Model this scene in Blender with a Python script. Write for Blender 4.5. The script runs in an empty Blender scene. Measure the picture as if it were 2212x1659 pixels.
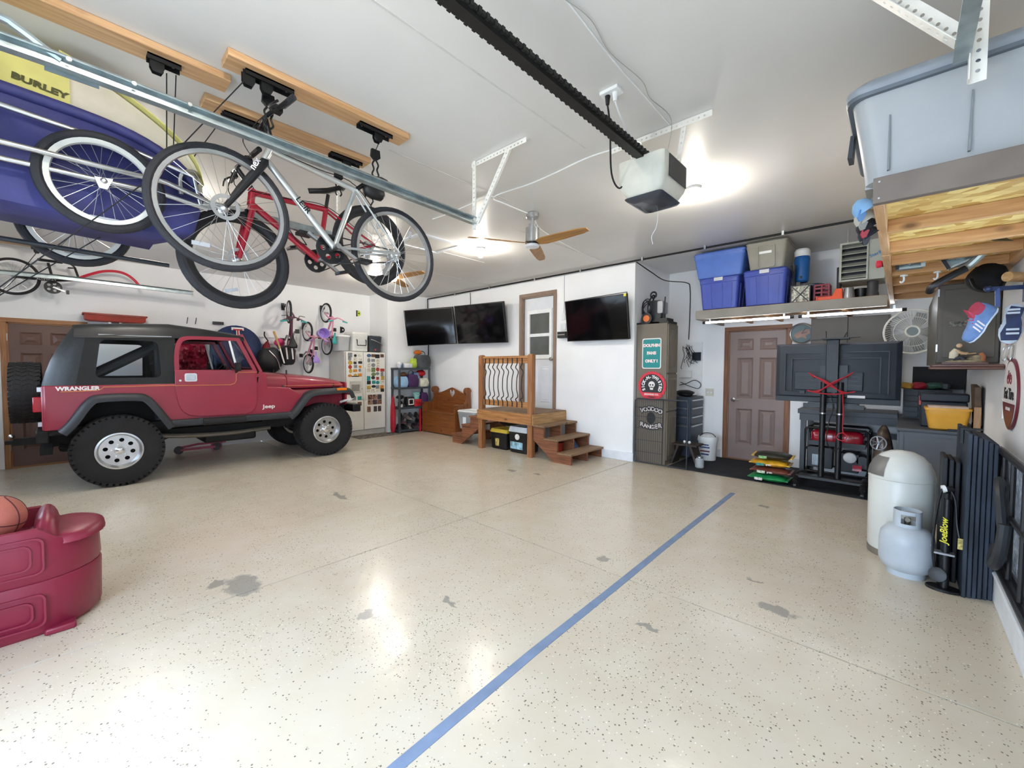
import bpy, math, random
from mathutils import Vector as V, Matrix as M
random.seed(7)
PI = math.pi
SC = bpy.context.scene
COL = SC.collection

# ------------------------------------------------------------------ camera
cam_d = bpy.data.cameras.new('camera')
cam = bpy.data.objects.new('camera', cam_d)
COL.objects.link(cam)
SC.camera = cam
cam_d.sensor_fit = 'HORIZONTAL'
cam_d.sensor_width = 36.0
cam_d.lens = 904.0 / 2212.0 * 36.0
cam_d.clip_start = 0.02
YAW, PITCH, ROLL = math.radians(42.95), math.radians(2.18), math.radians(0.27)
_f = V((-math.sin(YAW), math.cos(YAW), 0)); _r = V((math.cos(YAW), math.sin(YAW), 0)); _u = V((0, 0, 1))
_f2 = _f * math.cos(PITCH) - _u * math.sin(PITCH); _u2 = _u * math.cos(PITCH) + _f * math.sin(PITCH)
_r3 = _r * math.cos(ROLL) + _u2 * math.sin(ROLL); _u3 = _u2 * math.cos(ROLL) - _r * math.sin(ROLL)
cam.matrix_world = M(((_r3.x, _u3.x, -_f2.x, 0), (_r3.y, _u3.y, -_f2.y, 0), (_r3.z, _u3.z, -_f2.z, 1.45), (0, 0, 0, 1)))

# ------------------------------------------------------------------ world, light, exposure
world = bpy.data.worlds.new('sky'); SC.world = world; world.use_nodes = True
bg = world.node_tree.nodes['Background']
bg.inputs[0].default_value = (0.62, 0.785, 1.0, 1); bg.inputs[1].default_value = 7.2
SC.view_settings.view_transform = 'Standard'
SC.view_settings.look = 'None'
SC.view_settings.gamma = 1.0
SC.view_settings.use_curve_mapping = False
SC.view_settings.exposure = 0.62
SC.cycles.max_bounces = 10
SC.cycles.diffuse_bounces = 6
SC.cycles.sample_clamp_indirect = 6.0
SC.cycles.use_light_tree = True
BULB = 620.0      # emission strength of the bare bulbs

def portal(x0, x1, y, z0, z1):
    l = bpy.data.lights.new('door_daylight', 'AREA'); l.shape = 'RECTANGLE'
    l.size = x1 - x0; l.size_y = z1 - z0
    l.cycles.is_portal = True
    o = bpy.data.objects.new('door_daylight', l); COL.objects.link(o)
    o.location = ((x0 + x1) / 2, y, (z0 + z1) / 2)
    o.rotation_euler = (PI / 2, 0, 0)     # emits towards +Y, into the room
    o.rotation_euler = (-PI / 2, 0, 0) if False else (PI / 2, 0, PI)
portal(-2.6, 0.15, -1.22, 0, 2.4)
portal(-8.55, -3.9, -1.22, 1.02, 1.87)

# ------------------------------------------------------------------ materials
MATS = {}
def srgb(c):
    if isinstance(c, str):
        c = [int(c[i:i + 2], 16) / 255 for i in (0, 2, 4)]
    return [(x / 12.92 if x <= .04045 else ((x + .055) / 1.055) ** 2.4) for x in c]
def mat(n, c, rough=.5, metal=0., var=.06, sc=8., bump=0., bsc=60., em=0., trans=0., alpha=1., coat=0., stretch=None, c2=None, ior=1.45):
    """procedural principled material: base colour with noise variation, optional bump"""
    if n in MATS: return MATS[n]
    m = bpy.data.materials.new(n); m.use_nodes = True
    nt = m.node_tree; N = nt.nodes; L = nt.links; b = N['Principled BSDF']
    c = srgb(c); b.inputs['Roughness'].default_value = rough; b.inputs['Metallic'].default_value = metal
    b.inputs['IOR'].default_value = ior
    if trans: b.inputs['Transmission Weight'].default_value = trans
    if alpha < 1: b.inputs['Alpha'].default_value = alpha
    if coat: b.inputs['Coat Weight'].default_value = coat; b.inputs['Coat Roughness'].default_value = .08
    tc = N.new('ShaderNodeTexCoord'); mp = N.new('ShaderNodeMapping'); L.new(tc.outputs['Object'], mp.inputs[0])
    if stretch: mp.inputs['Scale'].default_value = stretch
    if var > 0:
        nz = N.new('ShaderNodeTexNoise'); nz.inputs['Scale'].default_value = sc; nz.inputs['Detail'].default_value = 4
        L.new(mp.outputs[0], nz.inputs['Vector'])
        mx = N.new('ShaderNodeMix'); mx.data_type = 'RGBA'
        d = srgb(c2) if c2 else [max(0, x * (1 - var * 2.2)) for x in c]
        e = c if c2 else [min(1, x * (1 + var * 1.2)) for x in c]
        mx.inputs[6].default_value = (*d, 1); mx.inputs[7].default_value = (*e, 1)
        rp = N.new('ShaderNodeMapRange'); rp.inputs[1].default_value = .3; rp.inputs[2].default_value = .7
        L.new(nz.outputs[0], rp.inputs[0]); L.new(rp.outputs[0], mx.inputs[0]); L.new(mx.outputs[2], b.inputs['Base Color'])
    else:
        b.inputs['Base Color'].default_value = (*c, 1)
    if bump:
        n2 = N.new('ShaderNodeTexNoise'); n2.inputs['Scale'].default_value = bsc; n2.inputs['Detail'].default_value = 3
        L.new(mp.outputs[0], n2.inputs['Vector'])
        bp = N.new('ShaderNodeBump'); bp.inputs['Strength'].default_value = bump; bp.inputs['Distance'].default_value = .01
        L.new(n2.outputs[0], bp.inputs['Height']); L.new(bp.outputs[0], b.inputs['Normal'])
    if em:
        b.inputs['Emission Color'].default_value = (*c, 1); b.inputs['Emission Strength'].default_value = em
    MATS[n] = m
    return m
def wood(n, c, c2, ax=1, rough=.55, sc=6., k=14.):
    """wood with stretched grain along axis ax and a few knots"""
    if n in MATS: return MATS[n]
    m = bpy.data.materials.new(n); m.use_nodes = True
    nt = m.node_tree; N = nt.nodes; L = nt.links; b = N['Principled BSDF']; b.inputs['Roughness'].default_value = rough
    tc = N.new('ShaderNodeTexCoord'); mp = N.new('ShaderNodeMapping'); L.new(tc.outputs['Object'], mp.inputs[0])
    s = [k, k, k]; s[ax] = .9; mp.inputs['Scale'].default_value = s
    nz = N.new('ShaderNodeTexNoise'); nz.inputs['Scale'].default_value = sc * .5; nz.inputs['Detail'].default_value = 6; nz.inputs['Distortion'].default_value = .6
    L.new(mp.outputs[0], nz.inputs['Vector'])
    cr = N.new('ShaderNodeValToRGB'); cr.color_ramp.elements[0].position = .32; cr.color_ramp.elements[1].position = .68
    cr.color_ramp.elements[0].color = (*srgb(c2), 1); cr.color_ramp.elements[1].color = (*srgb(c), 1)
    L.new(nz.outputs[0], cr.inputs[0])
    vo = N.new('ShaderNodeTexVoronoi'); vo.inputs['Scale'].default_value = 2.6
    m3 = N.new('ShaderNodeMapping'); s3 = [1.6] * 3; s3[ax] = .8; m3.inputs['Scale'].default_value = s3; L.new(tc.outputs['Object'], m3.inputs[0]); L.new(m3.outputs[0], vo.inputs['Vector'])
    rp = N.new('ShaderNodeMapRange'); rp.inputs[1].default_value = .03; rp.inputs[2].default_value = .1; L.new(vo.outputs['Distance'], rp.inputs[0])
    mx = N.new('ShaderNodeMix'); mx.data_type = 'RGBA'; mx.inputs[6].default_value = (*[x * .45 for x in srgb(c2)], 1)
    L.new(rp.outputs[0], mx.inputs[0]); L.new(cr.outputs[0], mx.inputs[7]); L.new(mx.outputs[2], b.inputs['Base Color'])
    bp = N.new('ShaderNodeBump'); bp.inputs['Strength'].default_value = .15; bp.inputs['Distance'].default_value = .004
    L.new(nz.outputs[0], bp.inputs['Height']); L.new(bp.outputs[0], b.inputs['Normal'])
    MATS[n] = m
    return m

# ------------------------------------------------------------------ mesh builder
class B:
    def __init__(s): s.v = []; s.f = []
    def add(s, vs, fs):
        o = len(s.v); s.v += [tuple(p) for p in vs]; s.f += [tuple(i + o for i in f) for f in fs]; return s
    def box(s, a, b):
        x0, y0, z0 = [min(p, q) for p, q in zip(a, b)]; x1, y1, z1 = [max(p, q) for p, q in zip(a, b)]
        return s.add([(x0, y0, z0), (x1, y0, z0), (x1, y1, z0), (x0, y1, z0), (x0, y0, z1), (x1, y0, z1), (x1, y1, z1), (x0, y1, z1)],
                     [(0, 3, 2, 1), (4, 5, 6, 7), (0, 1, 5, 4), (1, 2, 6, 5), (2, 3, 7, 6), (3, 0, 4, 7)])
    def cbox(s, c, d): return s.box([p - q / 2 for p, q in zip(c, d)], [p + q / 2 for p, q in zip(c, d)])
    def hexa(s, p):   # eight corners: bottom four ccw, top four ccw
        return s.add(p, [(0, 3, 2, 1), (4, 5, 6, 7), (0, 1, 5, 4), (1, 2, 6, 5), (2, 3, 7, 6), (3, 0, 4, 7)])
    def bar(s, a, b, w, h, up=(0, 0, 1)):
        a = V(a); b = V(b); d = (b - a).normalized(); up = V(up)
        if abs(d.dot(up)) > .98: up = V((0, 1, 0)) if abs(d.y) < .9 else V((1, 0, 0))
        x = d.cross(up).normalized(); y = x.cross(d).normalized(); x *= w / 2; y *= h / 2
        return s.add([a - x - y, a + x - y, a + x + y, a - x + y, b - x - y, b + x - y, b + x + y, b - x + y],
                     [(3, 2, 1, 0), (4, 5, 6, 7), (0, 1, 5, 4), (1, 2, 6, 5), (2, 3, 7, 6), (3, 0, 4, 7)])
    def cyl(s, a, b, r, r2=None, n=12, cap=True):
        a = V(a); b = V(b); r2 = r if r2 is None else r2; d = (b - a).normalized()
        x = d.orthogonal().normalized(); y = d.cross(x); vs = []
        for i in range(n):
            t = 2 * PI * i / n; q = x * math.cos(t) + y * math.sin(t); vs += [a + q * r, b + q * r2]
        fs = [(2 * i, (2 * i + 2) % (2 * n), (2 * i + 3) % (2 * n), 2 * i + 1) for i in range(n)]
        if cap: fs += [tuple(2 * i for i in range(n))[::-1], tuple(2 * i + 1 for i in range(n))]
        return s.add(vs, fs)
    def tube(s, pts, r, n=8, closed=False):
        pts = [V(p) for p in pts]; m = len(pts); rs = r if isinstance(r, (list, tuple)) else [r] * m; vs = []; px = None
        for i, p in enumerate(pts):
            if closed: d = pts[(i + 1) % m] - pts[i - 1]
            else: d = pts[min(i + 1, m - 1)] - pts[max(i - 1, 0)]
            if d.length < 1e-9: d = V((0, 0, 1))
            d.normalize()
            x = d.orthogonal() if px is None else px - d * px.dot(d)
            if x.length < 1e-6: x = d.orthogonal()
            x.normalize(); px = x; y = d.cross(x)
            for k in range(n):
                t = 2 * PI * k / n; vs.append(p + (x * math.cos(t) + y * math.sin(t)) * rs[i])
        fs = []
        for i in range(m if closed else m - 1):
            j = (i + 1) % m
            for k in range(n): fs.append((i * n + k, i * n + (k + 1) % n, j * n + (k + 1) % n, j * n + k))
        if not closed: fs += [tuple(range(n))[::-1], tuple((m - 1) * n + k for k in range(n))]
        return s.add(vs, fs)
    def lathe(s, prof, n=24, o=(0, 0, 0), ax=(0, 0, 1), closed=False):
        """prof: (radius, height) along axis ax from o"""
        z = V(ax).normalized(); x = z.orthogonal().normalized(); y = z.cross(x); o = V(o); vs = []; m = len(prof)
        for r, h in prof:
            for i in range(n):
                t = 2 * PI * i / n; vs.append(o + z * h + (x * math.cos(t) + y * math.sin(t)) * max(r, 1e-5))
        fs = []
        for j in range(m if closed else m - 1):
            for i in range(n): fs.append((j * n + i, j * n + (i + 1) % n, (j + 1) % m * n + (i + 1) % n, (j + 1) % m * n + i))
        if not closed:
            fs += [tuple(range(n))[::-1], tuple((m - 1) * n + i for i in range(n))]
        return s.add(vs, fs)
    def torus(s, o, ax, R, r, n=32, k=8, sq=1.):
        return s.lathe([(R + r * math.cos(2 * PI * i / k), r * sq * math.sin(2 * PI * i / k)) for i in range(k)], n, o, ax, closed=True)
    def sph(s, c, r, n=16, m=10, sq=(1, 1, 1)):
        vs = [(c[0], c[1], c[2] - r * sq[2])]; fs = []
        for j in range(1, m):
            a = -PI / 2 + PI * j / m
            for i in range(n):
                t = 2 * PI * i / n; vs.append((c[0] + r * sq[0] * math.cos(a) * math.cos(t), c[1] + r * sq[1] * math.cos(a) * math.sin(t), c[2] + r * sq[2] * math.sin(a)))
        vs.append((c[0], c[1], c[2] + r * sq[2]))
        for i in range(n): fs.append((0, 1 + (i + 1) % n, 1 + i)); fs.append((len(vs) - 1, 1 + (m - 2) * n + i, 1 + (m - 2) * n + (i + 1) % n))
        for j in range(m - 2):
            for i in range(n): fs.append((1 + j * n + i, 1 + j * n + (i + 1) % n, 1 + (j + 1) * n + (i + 1) % n, 1 + (j + 1) * n + i))
        return s.add(vs, fs)
    def prism(s, poly, o, u, v, w):
        """polygon (2d) in plane o+u*x+v*y, extruded by vector w"""
        o = V(o); u = V(u); v = V(v); w = V(w); n = len(poly)
        a = [o + u * p[0] + v * p[1] for p in poly]; flip = u.cross(v).dot(w) < 0
        fs = [tuple(range(n))[::-1], tuple(range(n, 2 * n))] + [(i, (i + 1) % n, n + (i + 1) % n, n + i) for i in range(n)]
        if flip: fs = [f[::-1] for f in fs]
        return s.add(a + [p + w for p in a], fs)
    def ring(s, outer, inner, o, u, v, w):
        """frame between two polygons with equal point counts, extruded by w"""
        o = V(o); u = V(u); v = V(v); w = V(w); n = len(outer)
        P = [o + u * p[0] + v * p[1] for p in outer]; Q = [o + u * p[0] + v * p[1] for p in inner]
        vs = P + Q + [p + w for p in P] + [p + w for p in Q]; fs = []
        for i in range(n):
            j = (i + 1) % n
            fs += [(i, n + i, n + j, j), (2 * n + i, 2 * n + j, 3 * n + j, 3 * n + i), (i, j, 2 * n + j, 2 * n + i), (n + i, 3 * n + i, 3 * n + j, n + j)]
        if u.cross(v).dot(w) < 0: fs = [f[::-1] for f in fs]
        return s.add(vs, fs)
    def loft(s, rings, cap=True, closed=True):
        """rings: lists of points with equal count"""
        n = len(rings[0]); vs = [p for r in rings for p in r]; fs = []
        for j in range(len(rings) - 1):
            for i in range(n if closed else n - 1): fs.append((j * n + i, j * n + (i + 1) % n, (j + 1) * n + (i + 1) % n, (j + 1) * n + i))
        if cap and closed: fs += ([tuple(range(n))[::-1]] if cap != 2 else []) + [tuple((len(rings) - 1) * n + i for i in range(n))]
        return s.add(vs, fs)
    def xf(s, m): s.v = [tuple(m @ V(p)) for p in s.v]; return s

def rr(x0, y0, x1, y1, r, k=4):
    """rounded rectangle polygon"""
    o = []
    for cx, cy, a in ((x1 - r, y1 - r, 0), (x0 + r, y1 - r, 90), (x0 + r, y0 + r, 180), (x1 - r, y0 + r, 270)):
        for i in range(k + 1):
            t = math.radians(a + 90 * i / k); o.append((cx + r * math.cos(t), cy + r * math.sin(t)))
    return o
def circ(cx, cy, r, n=24, ry=None): return [(cx + r * math.cos(2 * PI * i / n), cy + (ry or r) * math.sin(2 * PI * i / n)) for i in range(n)]
def arc(c, u, v, r, a0, a1, n=12):
    c = V(c); u = V(u); v = V(v)
    return [c + u * (r * math.cos(math.radians(a0 + (a1 - a0) * i / n))) + v * (r * math.sin(math.radians(a0 + (a1 - a0) * i / n))) for i in range(n + 1)]
def spl(pts, k=6):
    """catmull-rom through points"""
    pts = [V(p) for p in pts]; o = []
    for i in range(len(pts) - 1):
        a = pts[max(i - 1, 0)]; b = pts[i]; c = pts[i + 1]; d = pts[min(i + 2, len(pts) - 1)]
        for j in range(k):
            t = j / k
            o.append(.5 * (2 * b + (c - a) * t + (2 * a - 5 * b + 4 * c - d) * t * t + (3 * b - a - 3 * c + d) * t ** 3))
    return o + [pts[-1]]

def mesh(name, b, m, smooth=True, ang=35):
    me = bpy.data.meshes.new(name); me.from_pydata([tuple(p) for p in b.v], [], b.f)
    if smooth:
        me.polygons.foreach_set('use_smooth', [True] * len(me.polygons))
        me.set_sharp_from_angle(angle=math.radians(ang))
    me.materials.append(m)
    return me
def tag(o, label=None, cat=None, group=None, kind=None):
    for k, v in (('label', label), ('category', cat), ('group', group), ('kind', kind)):
        if v: o[k] = v
    return o
def T(name, label, cat, loc=(0, 0, 0), rz=0, group=None, kind=None):
    o = bpy.data.objects.new(name, None); COL.objects.link(o); o.location = loc; o.rotation_euler = (0, 0, rz); o.empty_display_size = .1
    return tag(o, label, cat, group, kind)
def P(name, b, m, parent=None, label=None, bev=0, ang=35, w=False, smooth=True, kind=None):
    """one mesh object; w=True: builder is in world coordinates (parent must be unrotated)"""
    if w and parent is not None:
        l = parent.location; q = parent.parent
        while q is not None: l = l + q.location; q = q.parent
        b.v = [(p[0] - l.x, p[1] - l.y, p[2] - l.z) for p in b.v]
    o = bpy.data.objects.new(name, mesh(name, b, m, smooth, ang)); COL.objects.link(o)
    if parent is not None: o.parent = parent
    if bev:
        md = o.modifiers.new('bevel', 'BEVEL'); md.width = bev; md.segments = 2; md.limit_method = 'ANGLE'; md.angle_limit = math.radians(40)
        md.harden_normals = False
    if label: o['label'] = label
    if kind: o['kind'] = kind
    return o
def S(name, b, m, label, cat, loc=(0, 0, 0), group=None, bev=0, ang=35, kind=None, w=True):
    """thing that is a single mesh, given in world coordinates, origin at loc"""
    if w: b.v = [(p[0] - loc[0], p[1] - loc[1], p[2] - loc[2]) for p in b.v]
    o = P(name, b, m, None, None, bev, ang); o.location = loc
    return tag(o, label, cat, group, kind)
def ST(name, b, m, parent=None, bev=0, smooth=True):
    o = P(name, b, m, parent, bev=bev, smooth=smooth)
    if parent is None: o['kind'] = 'structure'
    return o
def copy_tree(o, parent=None):
    c = o.copy(); COL.objects.link(c)
    if parent is not None: c.parent = parent
    for ch in list(o.children): copy_tree(ch, c)
    return c
def text(body, size, org, u, v, m, parent=None, name='lettering', ext=.001, align='CENTER', bold=0., w=True, sx=1., sh=0.):
    """flat lettering: u = reading direction, v = up"""
    cu = bpy.data.curves.new(name, 'FONT'); cu.body = body; cu.size = size; cu.align_x = align; cu.align_y = 'CENTER'; cu.extrude = ext; cu.offset = bold; cu.resolution_u = 3; cu.shear = sh
    to = bpy.data.objects.new(name, cu); COL.objects.link(to)
    me = bpy.data.meshes.new_from_object(to.evaluated_get(bpy.context.evaluated_depsgraph_get()))
    bpy.data.objects.remove(to); bpy.data.curves.remove(cu)
    u = V(u).normalized(); v = V(v).normalized(); n = u.cross(v); org = V(org)
    if w and parent is not None:
        q = parent
        while q is not None: org = org - q.location; q = q.parent
    mm = M(((u.x * sx, v.x, n.x, org.x), (u.y * sx, v.y, n.y, org.y), (u.z * sx, v.z, n.z, org.z), (0, 0, 0, 1)))
    me.transform(mm); me.materials.clear(); me.materials.append(m)
    o = bpy.data.objects.new(name, me); COL.objects.link(o)
    if parent is not None: o.parent = parent
    return o
X_, Y_, Z_ = V((1, 0, 0)), V((0, 1, 0)), V((0, 0, 1))

# shared materials
WALL = mat('white_wall_paint', 'f3f4f5', .55, var=.025, sc=1.3, bump=.05, bsc=30)
BLACK = mat('black_plastic', '141518', .4, var=.15)
DKGREY = mat('dark_grey_plastic', '2c2f34', .45, var=.1)
RUBBER = mat('tyre_rubber', '1b1b1d', .75, var=.15, bump=.15, bsc=90)
STEEL = mat('brushed_steel', 'c4c6c8', .28, 1., var=.06)
CHROME = mat('chrome', 'e6e7e9', .1, 1., var=0)
GALV = mat('galvanised_steel', 'b4c0c2', .38, .9, var=.12, sc=14)
WHITE = mat('white_plastic', 'eceeee', .4, var=.03)
PINE = wood('pine_lumber', 'd3ab80', 'b58a5e', 1)
PINEX = wood('pine_lumber_crosswise', 'd3a673', 'b38352', 0)
PINEZ = wood('pine_lumber_upright', 'c98f58', '9c6233', 2)
# ================================================================== structure
XL, XR, YH, YR, YF, ZC = -9.15, 0.55, 6.05, 7.35, -1.05, 3.12
XC = -3.05          # right end of the house wall
def floor_mat():
    m = bpy.data.materials.new('beige_flake_epoxy'); m.use_nodes = True
    nt = m.node_tree; N = nt.nodes; L = nt.links; b = N['Principled BSDF']
    tc = N.new('ShaderNodeTexCoord')
    def noise(s, d=4, dist=0.):
        n = N.new('ShaderNodeTexNoise'); n.inputs['Scale'].default_value = s; n.inputs['Detail'].default_value = d; n.inputs['Distortion'].default_value = dist
        L.new(tc.outputs['Object'], n.inputs['Vector']); return n.outputs[0]
    def rng(x, a, c, lo=0., hi=1.):
        r = N.new('ShaderNodeMapRange'); r.inputs[1].default_value = a; r.inputs[2].default_value = c; r.inputs[3].default_value = lo; r.inputs[4].default_value = hi; L.new(x, r.inputs[0]); return r.outputs[0]
    def mix(f, a, c):
        x = N.new('ShaderNodeMix'); x.data_type = 'RGBA'
        for i, q in ((0, f), (6, a), (7, c)):
            if hasattr(q, 'is_output'): L.new(q, x.inputs[i])
            else: x.inputs[i].default_value = q if i == 0 else (*srgb(q), 1)
        return x.outputs[2]
    def mul(a, c, op='MULTIPLY'):
        x = N.new('ShaderNodeMath'); x.operation = op
        for i, q in ((0, a), (1, c)):
            if hasattr(q, 'is_output'): L.new(q, x.inputs[i])
            else: x.inputs[i].default_value = q
        return x.outputs[0]
    col = mix(rng(noise(.9, 4), .3, .7), 'c6baa6', 'd1c6b3')
    col = mix(rng(noise(4.5, 6), .4, .7, 0, .35), col, 'd6d0c3')
    # colour flakes scattered in the coating: some cells of a fine grid carry a chip
    dens = rng(noise(1.4, 3), .35, .68, .02, .27)
    for sc, rad, k_, c in ((75, .30, 1., '4a4640'), (105, .30, .6, '6e6252'), (90, .26, .5, 'f4f1ea')):
        v = N.new('ShaderNodeTexVoronoi'); v.inputs['Scale'].default_value = sc; v.inputs['Randomness'].default_value = .9; L.new(tc.outputs['Object'], v.inputs['Vector'])
        sp = N.new('ShaderNodeSeparateColor'); L.new(v.outputs['Color'], sp.inputs[0])
        f = mul(mul(sp.outputs[0], mul(dens, k_), 'LESS_THAN'), mul(v.outputs['Distance'], rad, 'LESS_THAN'))
        col = mix(mul(f, .8), col, c)
    # worn grey patches: (x, y, rx, ry)
    pts = [(-3.17, .78, .16, .10), (-3.3, .66, .05, .05), (-1.02, 5.02, .06, .05), (-.52, 2.9, .10, .05), (-1.0, 2.2, .06, .03), (-2.25, 1.18, .06, .04), (-.15, 1.72, .05, .03), (-1.62, 2.77, .05, .04), (-4.0, 4.3, .07, .05), (-3.6, 4.4, .06, .04), (-2.0, 1.6, .07, .03), (-.1, 1.05, .05, .03), (-4.6, 2.1, .2, .03), (-.7, 3.2, .05, .03)]
    nv = N.new('ShaderNodeTexNoise'); nv.inputs['Scale'].default_value = 15; nv.inputs['Detail'].default_value = 5; L.new(tc.outputs['Object'], nv.inputs['Vector'])
    sub = N.new('ShaderNodeVectorMath'); sub.operation = 'SUBTRACT'; sub.inputs[1].default_value = (.5, .5, .5); L.new(nv.outputs['Color'], sub.inputs[0])
    sc_ = N.new('ShaderNodeVectorMath'); sc_.operation = 'SCALE'; sc_.inputs['Scale'].default_value = .17; L.new(sub.outputs[0], sc_.inputs[0])
    ad = N.new('ShaderNodeVectorMath'); L.new(tc.outputs['Object'], ad.inputs[0]); L.new(sc_.outputs[0], ad.inputs[1])
    for x, y, rx, ry in pts:
        mp = N.new('ShaderNodeMapping'); mp.vector_type = 'POINT'; mp.inputs['Location'].default_value = (-x / rx, -y / ry, 0); mp.inputs['Scale'].default_value = (1 / rx, 1 / ry, 0)
        L.new(ad.outputs[0], mp.inputs[0])
        ln = N.new('ShaderNodeVectorMath'); ln.operation = 'LENGTH'; L.new(mp.outputs[0], ln.inputs[0])
        col = mix(rng(ln.outputs['Value'], .8, 1.15, .8, 0), col, '8d8a84')
    L.new(col, b.inputs['Base Color'])
    L.new(rng(noise(2.0, 5), .3, .7, .19, .25), b.inputs['Roughness'])
    bp = N.new('ShaderNodeBump'); bp.inputs['Strength'].default_value = .12; bp.inputs['Distance'].default_value = .02
    L.new(noise(9, 4), bp.inputs['Height']); L.new(bp.outputs[0], b.inputs['Normal'])
    return m
FLOOR = floor_mat()
fl = ST('floor', B().box((XL - .2, YF - 3, -.12), (XR + .2, YR + .2, -.051)), mat('dark_joint_filler', '241f1a', .9))
g = .006; JX, JY = -3.045, 2.62
for x0, x1, y0, y1 in ((XL, JX - g, YF - .3, JY - g), (JX + g, XR, YF - .3, JY - g), (XL, JX - g, JY + g, YH + .05), (JX + g, XR, JY + g, YR)):
    ST('floor_slab', B().box((x0, y0, -.05), (x1, y1, 0)), FLOOR, fl, smooth=False)
CEIL = mat('off_white_ceiling_paint', 'dcdad6', .3, var=.035, sc=.9, bump=.16, bsc=2.2)
ST('ceiling', B().box((XL - .2, YF - .2, ZC), (XR + .2, YR + .2, ZC + .1)), CEIL, smooth=False)
def wallbox(n, a, b): return ST(n, B().box(a, b), WALL, smooth=False)
def holed(n, axis, pos, t, a0, a1, z1, holes):
    """wall plane with rectangular holes (a0,a1,z0,z1); axis 'x' = wall along x at y=pos"""
    b = B(); xs = sorted({a0, a1, *[h[0] for h in holes], *[h[1] for h in holes]})
    for p, q in zip(xs, xs[1:]):
        zs = [(0, z1)]
        for h in holes:
            if h[0] <= p and q <= h[1]:
                n2 = []
                for lo, hi in zs:
                    if h[2] > lo: n2.append((lo, min(hi, h[2])))
                    if h[3] < hi: n2.append((max(lo, h[3]), hi))
                zs = n2
        for lo, hi in zs:
            if hi - lo > 1e-4:
                b.box((p, pos, lo), (q, pos + t, hi)) if axis == 'x' else b.box((pos, p, lo), (pos + t, q, hi))
    return ST(n, b, WALL, smooth=False)
D1 = (-.52, .22, 2.06)      # left door opening (y0, y1, top)
D2 = (-5.37, -4.61, .70, 2.79)   # house door (x0, x1, sill, top)
D3 = (-2.06, -1.26, 2.06)   # brown service door (x0,x1,top)
holed('wall_left', 'y', XL - .12, .12, YF, 4.93, ZC, [(D1[0], D1[1], 0, D1[2])])
wallbox('wall_chase', (XL - .12, 4.93, 0), (-8.36, YH + .1, ZC))
holed('wall_house', 'x', YH, .14, -8.36, XC, ZC, [D2])
wallbox('wall_return', (XC - .14, YH + .14, 0), (XC, YR, ZC))
holed('wall_recess', 'x', YR, .12, XC - .14, XR + .12, ZC, [(D3[0], D3[1], 0, D3[2])])
WIN = (2.75, 3.66, 1.36, 2.12)
holed('wall_right', 'y', XR, .12, YF, YR, ZC, [WIN])
holed('wall_front', 'x', YF - .15, .15, XL - .12, XR + .12, ZC, [(-2.6, .15, 0, 2.4), (-8.6, -3.85, 0, 2.4)])
# driveway outside the open bay doors
ST('ground_outside', B().box((-14, -14, -.16), (5, YF - .3, -.03)), mat('driveway_concrete', 'b9b6b0', .8, var=.06, sc=2), smooth=False)
# concrete stem wall along the right side and baseboards
ST('baseboard_right', B().box((.46, YF, 0), (XR, YR, .17)).box((.45, YF, .17), (XR, YR, .19)), mat('painted_concrete_curb', 'e2e6ea', .6, var=.06, sc=5, bump=.2, bsc=25), bev=.008)
BASEP = mat('white_trim_paint', 'e6ebf2', .4, var=.03)
def baseb(n, a, b): ST(n, B().box(a, b), BASEP, bev=.006)
baseb('baseboard_house', (-3.62, YH - .045, 0), (XC + .012, YH, .13))
baseb('baseboard_return', (XC, YH - .045, 0), (XC + .03, YR, .13))
baseb('baseboard_recess_a', (-3.03, YR - .04, 0), (-2.14, YR, .13))
baseb('baseboard_recess_b', (-1.18, YR - .04, 0), (-.2, YR, .13))
# faint taped ceiling seams and small trim strips
SEAM = mat('ceiling_tape', 'd2d0cb', .4, var=.05)
for i, (a, b_) in enumerate([((-1.81, .9), (-1.81, 2.75)), ((-2.93, 1.75), (-2.93, 3.1)), ((-3.45, 3.7), (-3.45, 5.9)), ((-4.9, 2.4), (-4.9, 4.6)), ((-6.1, 2.6), (-6.1, 5.9))]):
    ST('trim_%d' % (i + 1), B().bar((a[0], a[1], ZC - .0015), (b_[0], b_[1], ZC - .0015), .012, .003), SEAM)
ST('trim_6', B().ring(rr(-5.0, 3.05, -4.4, 3.75, .002, 1), rr(-4.95, 3.1, -4.45, 3.7, .002, 1), (0, 0, ZC - .018), X_, Y_, (0, 0, .018)), BASEP)
ST('trim_7', B().box((-4.95, 3.1, ZC - .008), (-4.45, 3.7, ZC - .001)), CEIL)

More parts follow.
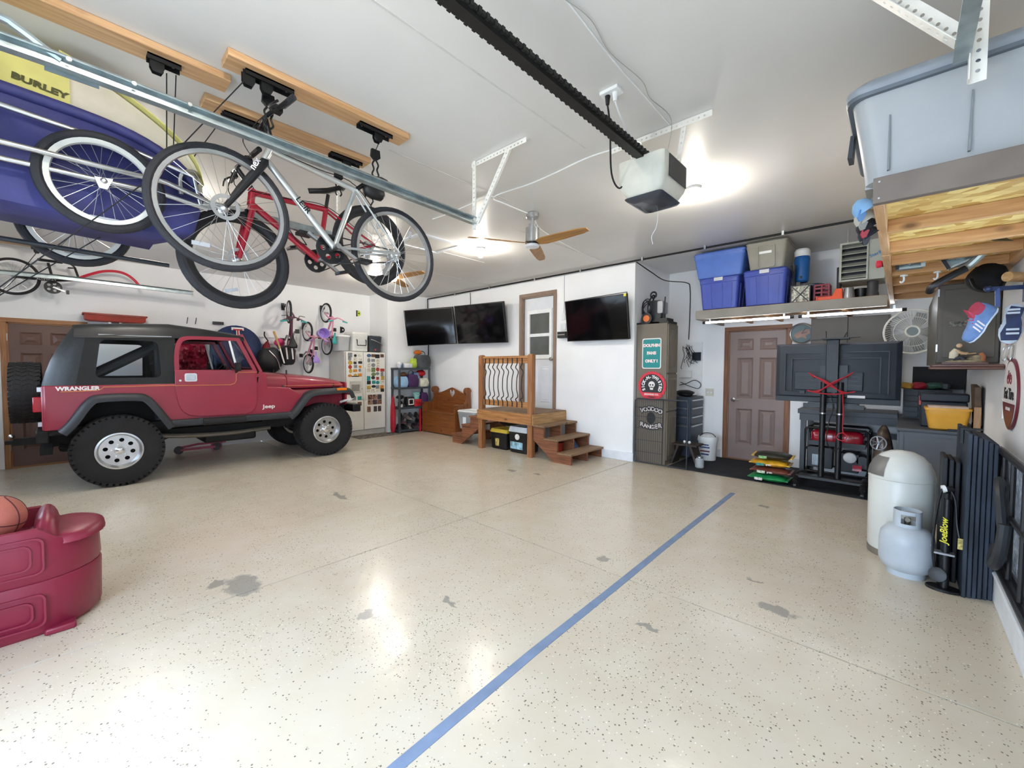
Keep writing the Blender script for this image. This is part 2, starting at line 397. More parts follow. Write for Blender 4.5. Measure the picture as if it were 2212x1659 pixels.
# ------------------------------------------------------------------ doors
OAK = wood('stained_oak_casing', '8a5c3a', '6a4228', 2, .5)
OAKY = wood('stained_oak_casing_head', '8a5c3a', '6a4228', 1, .5)
OAKX = wood('stained_oak_casing_head_x', '8a5c3a', '6a4228', 0, .5)
OAKL = wood('light_oak_casing', 'b07d51', '8d5e38', 2, .5)
OAKLY = wood('light_oak_casing_head', 'b07d51', '8d5e38', 1, .5)
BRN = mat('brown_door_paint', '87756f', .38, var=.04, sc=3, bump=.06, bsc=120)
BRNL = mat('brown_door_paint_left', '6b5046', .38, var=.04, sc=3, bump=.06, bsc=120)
def slab_door(name, w, h, m, n, panels, org, u, hand_x, handle_m):
    """panelled slab; org lower corner, u along width, n out of the face; parts in world axes relative to org"""
    d = T(name, None, None, org, kind='structure'); u = V(u); n = V(n)
    P('door_slab', B().prism([(0, 0), (w, 0), (w, h), (0, h)], -n * .02, u, Z_, -n * .03), m, d, bev=.003)
    xs = sorted({0, w, *[p[0] for p in panels], *[p[2] for p in panels]}); b = B()
    # stiles and rails stand proud of the recessed field
    ys = sorted({0, h, *[p[1] for p in panels], *[p[3] for p in panels]})
    for x0, x1 in zip(xs, xs[1:]):
        run = None
        for y0, y1 in zip(ys, ys[1:]):
            inside = any(p[0] <= x0 and x1 <= p[2] and p[1] <= y0 and y1 <= p[3] for p in panels)
            if not inside: run = (run[0], y1) if run else (y0, y1)
            if (inside or y1 == h) and run:
                b.prism([(x0, run[0]), (x1, run[0]), (x1, run[1]), (x0, run[1])], -n * .021, u, Z_, n * .021); run = None
    P('stile_frame', b, m, d)
    for x0, y0, x1, y1 in panels:
        i = .026; j = .07; c = .019
        def pt(x, y, z): return u * x + Z_ * y + n * z
        r = [[pt(x, y, z) for x, y in ((x0 + k, y0 + k), (x1 - k, y0 + k), (x1 - k, y1 - k), (x0 + k, y1 - k))] for k, z in ((0, 0), (i, -c), (i + .006, -c), (j, -.002))]
        P('door_panel', B().loft(r, cap=2), m, d, ang=15)
    if hand_x is not None:
        hz = .95; c = u * hand_x + Z_ * hz
        k = P('door_handle', B().lathe([(.033, 0), (.033, .006), (.026, .012), (.012, .014), (.012, .045)], 20, c, n), handle_m, d)
        sgn = 1 if hand_x < w / 2 else -1
        P('lever', B().tube(spl([c + n * .045, c + n * .05 + u * .03 * sgn, c + n * .05 + u * .105 * sgn - Z_ * .008], 4), [.011] * 4 + [.009] * 5, 8), handle_m, k)
    return d
def six(w, h):
    s = w / .8; a, b_, c, d = .115 * s, .355 * s, .445 * s, .685 * s
    return [(p, y0, q, y1) for p, q in ((a, b_), (c, d)) for y0, y1 in ((.24, .81), (.98, 1.62), (1.74, 1.92))]
def casing(parent, lo, hi, top, z0, plane, axis, n, wd, mz, mh, th=.02):
    """door casing: two legs and a head plus jamb returns"""
    for a, b_ in ((lo - wd, lo), (hi, hi + wd)):
        p0, p1 = ((a, plane, z0), (b_, plane + n * th, top)) if axis == 'x' else ((plane, a, z0), (plane + n * th, b_, top))
        P('casing', B().box(p0, p1), mz, parent, bev=.004, w=True)
    p0, p1 = ((lo - wd, plane, top), (hi + wd, plane + n * th, top + wd)) if axis == 'x' else ((plane, lo - wd, top), (plane + n * th, hi + wd, top + wd))
    P('casing_head', B().box(p0, p1), mh, parent, bev=.004, w=True)
    for a, b_ in ((lo, lo + .018), (hi - .018, hi)):
        p0, p1 = ((a, plane, z0), (b_, plane - n * .12, top)) if axis == 'x' else ((plane, a, z0), (plane - n * .12, b_, top))
        P('jamb', B().box(p0, p1), mz, parent, w=True)
    p0, p1 = ((lo, plane, top - .018), (hi, plane - n * .12, top)) if axis == 'x' else ((plane, lo, top - .018), (plane - n * .12, hi, top))
    P('jamb_head', B().box(p0, p1), mh, parent, w=True)
w3 = D3[1] - D3[0] - .036
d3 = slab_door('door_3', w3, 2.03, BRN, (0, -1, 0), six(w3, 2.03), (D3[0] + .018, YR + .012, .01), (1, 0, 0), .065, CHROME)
casing(d3, D3[0], D3[1], D3[2], 0, YR, 'x', -1, .06, OAK, OAKX)
P('threshold_light_stop', B().box((D3[0], YR - .02, 0), (D3[1], YR + .2, .022)), OAKX, d3, w=True); P('light_block_board', B().box((D3[0] - .1, YR + .13, -.1), (D3[1] + .1, YR + .15, 2.3)), OAKX, d3, w=True)  # strip and outer board added to block light leaking under the door
w1 = D1[1] - D1[0] - .036
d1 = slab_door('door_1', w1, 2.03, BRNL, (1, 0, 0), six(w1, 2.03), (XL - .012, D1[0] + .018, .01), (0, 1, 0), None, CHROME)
casing(d1, D1[0], D1[1], D1[2], 0, XL, 'y', 1, .06, OAKL, OAKLY)
P('threshold_light_stop', B().box((XL - .2, D1[0], 0), (XL + .02, D1[1], .022)), OAKLY, d1, w=True); P('light_block_board', B().box((XL - .15, D1[0] - .1, -.1), (XL - .13, D1[1] + .1, 2.3)), OAKLY, d1, w=True)  # same added light stops at the left door
for z in (.25, 1.02, 1.8):
    P('hinge', B().cyl((XL + .012, D1[0] + .004, z), (XL + .012, D1[0] + .004, z + .1), .008, n=8), STEEL, d1, w=True)
# house door: white half-glass door above the landing
d2 = T('door_2', None, None, (D2[0] + .018, YH + .06, D2[2]), kind='structure')
WD = mat('white_door_paint', 'dfe4ea', .4, var=.02)
w2 = D2[1] - D2[0] - .036; h2 = D2[3] - D2[2] - .02
gx0, gx1, g0, g1, g2, g3 = .13, w2 - .12, 1.0, 1.34, 1.40, 1.77
b = B()
for q in ((0, 0, w2, g0 - .08), (0, g3 + .08, w2, h2), (0, g0 - .08, gx0 - .06, g3 + .08), (gx1 + .06, g0 - .08, w2, g3 + .08)):
    b.box((q[0], 0, q[1]), (q[2], .045, q[3]))
P('door_slab', b, WD, d2)
P('lite_frame', B().ring([(gx0 - .06, g0 - .08), (gx1 + .06, g0 - .08), (gx1 + .06, g3 + .08), (gx0 - .06, g3 + .08)], [(gx0, g0), (gx1, g0), (gx1, g3), (gx0, g3)], (0, -.02, 0), X_, Z_, (0, .06, 0)), WHITE, d2, bev=.006)
P('meeting_rail', B().box((gx0, -.012, g1), (gx1, .03, g2)), WHITE, d2, bev=.004)
GLASSD = mat('dim_door_glass', '5f625f', .06, var=.1, sc=3)
for z0, z1 in ((g0, g1), (g2, g3)): P('pane', B().box((gx0, .01, z0), (gx1, .02, z1)), GLASSD, d2)
for x0, x1 in ((.1, w2 / 2 - .04), (w2 / 2 + .04, w2 - .1)):
    r = [[(x, y, z) for x, z in ((x0 + k, .12 + k), (x1 - k, .12 + k), (x1 - k, .78 - k), (x0 + k, .78 - k))] for k, y in ((0, 0), (.012, -.008), (.03, -.004), (.05, -.009))]
    P('door_panel', B().loft(r, cap=2), WD, d2, ang=10)
P('door_handle', B().lathe([(.03, 0), (.03, .006), (.012, .01), (.012, .03), (.028, .045), (.03, .06), (.02, .072)], 16, (w2 - .06, 0, .92), (0, -1, 0)), STEEL, d2)
TAU = mat('taupe_casing', '8b7464', .45, var=.05)
casing(d2, D2[0], D2[1], D2[3], D2[2], YH, 'x', -1, .065, TAU, TAU)
ST('trim_8', B().box((D2[0] - .06, YH - .015, D2[2] - .03), (D2[1] + .06, YH + .1, D2[2])), mat('aluminium_sill', 'a9a9a6', .4, .8))
# window in the right wall
w = T('window_1', None, None, (XR, WIN[0], WIN[2]), kind='structure')
for a, b_ in ((WIN[0] - .09, WIN[0]), (WIN[1], WIN[1] + .09)): P('casing', B().box((XR - .022, a, WIN[2] - .09), (XR, b_, WIN[3] + .09)), OAK, w, bev=.004, w=True)
for a, b_ in ((WIN[2] - .09, WIN[2]), (WIN[3], WIN[3] + .09)): P('casing_head', B().box((XR - .022, WIN[0], a), (XR, WIN[1], b_)), OAKY, w, bev=.004, w=True)
P('sash', B().ring([(WIN[0], WIN[2]), (WIN[1], WIN[2]), (WIN[1], WIN[3]), (WIN[0], WIN[3])], [(WIN[0] + .05, WIN[2] + .05), (WIN[1] - .05, WIN[2] + .05), (WIN[1] - .05, WIN[3] - .05), (WIN[0] + .05, WIN[3] - .05)], (XR + .04, 0, 0), Y_, Z_, (.03, 0, 0)), WHITE, w, w=True)
GLASS = mat('clear_glass', 'ffffff', .02, var=0, trans=1.)
P('pane', B().box((XR + .052, WIN[0] + .05, WIN[2] + .05), (XR + .056, WIN[1] - .05, WIN[3] - .05)), GLASS, w, w=True)

# closed sectional door of the far bay, with a row of windows and a second row added for more daylight
dg = T('door_4', None, None, (-6.22, YF - .06, 0), kind='structure')
GD = mat('pale_sectional_door', 'd4d2cc', .5, var=.04)
for i in range(5):
    z0 = i * .48; b = B()
    if i not in (2, 3): b.box((-8.6, YF - .08, z0 + .004), (-3.85, YF - .04, z0 + .476))
    else:
        b.box((-8.6, YF - .08, z0 + .004), (-3.85, YF - .04, z0 + .06)).box((-8.6, YF - .08, z0 + .43), (-3.85, YF - .04, z0 + .476))
        for k in range(6): b.box((-8.6 + k * .93, YF - .08, z0 + .06), (-8.5 + k * .93, YF - .04, z0 + .43))
    P('door_section', b, GD, dg, w=True)
for z0 in (1.02, 1.50):
    for k in range(5): P('pane', B().box((-8.5 + k * .93, YF - .062, z0), (-7.67 + k * .93, YF - .058, z0 + .37)), GLASS, dg, w=True)
# ================================================================== helpers that need evaluation
def plate(outer, holes, o, u, v, w, b=None):
    """flat plate with holes: 2d polygons, thickness vector w"""
    cu = bpy.data.curves.new('plate', 'CURVE'); cu.dimensions = '2D'; cu.fill_mode = 'BOTH'; cu.extrude = .5
    for poly in [outer] + list(holes):
        s = cu.splines.new('POLY'); s.points.add(len(poly) - 1)
        for p, q in zip(s.points, poly): p.co = (q[0], q[1], 0, 1)
        s.use_cyclic_u = True
    to = bpy.data.objects.new('plate', cu); COL.objects.link(to)
    me = bpy.data.meshes.new_from_object(to.evaluated_get(bpy.context.evaluated_depsgraph_get()))
    bpy.data.objects.remove(to); bpy.data.curves.remove(cu)
    o = V(o); u = V(u); v = V(v); w = V(w); b = b or B(); flip = u.cross(v).dot(w) < 0
    b.add([o + u * p.co.x + v * p.co.y + w * (p.co.z + .5) for p in me.vertices], [tuple(f.vertices)[::-1] if flip else tuple(f.vertices) for f in me.polygons])
    bpy.data.meshes.remove(me)
    return b

# ================================================================== jeep
RED = mat('faded_red_car_paint', '94283c', .34, var=.05, sc=2.5, coat=.35)
BCLOTH = mat('black_vinyl_soft_top', '1d2023', .42, var=.12, sc=6, bump=.12, bsc=40)
BSIDE = mat('black_vinyl_side_curtain', '15191a', .6, var=.12, sc=6, bump=.12, bsc=40)
FLARE = mat('black_flare_plastic', '2a2e33', .5, var=.1, sc=5)
UNDER = mat('underbody_black', '0d0d0e', .7, var=.2)
VINYL = mat('clear_vinyl_window', 'f4f8fa', .04, var=0, trans=1., ior=1.12, bump=.05, bsc=5)
ALU = mat('polished_aluminium', 'cfd0d2', .33, 1., var=.06)
ORANGE = mat('orange_pinstripe', 'd98a4e', .45, var=0)
AMBER = mat('amber_lens', 'e07818', .2, var=.05)
TAIL = mat('red_lens', 'b01528', .2, var=.05)
jp = T('off_road_car', 'faded red two-door off-road car with black soft top and spare tyre', 'car', (-7.7, 1.7, 0))
def J(n, b, m, bev=0, par=None, label=None, ang=35): return P(n, b, m, par or jp, label, bev, ang, w=True)
XN, XF = -6.97, -8.43
def both(fn):
    fn(XN, 1); fn(XF, -1)
def sidepoly(k=0):
    return [(-.15, .72), (.0, .72), (.2, 1.05), (.71, 1.05), (.93, .72), (2.42, .72), (2.62, .98), (2.4, 1.13), (2.1, 1.15), (2.08, 1.36), (1.98, 1.38), (1.97, 1.225), (-.15, 1.225)]
for xs, s in ((XN, 1), (XF, -1)):
    J('side_panel', B().prism(sidepoly(), (xs, 0, 0), Y_, Z_, (-.04 * s, 0, 0)), RED, .012)
J('tailgate', B().box((XF + .02, -.17, .72), (XN - .02, -.12, 1.225)), RED, .015)
J('floor_pan', B().box((XF + .03, -.12, .66), (XN - .03, 2.1, .74)).box((XF + .3, 2.1, .6), (XN - .3, 3.3, .95)), UNDER)
# hood with rounded shoulders
CXJ = -7.7
def hsec(y, hw, zt, zb):
    pts = [(-hw, zb), (-hw, zt - .10), (-hw + .03, zt - .045), (-hw + .11, zt - .01), (-hw * .4, zt + .012), (0, zt + .02), (hw * .4, zt + .012), (hw - .11, zt - .01), (hw - .03, zt - .045), (hw, zt - .10), (hw, zb)]
    return [(CXJ + p, y, z) for p, z in pts]
J('cowl', B().loft([hsec(y, h, z, 1.0) for y, h, z in ((1.97, .66, 1.365), (2.1, .62, 1.36), (2.42, .56, 1.33))]), RED, ang=50)
hood = J('hood', B().loft([hsec(y, h, z, 1.115) for y, h, z in ((2.43, .56, 1.335), (2.7, .535, 1.31), (3.1, .5, 1.26), (3.3, .48, 1.225), (3.38, .47, 1.19))]), RED, ang=50)
J('hood_side', B().loft([hsec(y, h, 1.13, .8) for y, h in ((2.43, .545), (3.36, .46))]), RED)
for dx in (-.3, .32): J('hood_bumper', B().cyl((CXJ + dx, 2.5, 1.33), (CXJ + dx, 2.5, 1.40), .012, n=8), BLACK, par=hood)
# grille, headlamps
gr = J('grille', plate(rr(-.5, .78, .5, 1.19, .04), [rr(-.27 + .077 * i - .018, .85, -.27 + .077 * i + .018, 1.13, .01, 2) for i in range(8)], (CXJ, 3.4, 0), X_, Z_, (0, .03, 0)), RED)
J('grille_mesh', B().box((CXJ - .3, 3.36, .82), (CXJ + .3, 3.395, 1.15)), UNDER, par=gr)
for s in (-1, 1): J('headlamp', B().prism(rr(-.08, -.06, .08, .06, .01, 2), (CXJ + s * .4, 3.43, 1.0), X_, Z_, (0, .02, 0)), CHROME, par=gr)
for xs, s in ((XN, 1), (XF, -1)):
    f = B()
    path = [(2.40, .72), (2.62, 1.0), (2.75, 1.055), (3.3, 1.075), (3.4, 1.0)]
    for (a, b_), (c, d) in zip(path, path[1:]):
        f.hexa([(xs, a, b_ - .03), (CXJ + s * .44, a, b_ - .03), (CXJ + s * .44, c, d - .03), (xs, c, d - .03), (xs, a, b_), (CXJ + s * .44, a, b_), (CXJ + s * .44, c, d), (xs, c, d)] if s < 0 else
               [(CXJ + s * .44, a, b_ - .03), (xs, a, b_ - .03), (xs, c, d - .03), (CXJ + s * .44, c, d - .03), (CXJ + s * .44, a, b_), (xs, a, b_), (xs, c, d), (CXJ + s * .44, c, d)])
    J('fender', f, RED)
    J('inner_fender', B().prism([(2.75, .62), (3.3, .72), (3.3, 1.05), (2.7, 1.03)], (CXJ + s * .46, 0, 0), Y_, Z_, (s * .02, 0, 0)), RED)
    def flare(pa, wd, n):
        rings = []
        m = len(pa)
        for i, (y, z) in enumerate(pa):
            a = V(pa[max(i - 1, 0)]); c = V(pa[min(i + 1, m - 1)]); t = (c - a).normalized(); nn = V((-t.y, t.x))   # outward
            q = lambda dx, dn: (xs + s * dx, y + nn.x * dn, z + nn.y * dn)
            rr_ = [q(-.03, .03), q(wd * .55, .028), q(wd * .92, .008), q(wd, -.02), q(wd, -.06), q(wd - .025, -.06), q(wd - .025, -.015), q(-.03, -.005)]
            rings.append(rr_ if s > 0 else rr_[::-1])
        return J(n, B().loft(rings), FLARE, ang=50)
    def smooth2(pts, k=5): return [(p.x, p.y) for p in spl([(a, b_, 0) for a, b_ in pts], k)]
    flare(smooth2([(-.03, .70), (.05, .80), (.19, 1.03), (.30, 1.085), (.62, 1.085), (.74, 1.03), (.9, .78), (.96, .67)]), .13, 'wheel_flare')
    ff = flare(smooth2([(2.36, .69), (2.45, .77), (2.62, .99), (2.76, 1.055), (3.05, 1.07), (3.28, 1.08), (3.37, 1.03), (3.41, .94)]), .13, 'wheel_flare')
    J('turn_signal', B().box((xs + s * .10, 3.1, 1.065), (xs + s * .138, 3.26, 1.105)), AMBER, .006, par=ff)
    J('rocker_guard', B().prism(rr(-.03, .66, .09, .755, .025, 3), (xs, 0.95, 0), (s, 0, 0), Z_, (0, 1.46, 0)), FLARE)
    J('side_step', B().prism(rr(.0, .655, .12, .75, .03, 3), (xs, 1.28, 0), (s, 0, 0), Z_, (0, .5, 0)), BLACK)
    J('tail_lamp', B().box((xs - s * .08, -.235, .93), (xs - s * .2, -.16, 1.10)), TAIL, .008)
    for z in (.77, 1.16): J('tailgate_hinge', B().box((xs - s * .05, -.2, z), (xs - s * .14, -.15, z + .05)), STEEL)
for xs, s in ((XN, 1), (XF, -1)):
    J('wheel_housing', B().prism([(-.05, .66), (.17, 1.03), (.74, 1.03), (.97, .66), (1.0, 1.1), (-.1, 1.1)], (xs - s * .32, 0, 0), Y_, Z_, (-s * .02, 0, 0)).prism([(-.1, .6), (1.0, .6), (1.0, 1.1), (-.1, 1.1)], (xs - s * .3, 0, 0), Y_, Z_, (-s * .02, 0, 0)).box((xs - s * .02, .15, 1.05), (xs - s * .32, .76, 1.07)), UNDER)
# doors
for xs, s in ((XN, 1), (XF, -1)):
    dpoly = [(1.0, 1.40), (1.0, 1.15), (1.03, .95), (1.07, .86), (1.14, .80), (1.25, .775), (1.8, .765), (1.88, .79), (1.93, .85), (1.955, .95), (1.955, 1.40)]
    d = J('door', B().prism(dpoly, (xs, 0, 0), Y_, Z_, (s * .016, 0, 0)), RED, .006)
    J('door_inner', B().prism([(y, z) for y, z in dpoly if z > .8], (xs - s * .045, 0, 0), Y_, Z_, (-s * .03, 0, 0)), UNDER, par=d)
    fo = smooth2([(1.0, 1.38), (1.0, 1.6), (1.03, 1.77), (1.1, 1.845), (1.3, 1.86), (1.6, 1.862), (1.74, 1.86)], 4) + [(1.96, 1.39)]
    fi = smooth2([(1.05, 1.405), (1.05, 1.6), (1.07, 1.73), (1.13, 1.80), (1.3, 1.815), (1.6, 1.818), (1.705, 1.815)], 4) + [(1.90, 1.405)]
    J('window_frame', B().ring(fo[::-1], fi[::-1], (xs + s * .005, 0, 0), Y_, Z_, (-s * .035, 0, 0)), RED, par=d)
    J('vent_bar', B().bar((xs - s * .01, 1.62, 1.815), (xs - s * .01, 1.71, 1.40), .022, .022), WHITE, par=d)
    J('vent_glass', B().prism([(1.63, 1.81), (1.72, 1.40), (1.89, 1.41), (1.70, 1.81)], (xs - s * .012, 0, 0), Y_, Z_, (-s * .004, 0, 0)), VINYL, par=d)
    J('door_handle', B().ring(rr(1.10, 1.25, 1.235, 1.36, .02, 3), rr(1.118, 1.268, 1.217, 1.342, .012, 3), (xs + s * .014, 0, 0), Y_, Z_, (s * .014, 0, 0)), CHROME, par=d)
    J('handle_paddle', B().box((xs + s * .014, 1.12, 1.27), (xs + s * .02, 1.215, 1.34)), STEEL, par=d)
    J('door_lock', B().cyl((xs + s * .014, 1.055, 1.265), (xs + s * .022, 1.055, 1.265), .014, n=12), CHROME, par=d)
    J('mirror', B().prism(rr(-.05, -.06, .05, .06, .03, 3), (xs + s * .10, 1.66, 1.45), X_ * s, Z_, (0, .06, 0)).bar((xs, 1.69, 1.37), (xs + s * .1, 1.69, 1.41), .03, .025), BLACK, par=d)
    for z in (.93, 1.3): J('door_hinge', B().box((xs, 1.935, z), (xs + s * .024, 1.99, z + .05)), RED, par=d)
    J('pinstripe', B().tube([(xs + s * .019, y, z) for y, z in ((1.0, 1.20), (1.62, 1.195), (1.67, 1.215), (1.69, 1.26), (1.69, 1.345), (1.71, 1.37), (1.955, 1.372))], .004, 5), ORANGE, par=d)
    J('pinstripe', B().tube([(xs + s * .002, y, z) for y, z in ((-.02, 1.155), (.28, 1.16), (.31, 1.175), (.33, 1.2), (1.0, 1.204))], .0045, 5), ORANGE)
    J('hood_latch', B().bar((xs - s * .16, 2.36, 1.16), (xs - s * .125, 2.36, 1.03), .025, .03), BLACK)
    J('hood_latch', B().bar((CXJ + s * .485, 3.2, 1.17), (CXJ + s * .495, 3.2, 1.1), .014, .02), BLACK)
    J('pinstripe', B().tube([(CXJ + s * .57, 2.16, 1.15), (CXJ + s * .565, 2.42, 1.15), (CXJ + s * .515, 3.0, 1.15), (CXJ + s * .484, 3.37, 1.15)], .0045, 5), ORANGE)
LET = mat('white_decal', 'e9e4e2', .4, var=0)
text('WRANGLER', .062, (XN + .001, .12, 1.188), (0, 1, 0), Z_, LET, jp, 'model_decal', bold=.003, sx=1.05)
text('Jeep', .078, (XN + .001, 2.11, .855), (0, 1, 0), Z_, LET, jp, 'name_badge', bold=.0015, sx=1.25, ext=.003)
# windshield frame
wf = J('windshield_frame', B().loft([[(CXJ + a, y + dy, z) for a, z, y in ((-.71, 1.36, 2.0), (.71, 1.36, 2.0), (.66, 1.90, 1.755), (-.66, 1.90, 1.755))] for dy in (0, .04)]) if False else
       B().ring([(-.72, 0), (.72, 0), (.69, .6), (-.69, .6)], [(-.65, .08), (.65, .08), (.63, .54), (-.63, .54)], (CXJ, 2.0, 1.36), X_, V((0, -.41, .912)), V((0, .04, .018))), RED, .008)
J('windshield_glass', B().prism([(-.65, .08), (.65, .08), (.63, .54), (-.63, .54)], (CXJ, 2.02, 1.36), X_, V((0, -.41, .912)), V((0, .006, .002))), VINYL, par=wf)
# soft top
def rsec(y, ze, zt, crown, xo=0.):
    pts = [(.735 - xo, ze), (.715 - xo, ze + (zt - ze) * .55), (.66 - xo, zt - .012), (.5, zt + crown * .45), (.25, zt + crown * .9), (0, zt + crown)]
    pts = pts + [(-a, z) for a, z in pts[-2::-1]]
    return [(CXJ + a, y, z) for a, z in pts]
roof = B().loft([rsec(*q) for q in ((1.80, 1.84, 1.90, .03, .0), (1.66, 1.83, 1.925, .03, 0), (1.35, 1.835, 1.965, .03), (.98, 1.84, 2.0, .035), (.55, 1.83, 1.975, .03), (.22, 1.80, 1.945, .03), (.10, 1.80, 1.925, .03))], closed=False)
roof.loft([[(p[0], p[1], p[2] - .02) for p in rsec(*q)] for q in ((1.80, 1.84, 1.90, .03, .0), (.98, 1.84, 2.0, .035), (.10, 1.80, 1.925, .03))][::-1], closed=False)
st = J('soft_top', roof, BCLOTH, ang=60)
for xs, s in ((XN, 1), (XF, -1)):
    xx = xs - s * .01
    sp = [(.10, 1.225), (1.0, 1.215), (1.015, 1.84), (.2, 1.84)]
    wh = smooth2([], 1) if False else rr(.26, 1.31, .87, 1.77, .06, 4)
    wh = [(y + (z - 1.31) * (.12 if y < .5 else -.06), z) for y, z in wh]
    sc_ = J('side_curtain', plate(sp, [wh], (xx, 0, 0), Y_, Z_, (-s * .008, 0, 0)), BSIDE, par=st)
    J('curtain_window', B().prism(wh, (xx - s * .002, 0, 0), Y_, Z_, (-s * .003, 0, 0)), VINYL, par=st)
    J('drip_rail', B().bar((xx + s * .006, .3, 1.825), (xx + s * .006, .98, 1.835), .012, .012), STEEL, par=st)
    q = []
    for t in range(7):       # rear quarter, bulging round the corner
        f = t / 6; z0 = 1.225; z1 = 1.84 + .085 * f
        yb = .10 - .27 * math.sin(f * PI / 2); yt = .2 - .1 * math.sin(f * PI / 2); xo = .16 * (1 - math.cos(f * PI / 2))
        q.append([(xx - s * (xo * (1 - .2 * k)), yb + (yt - yb) * k - .035 * f * math.sin(PI * k), z0 + (z1 - z0) * k) for k in (0, .2, .4, .6, .8, 1)])
    J('rear_quarter', B().loft(q if s > 0 else q[::-1], closed=False), BCLOTH, par=st, ang=70)
J('rear_window', B().hexa([(XF + .16, -.17, 1.23), (XN - .16, -.17, 1.23), (XN - .16, -.16, 1.23), (XF + .16, -.16, 1.23), (XF + .16, .1, 1.93), (XN - .16, .1, 1.93), (XN - .16, .11, 1.93), (XF + .16, .11, 1.93)]), BCLOTH, par=st)
# interior
SEAT = mat('grey_seat_cloth', '3b3d42', .8, var=.15, bump=.2, bsc=60)
for dx in (.36, -.36):
    s_ = J('seat', B().prism(rr(1.12, .8, 1.62, .97, .05), (CXJ + dx - .23, 0, 0), Y_, Z_, (.46, 0, 0)), SEAT, .02)
    J('seat_back', B().hexa([(CXJ + dx - .23, 1.0, .95), (CXJ + dx + .23, 1.0, .95), (CXJ + dx + .23, 1.16, .95), (CXJ + dx - .23, 1.16, .95), (CXJ + dx - .2, .88, 1.5), (CXJ + dx + .2, .88, 1.5), (CXJ + dx + .2, .98, 1.5), (CXJ + dx - .2, .98, 1.5)]), SEAT, .03, par=s_)
J('dashboard', B().prism(rr(1.86, 1.08, 2.06, 1.38, .04), (XF + .06, 0, 0), Y_, Z_, (1.34, 0, 0)), BLACK)
sw = J('steering_wheel', B().torus((CXJ - .36, 1.72, 1.32), (0, -.9, .45), .18, .016, 28, 8).cyl((CXJ - .36, 1.72, 1.32), (CXJ - .36, 1.95, 1.22), .03, n=10), BLACK)
rb = B()
for s in (1, -1):
    x = CXJ + s * .58
    rb.tube(spl([(x, .85, .75), (x, .86, 1.5), (x - s * .04, .86, 1.72), (x - s * .12, .86, 1.78)], 5), .045, 10)
    rb.tube([(x - s * .06, .86, 1.72), (x - s * .02, .3, 1.36), (x, .06, 1.2)], .05, 10)
rb.tube([(CXJ - .5, .86, 1.78), (CXJ + .5, .86, 1.78)], .045, 10)
J('roll_bar', rb, mat('black_padding', '2b2d30', .7, var=.15))
J('rear_seat', B().hexa([(CXJ - .4, .18, .74), (CXJ + .4, .18, .74), (CXJ + .4, .62, .74), (CXJ - .4, .62, .74), (CXJ - .4, .1, 1.35), (CXJ + .4, .1, 1.35), (CXJ + .4, .22, 1.35), (CXJ - .4, .22, 1.35)]), SEAT, .03)
# wheels
wheel_x = -6.87
def tyre(b, c, R, w, rim, n=48):
    h = w / 2
    pr = [(rim, -h * .8), (rim + .015, -h * .95), (R * .80, -h), (R * .92, -h * .95), (R * .975, -h * .8), (R * .985, -h * .4), (R * .985, h * .4), (R * .975, h * .8), (R * .92, h * .95), (R * .80, h), (rim + .015, h * .95), (rim, h * .8)]
    return b.lathe(pr, n, c, (1, 0, 0), closed=True)
def tread(b, R, w, n=44):
    for i in range(n):
        for j, (xc, ww, off) in enumerate(((-.40, .16, 0), (-.19, .15, .5), (0, .14, 0), (.19, .15, .5), (.40, .16, 0))):
            a = 2 * PI * (i + off) / n; da = 2 * PI / n * .36; sk = .10 if j % 2 else -.10
            def q(aa, r, x): return (x, r * math.cos(aa), r * math.sin(aa))
            x0, x1 = (xc - ww / 2) * w, (xc + ww / 2) * w; dr = .975 if abs(xc) > .3 else .985; rt = .99 if abs(xc) > .3 else 1.
            b.hexa([q(a - da, R * dr, x0), q(a - da + sk * .5, R * dr, x1), q(a + da + sk * .5, R * dr, x1), q(a + da, R * dr, x0), q(a - da, R * rt, x0), q(a - da + sk * .5, R * rt, x1), q(a + da + sk * .5, R * rt, x1), q(a + da, R * rt, x0)])
        a = 2 * PI * i / n
        for s in (-1, 1):       # shoulder lugs
            def q(aa, r, x): return (x, r * math.cos(aa), r * math.sin(aa))
            x0, x1 = s * w * .455, s * w * .505; da = 2 * PI / n * .3
            if s > 0: x0, x1 = x1, x0
            b.hexa([q(a - da, R * .90, x0), q(a - da, R * .90, x1), q(a + da, R * .90, x1), q(a + da, R * .90, x0), q(a - da, R * .985, x0), q(a - da, R * .985, x1), q(a + da, R * .985, x1), q(a + da, R * .985, x0)])
    return b
RW, TW, RIM = .432, .30, .215
wh = P('wheel', tyre(B(), (0, 0, 0), RW, TW, RIM), RUBBER, jp)
P('tread', tread(B(), RW, TW), RUBBER, wh, kind='stuff')
rim = P('rim', B().lathe([(RIM, -.12), (RIM + .006, .125), (RIM + .006, .135), (RIM - .012, .138), (RIM - .02, .12), (RIM - .03, .075), (RIM - .035, .06), (RIM - .035, -.12)], 48, (0, 0, 0), (1, 0, 0), closed=True), ALU, wh, 'polished aluminium rim')
P('wheel_disc', plate(circ(0, 0, RIM - .032, 40), [circ(.125 * math.cos(PI / 8 + k * PI / 4), .125 * math.sin(PI / 8 + k * PI / 4), .024, 14) for k in range(8)], (.055, 0, 0), Y_, Z_, (.012, 0, 0)), ALU, wh, 'disc with eight round holes')
P('brake_drum', B().cyl((-.1, 0, 0), (.02, 0, 0), .16, n=24), UNDER, wh)
P('hub_cap', B().lathe([(.05, 0), (.05, .02), (.042, .045), (.034, .05)], 20, (.06, 0, 0), (1, 0, 0)), CHROME, wh)
for k in range(5):
    a = 2 * PI * k / 5 + .3; P('lug_nut', B().cyl((.065, .072 * math.cos(a), .072 * math.sin(a)), (.085, .072 * math.cos(a), .072 * math.sin(a)), .011, .008, 6), CHROME, wh)
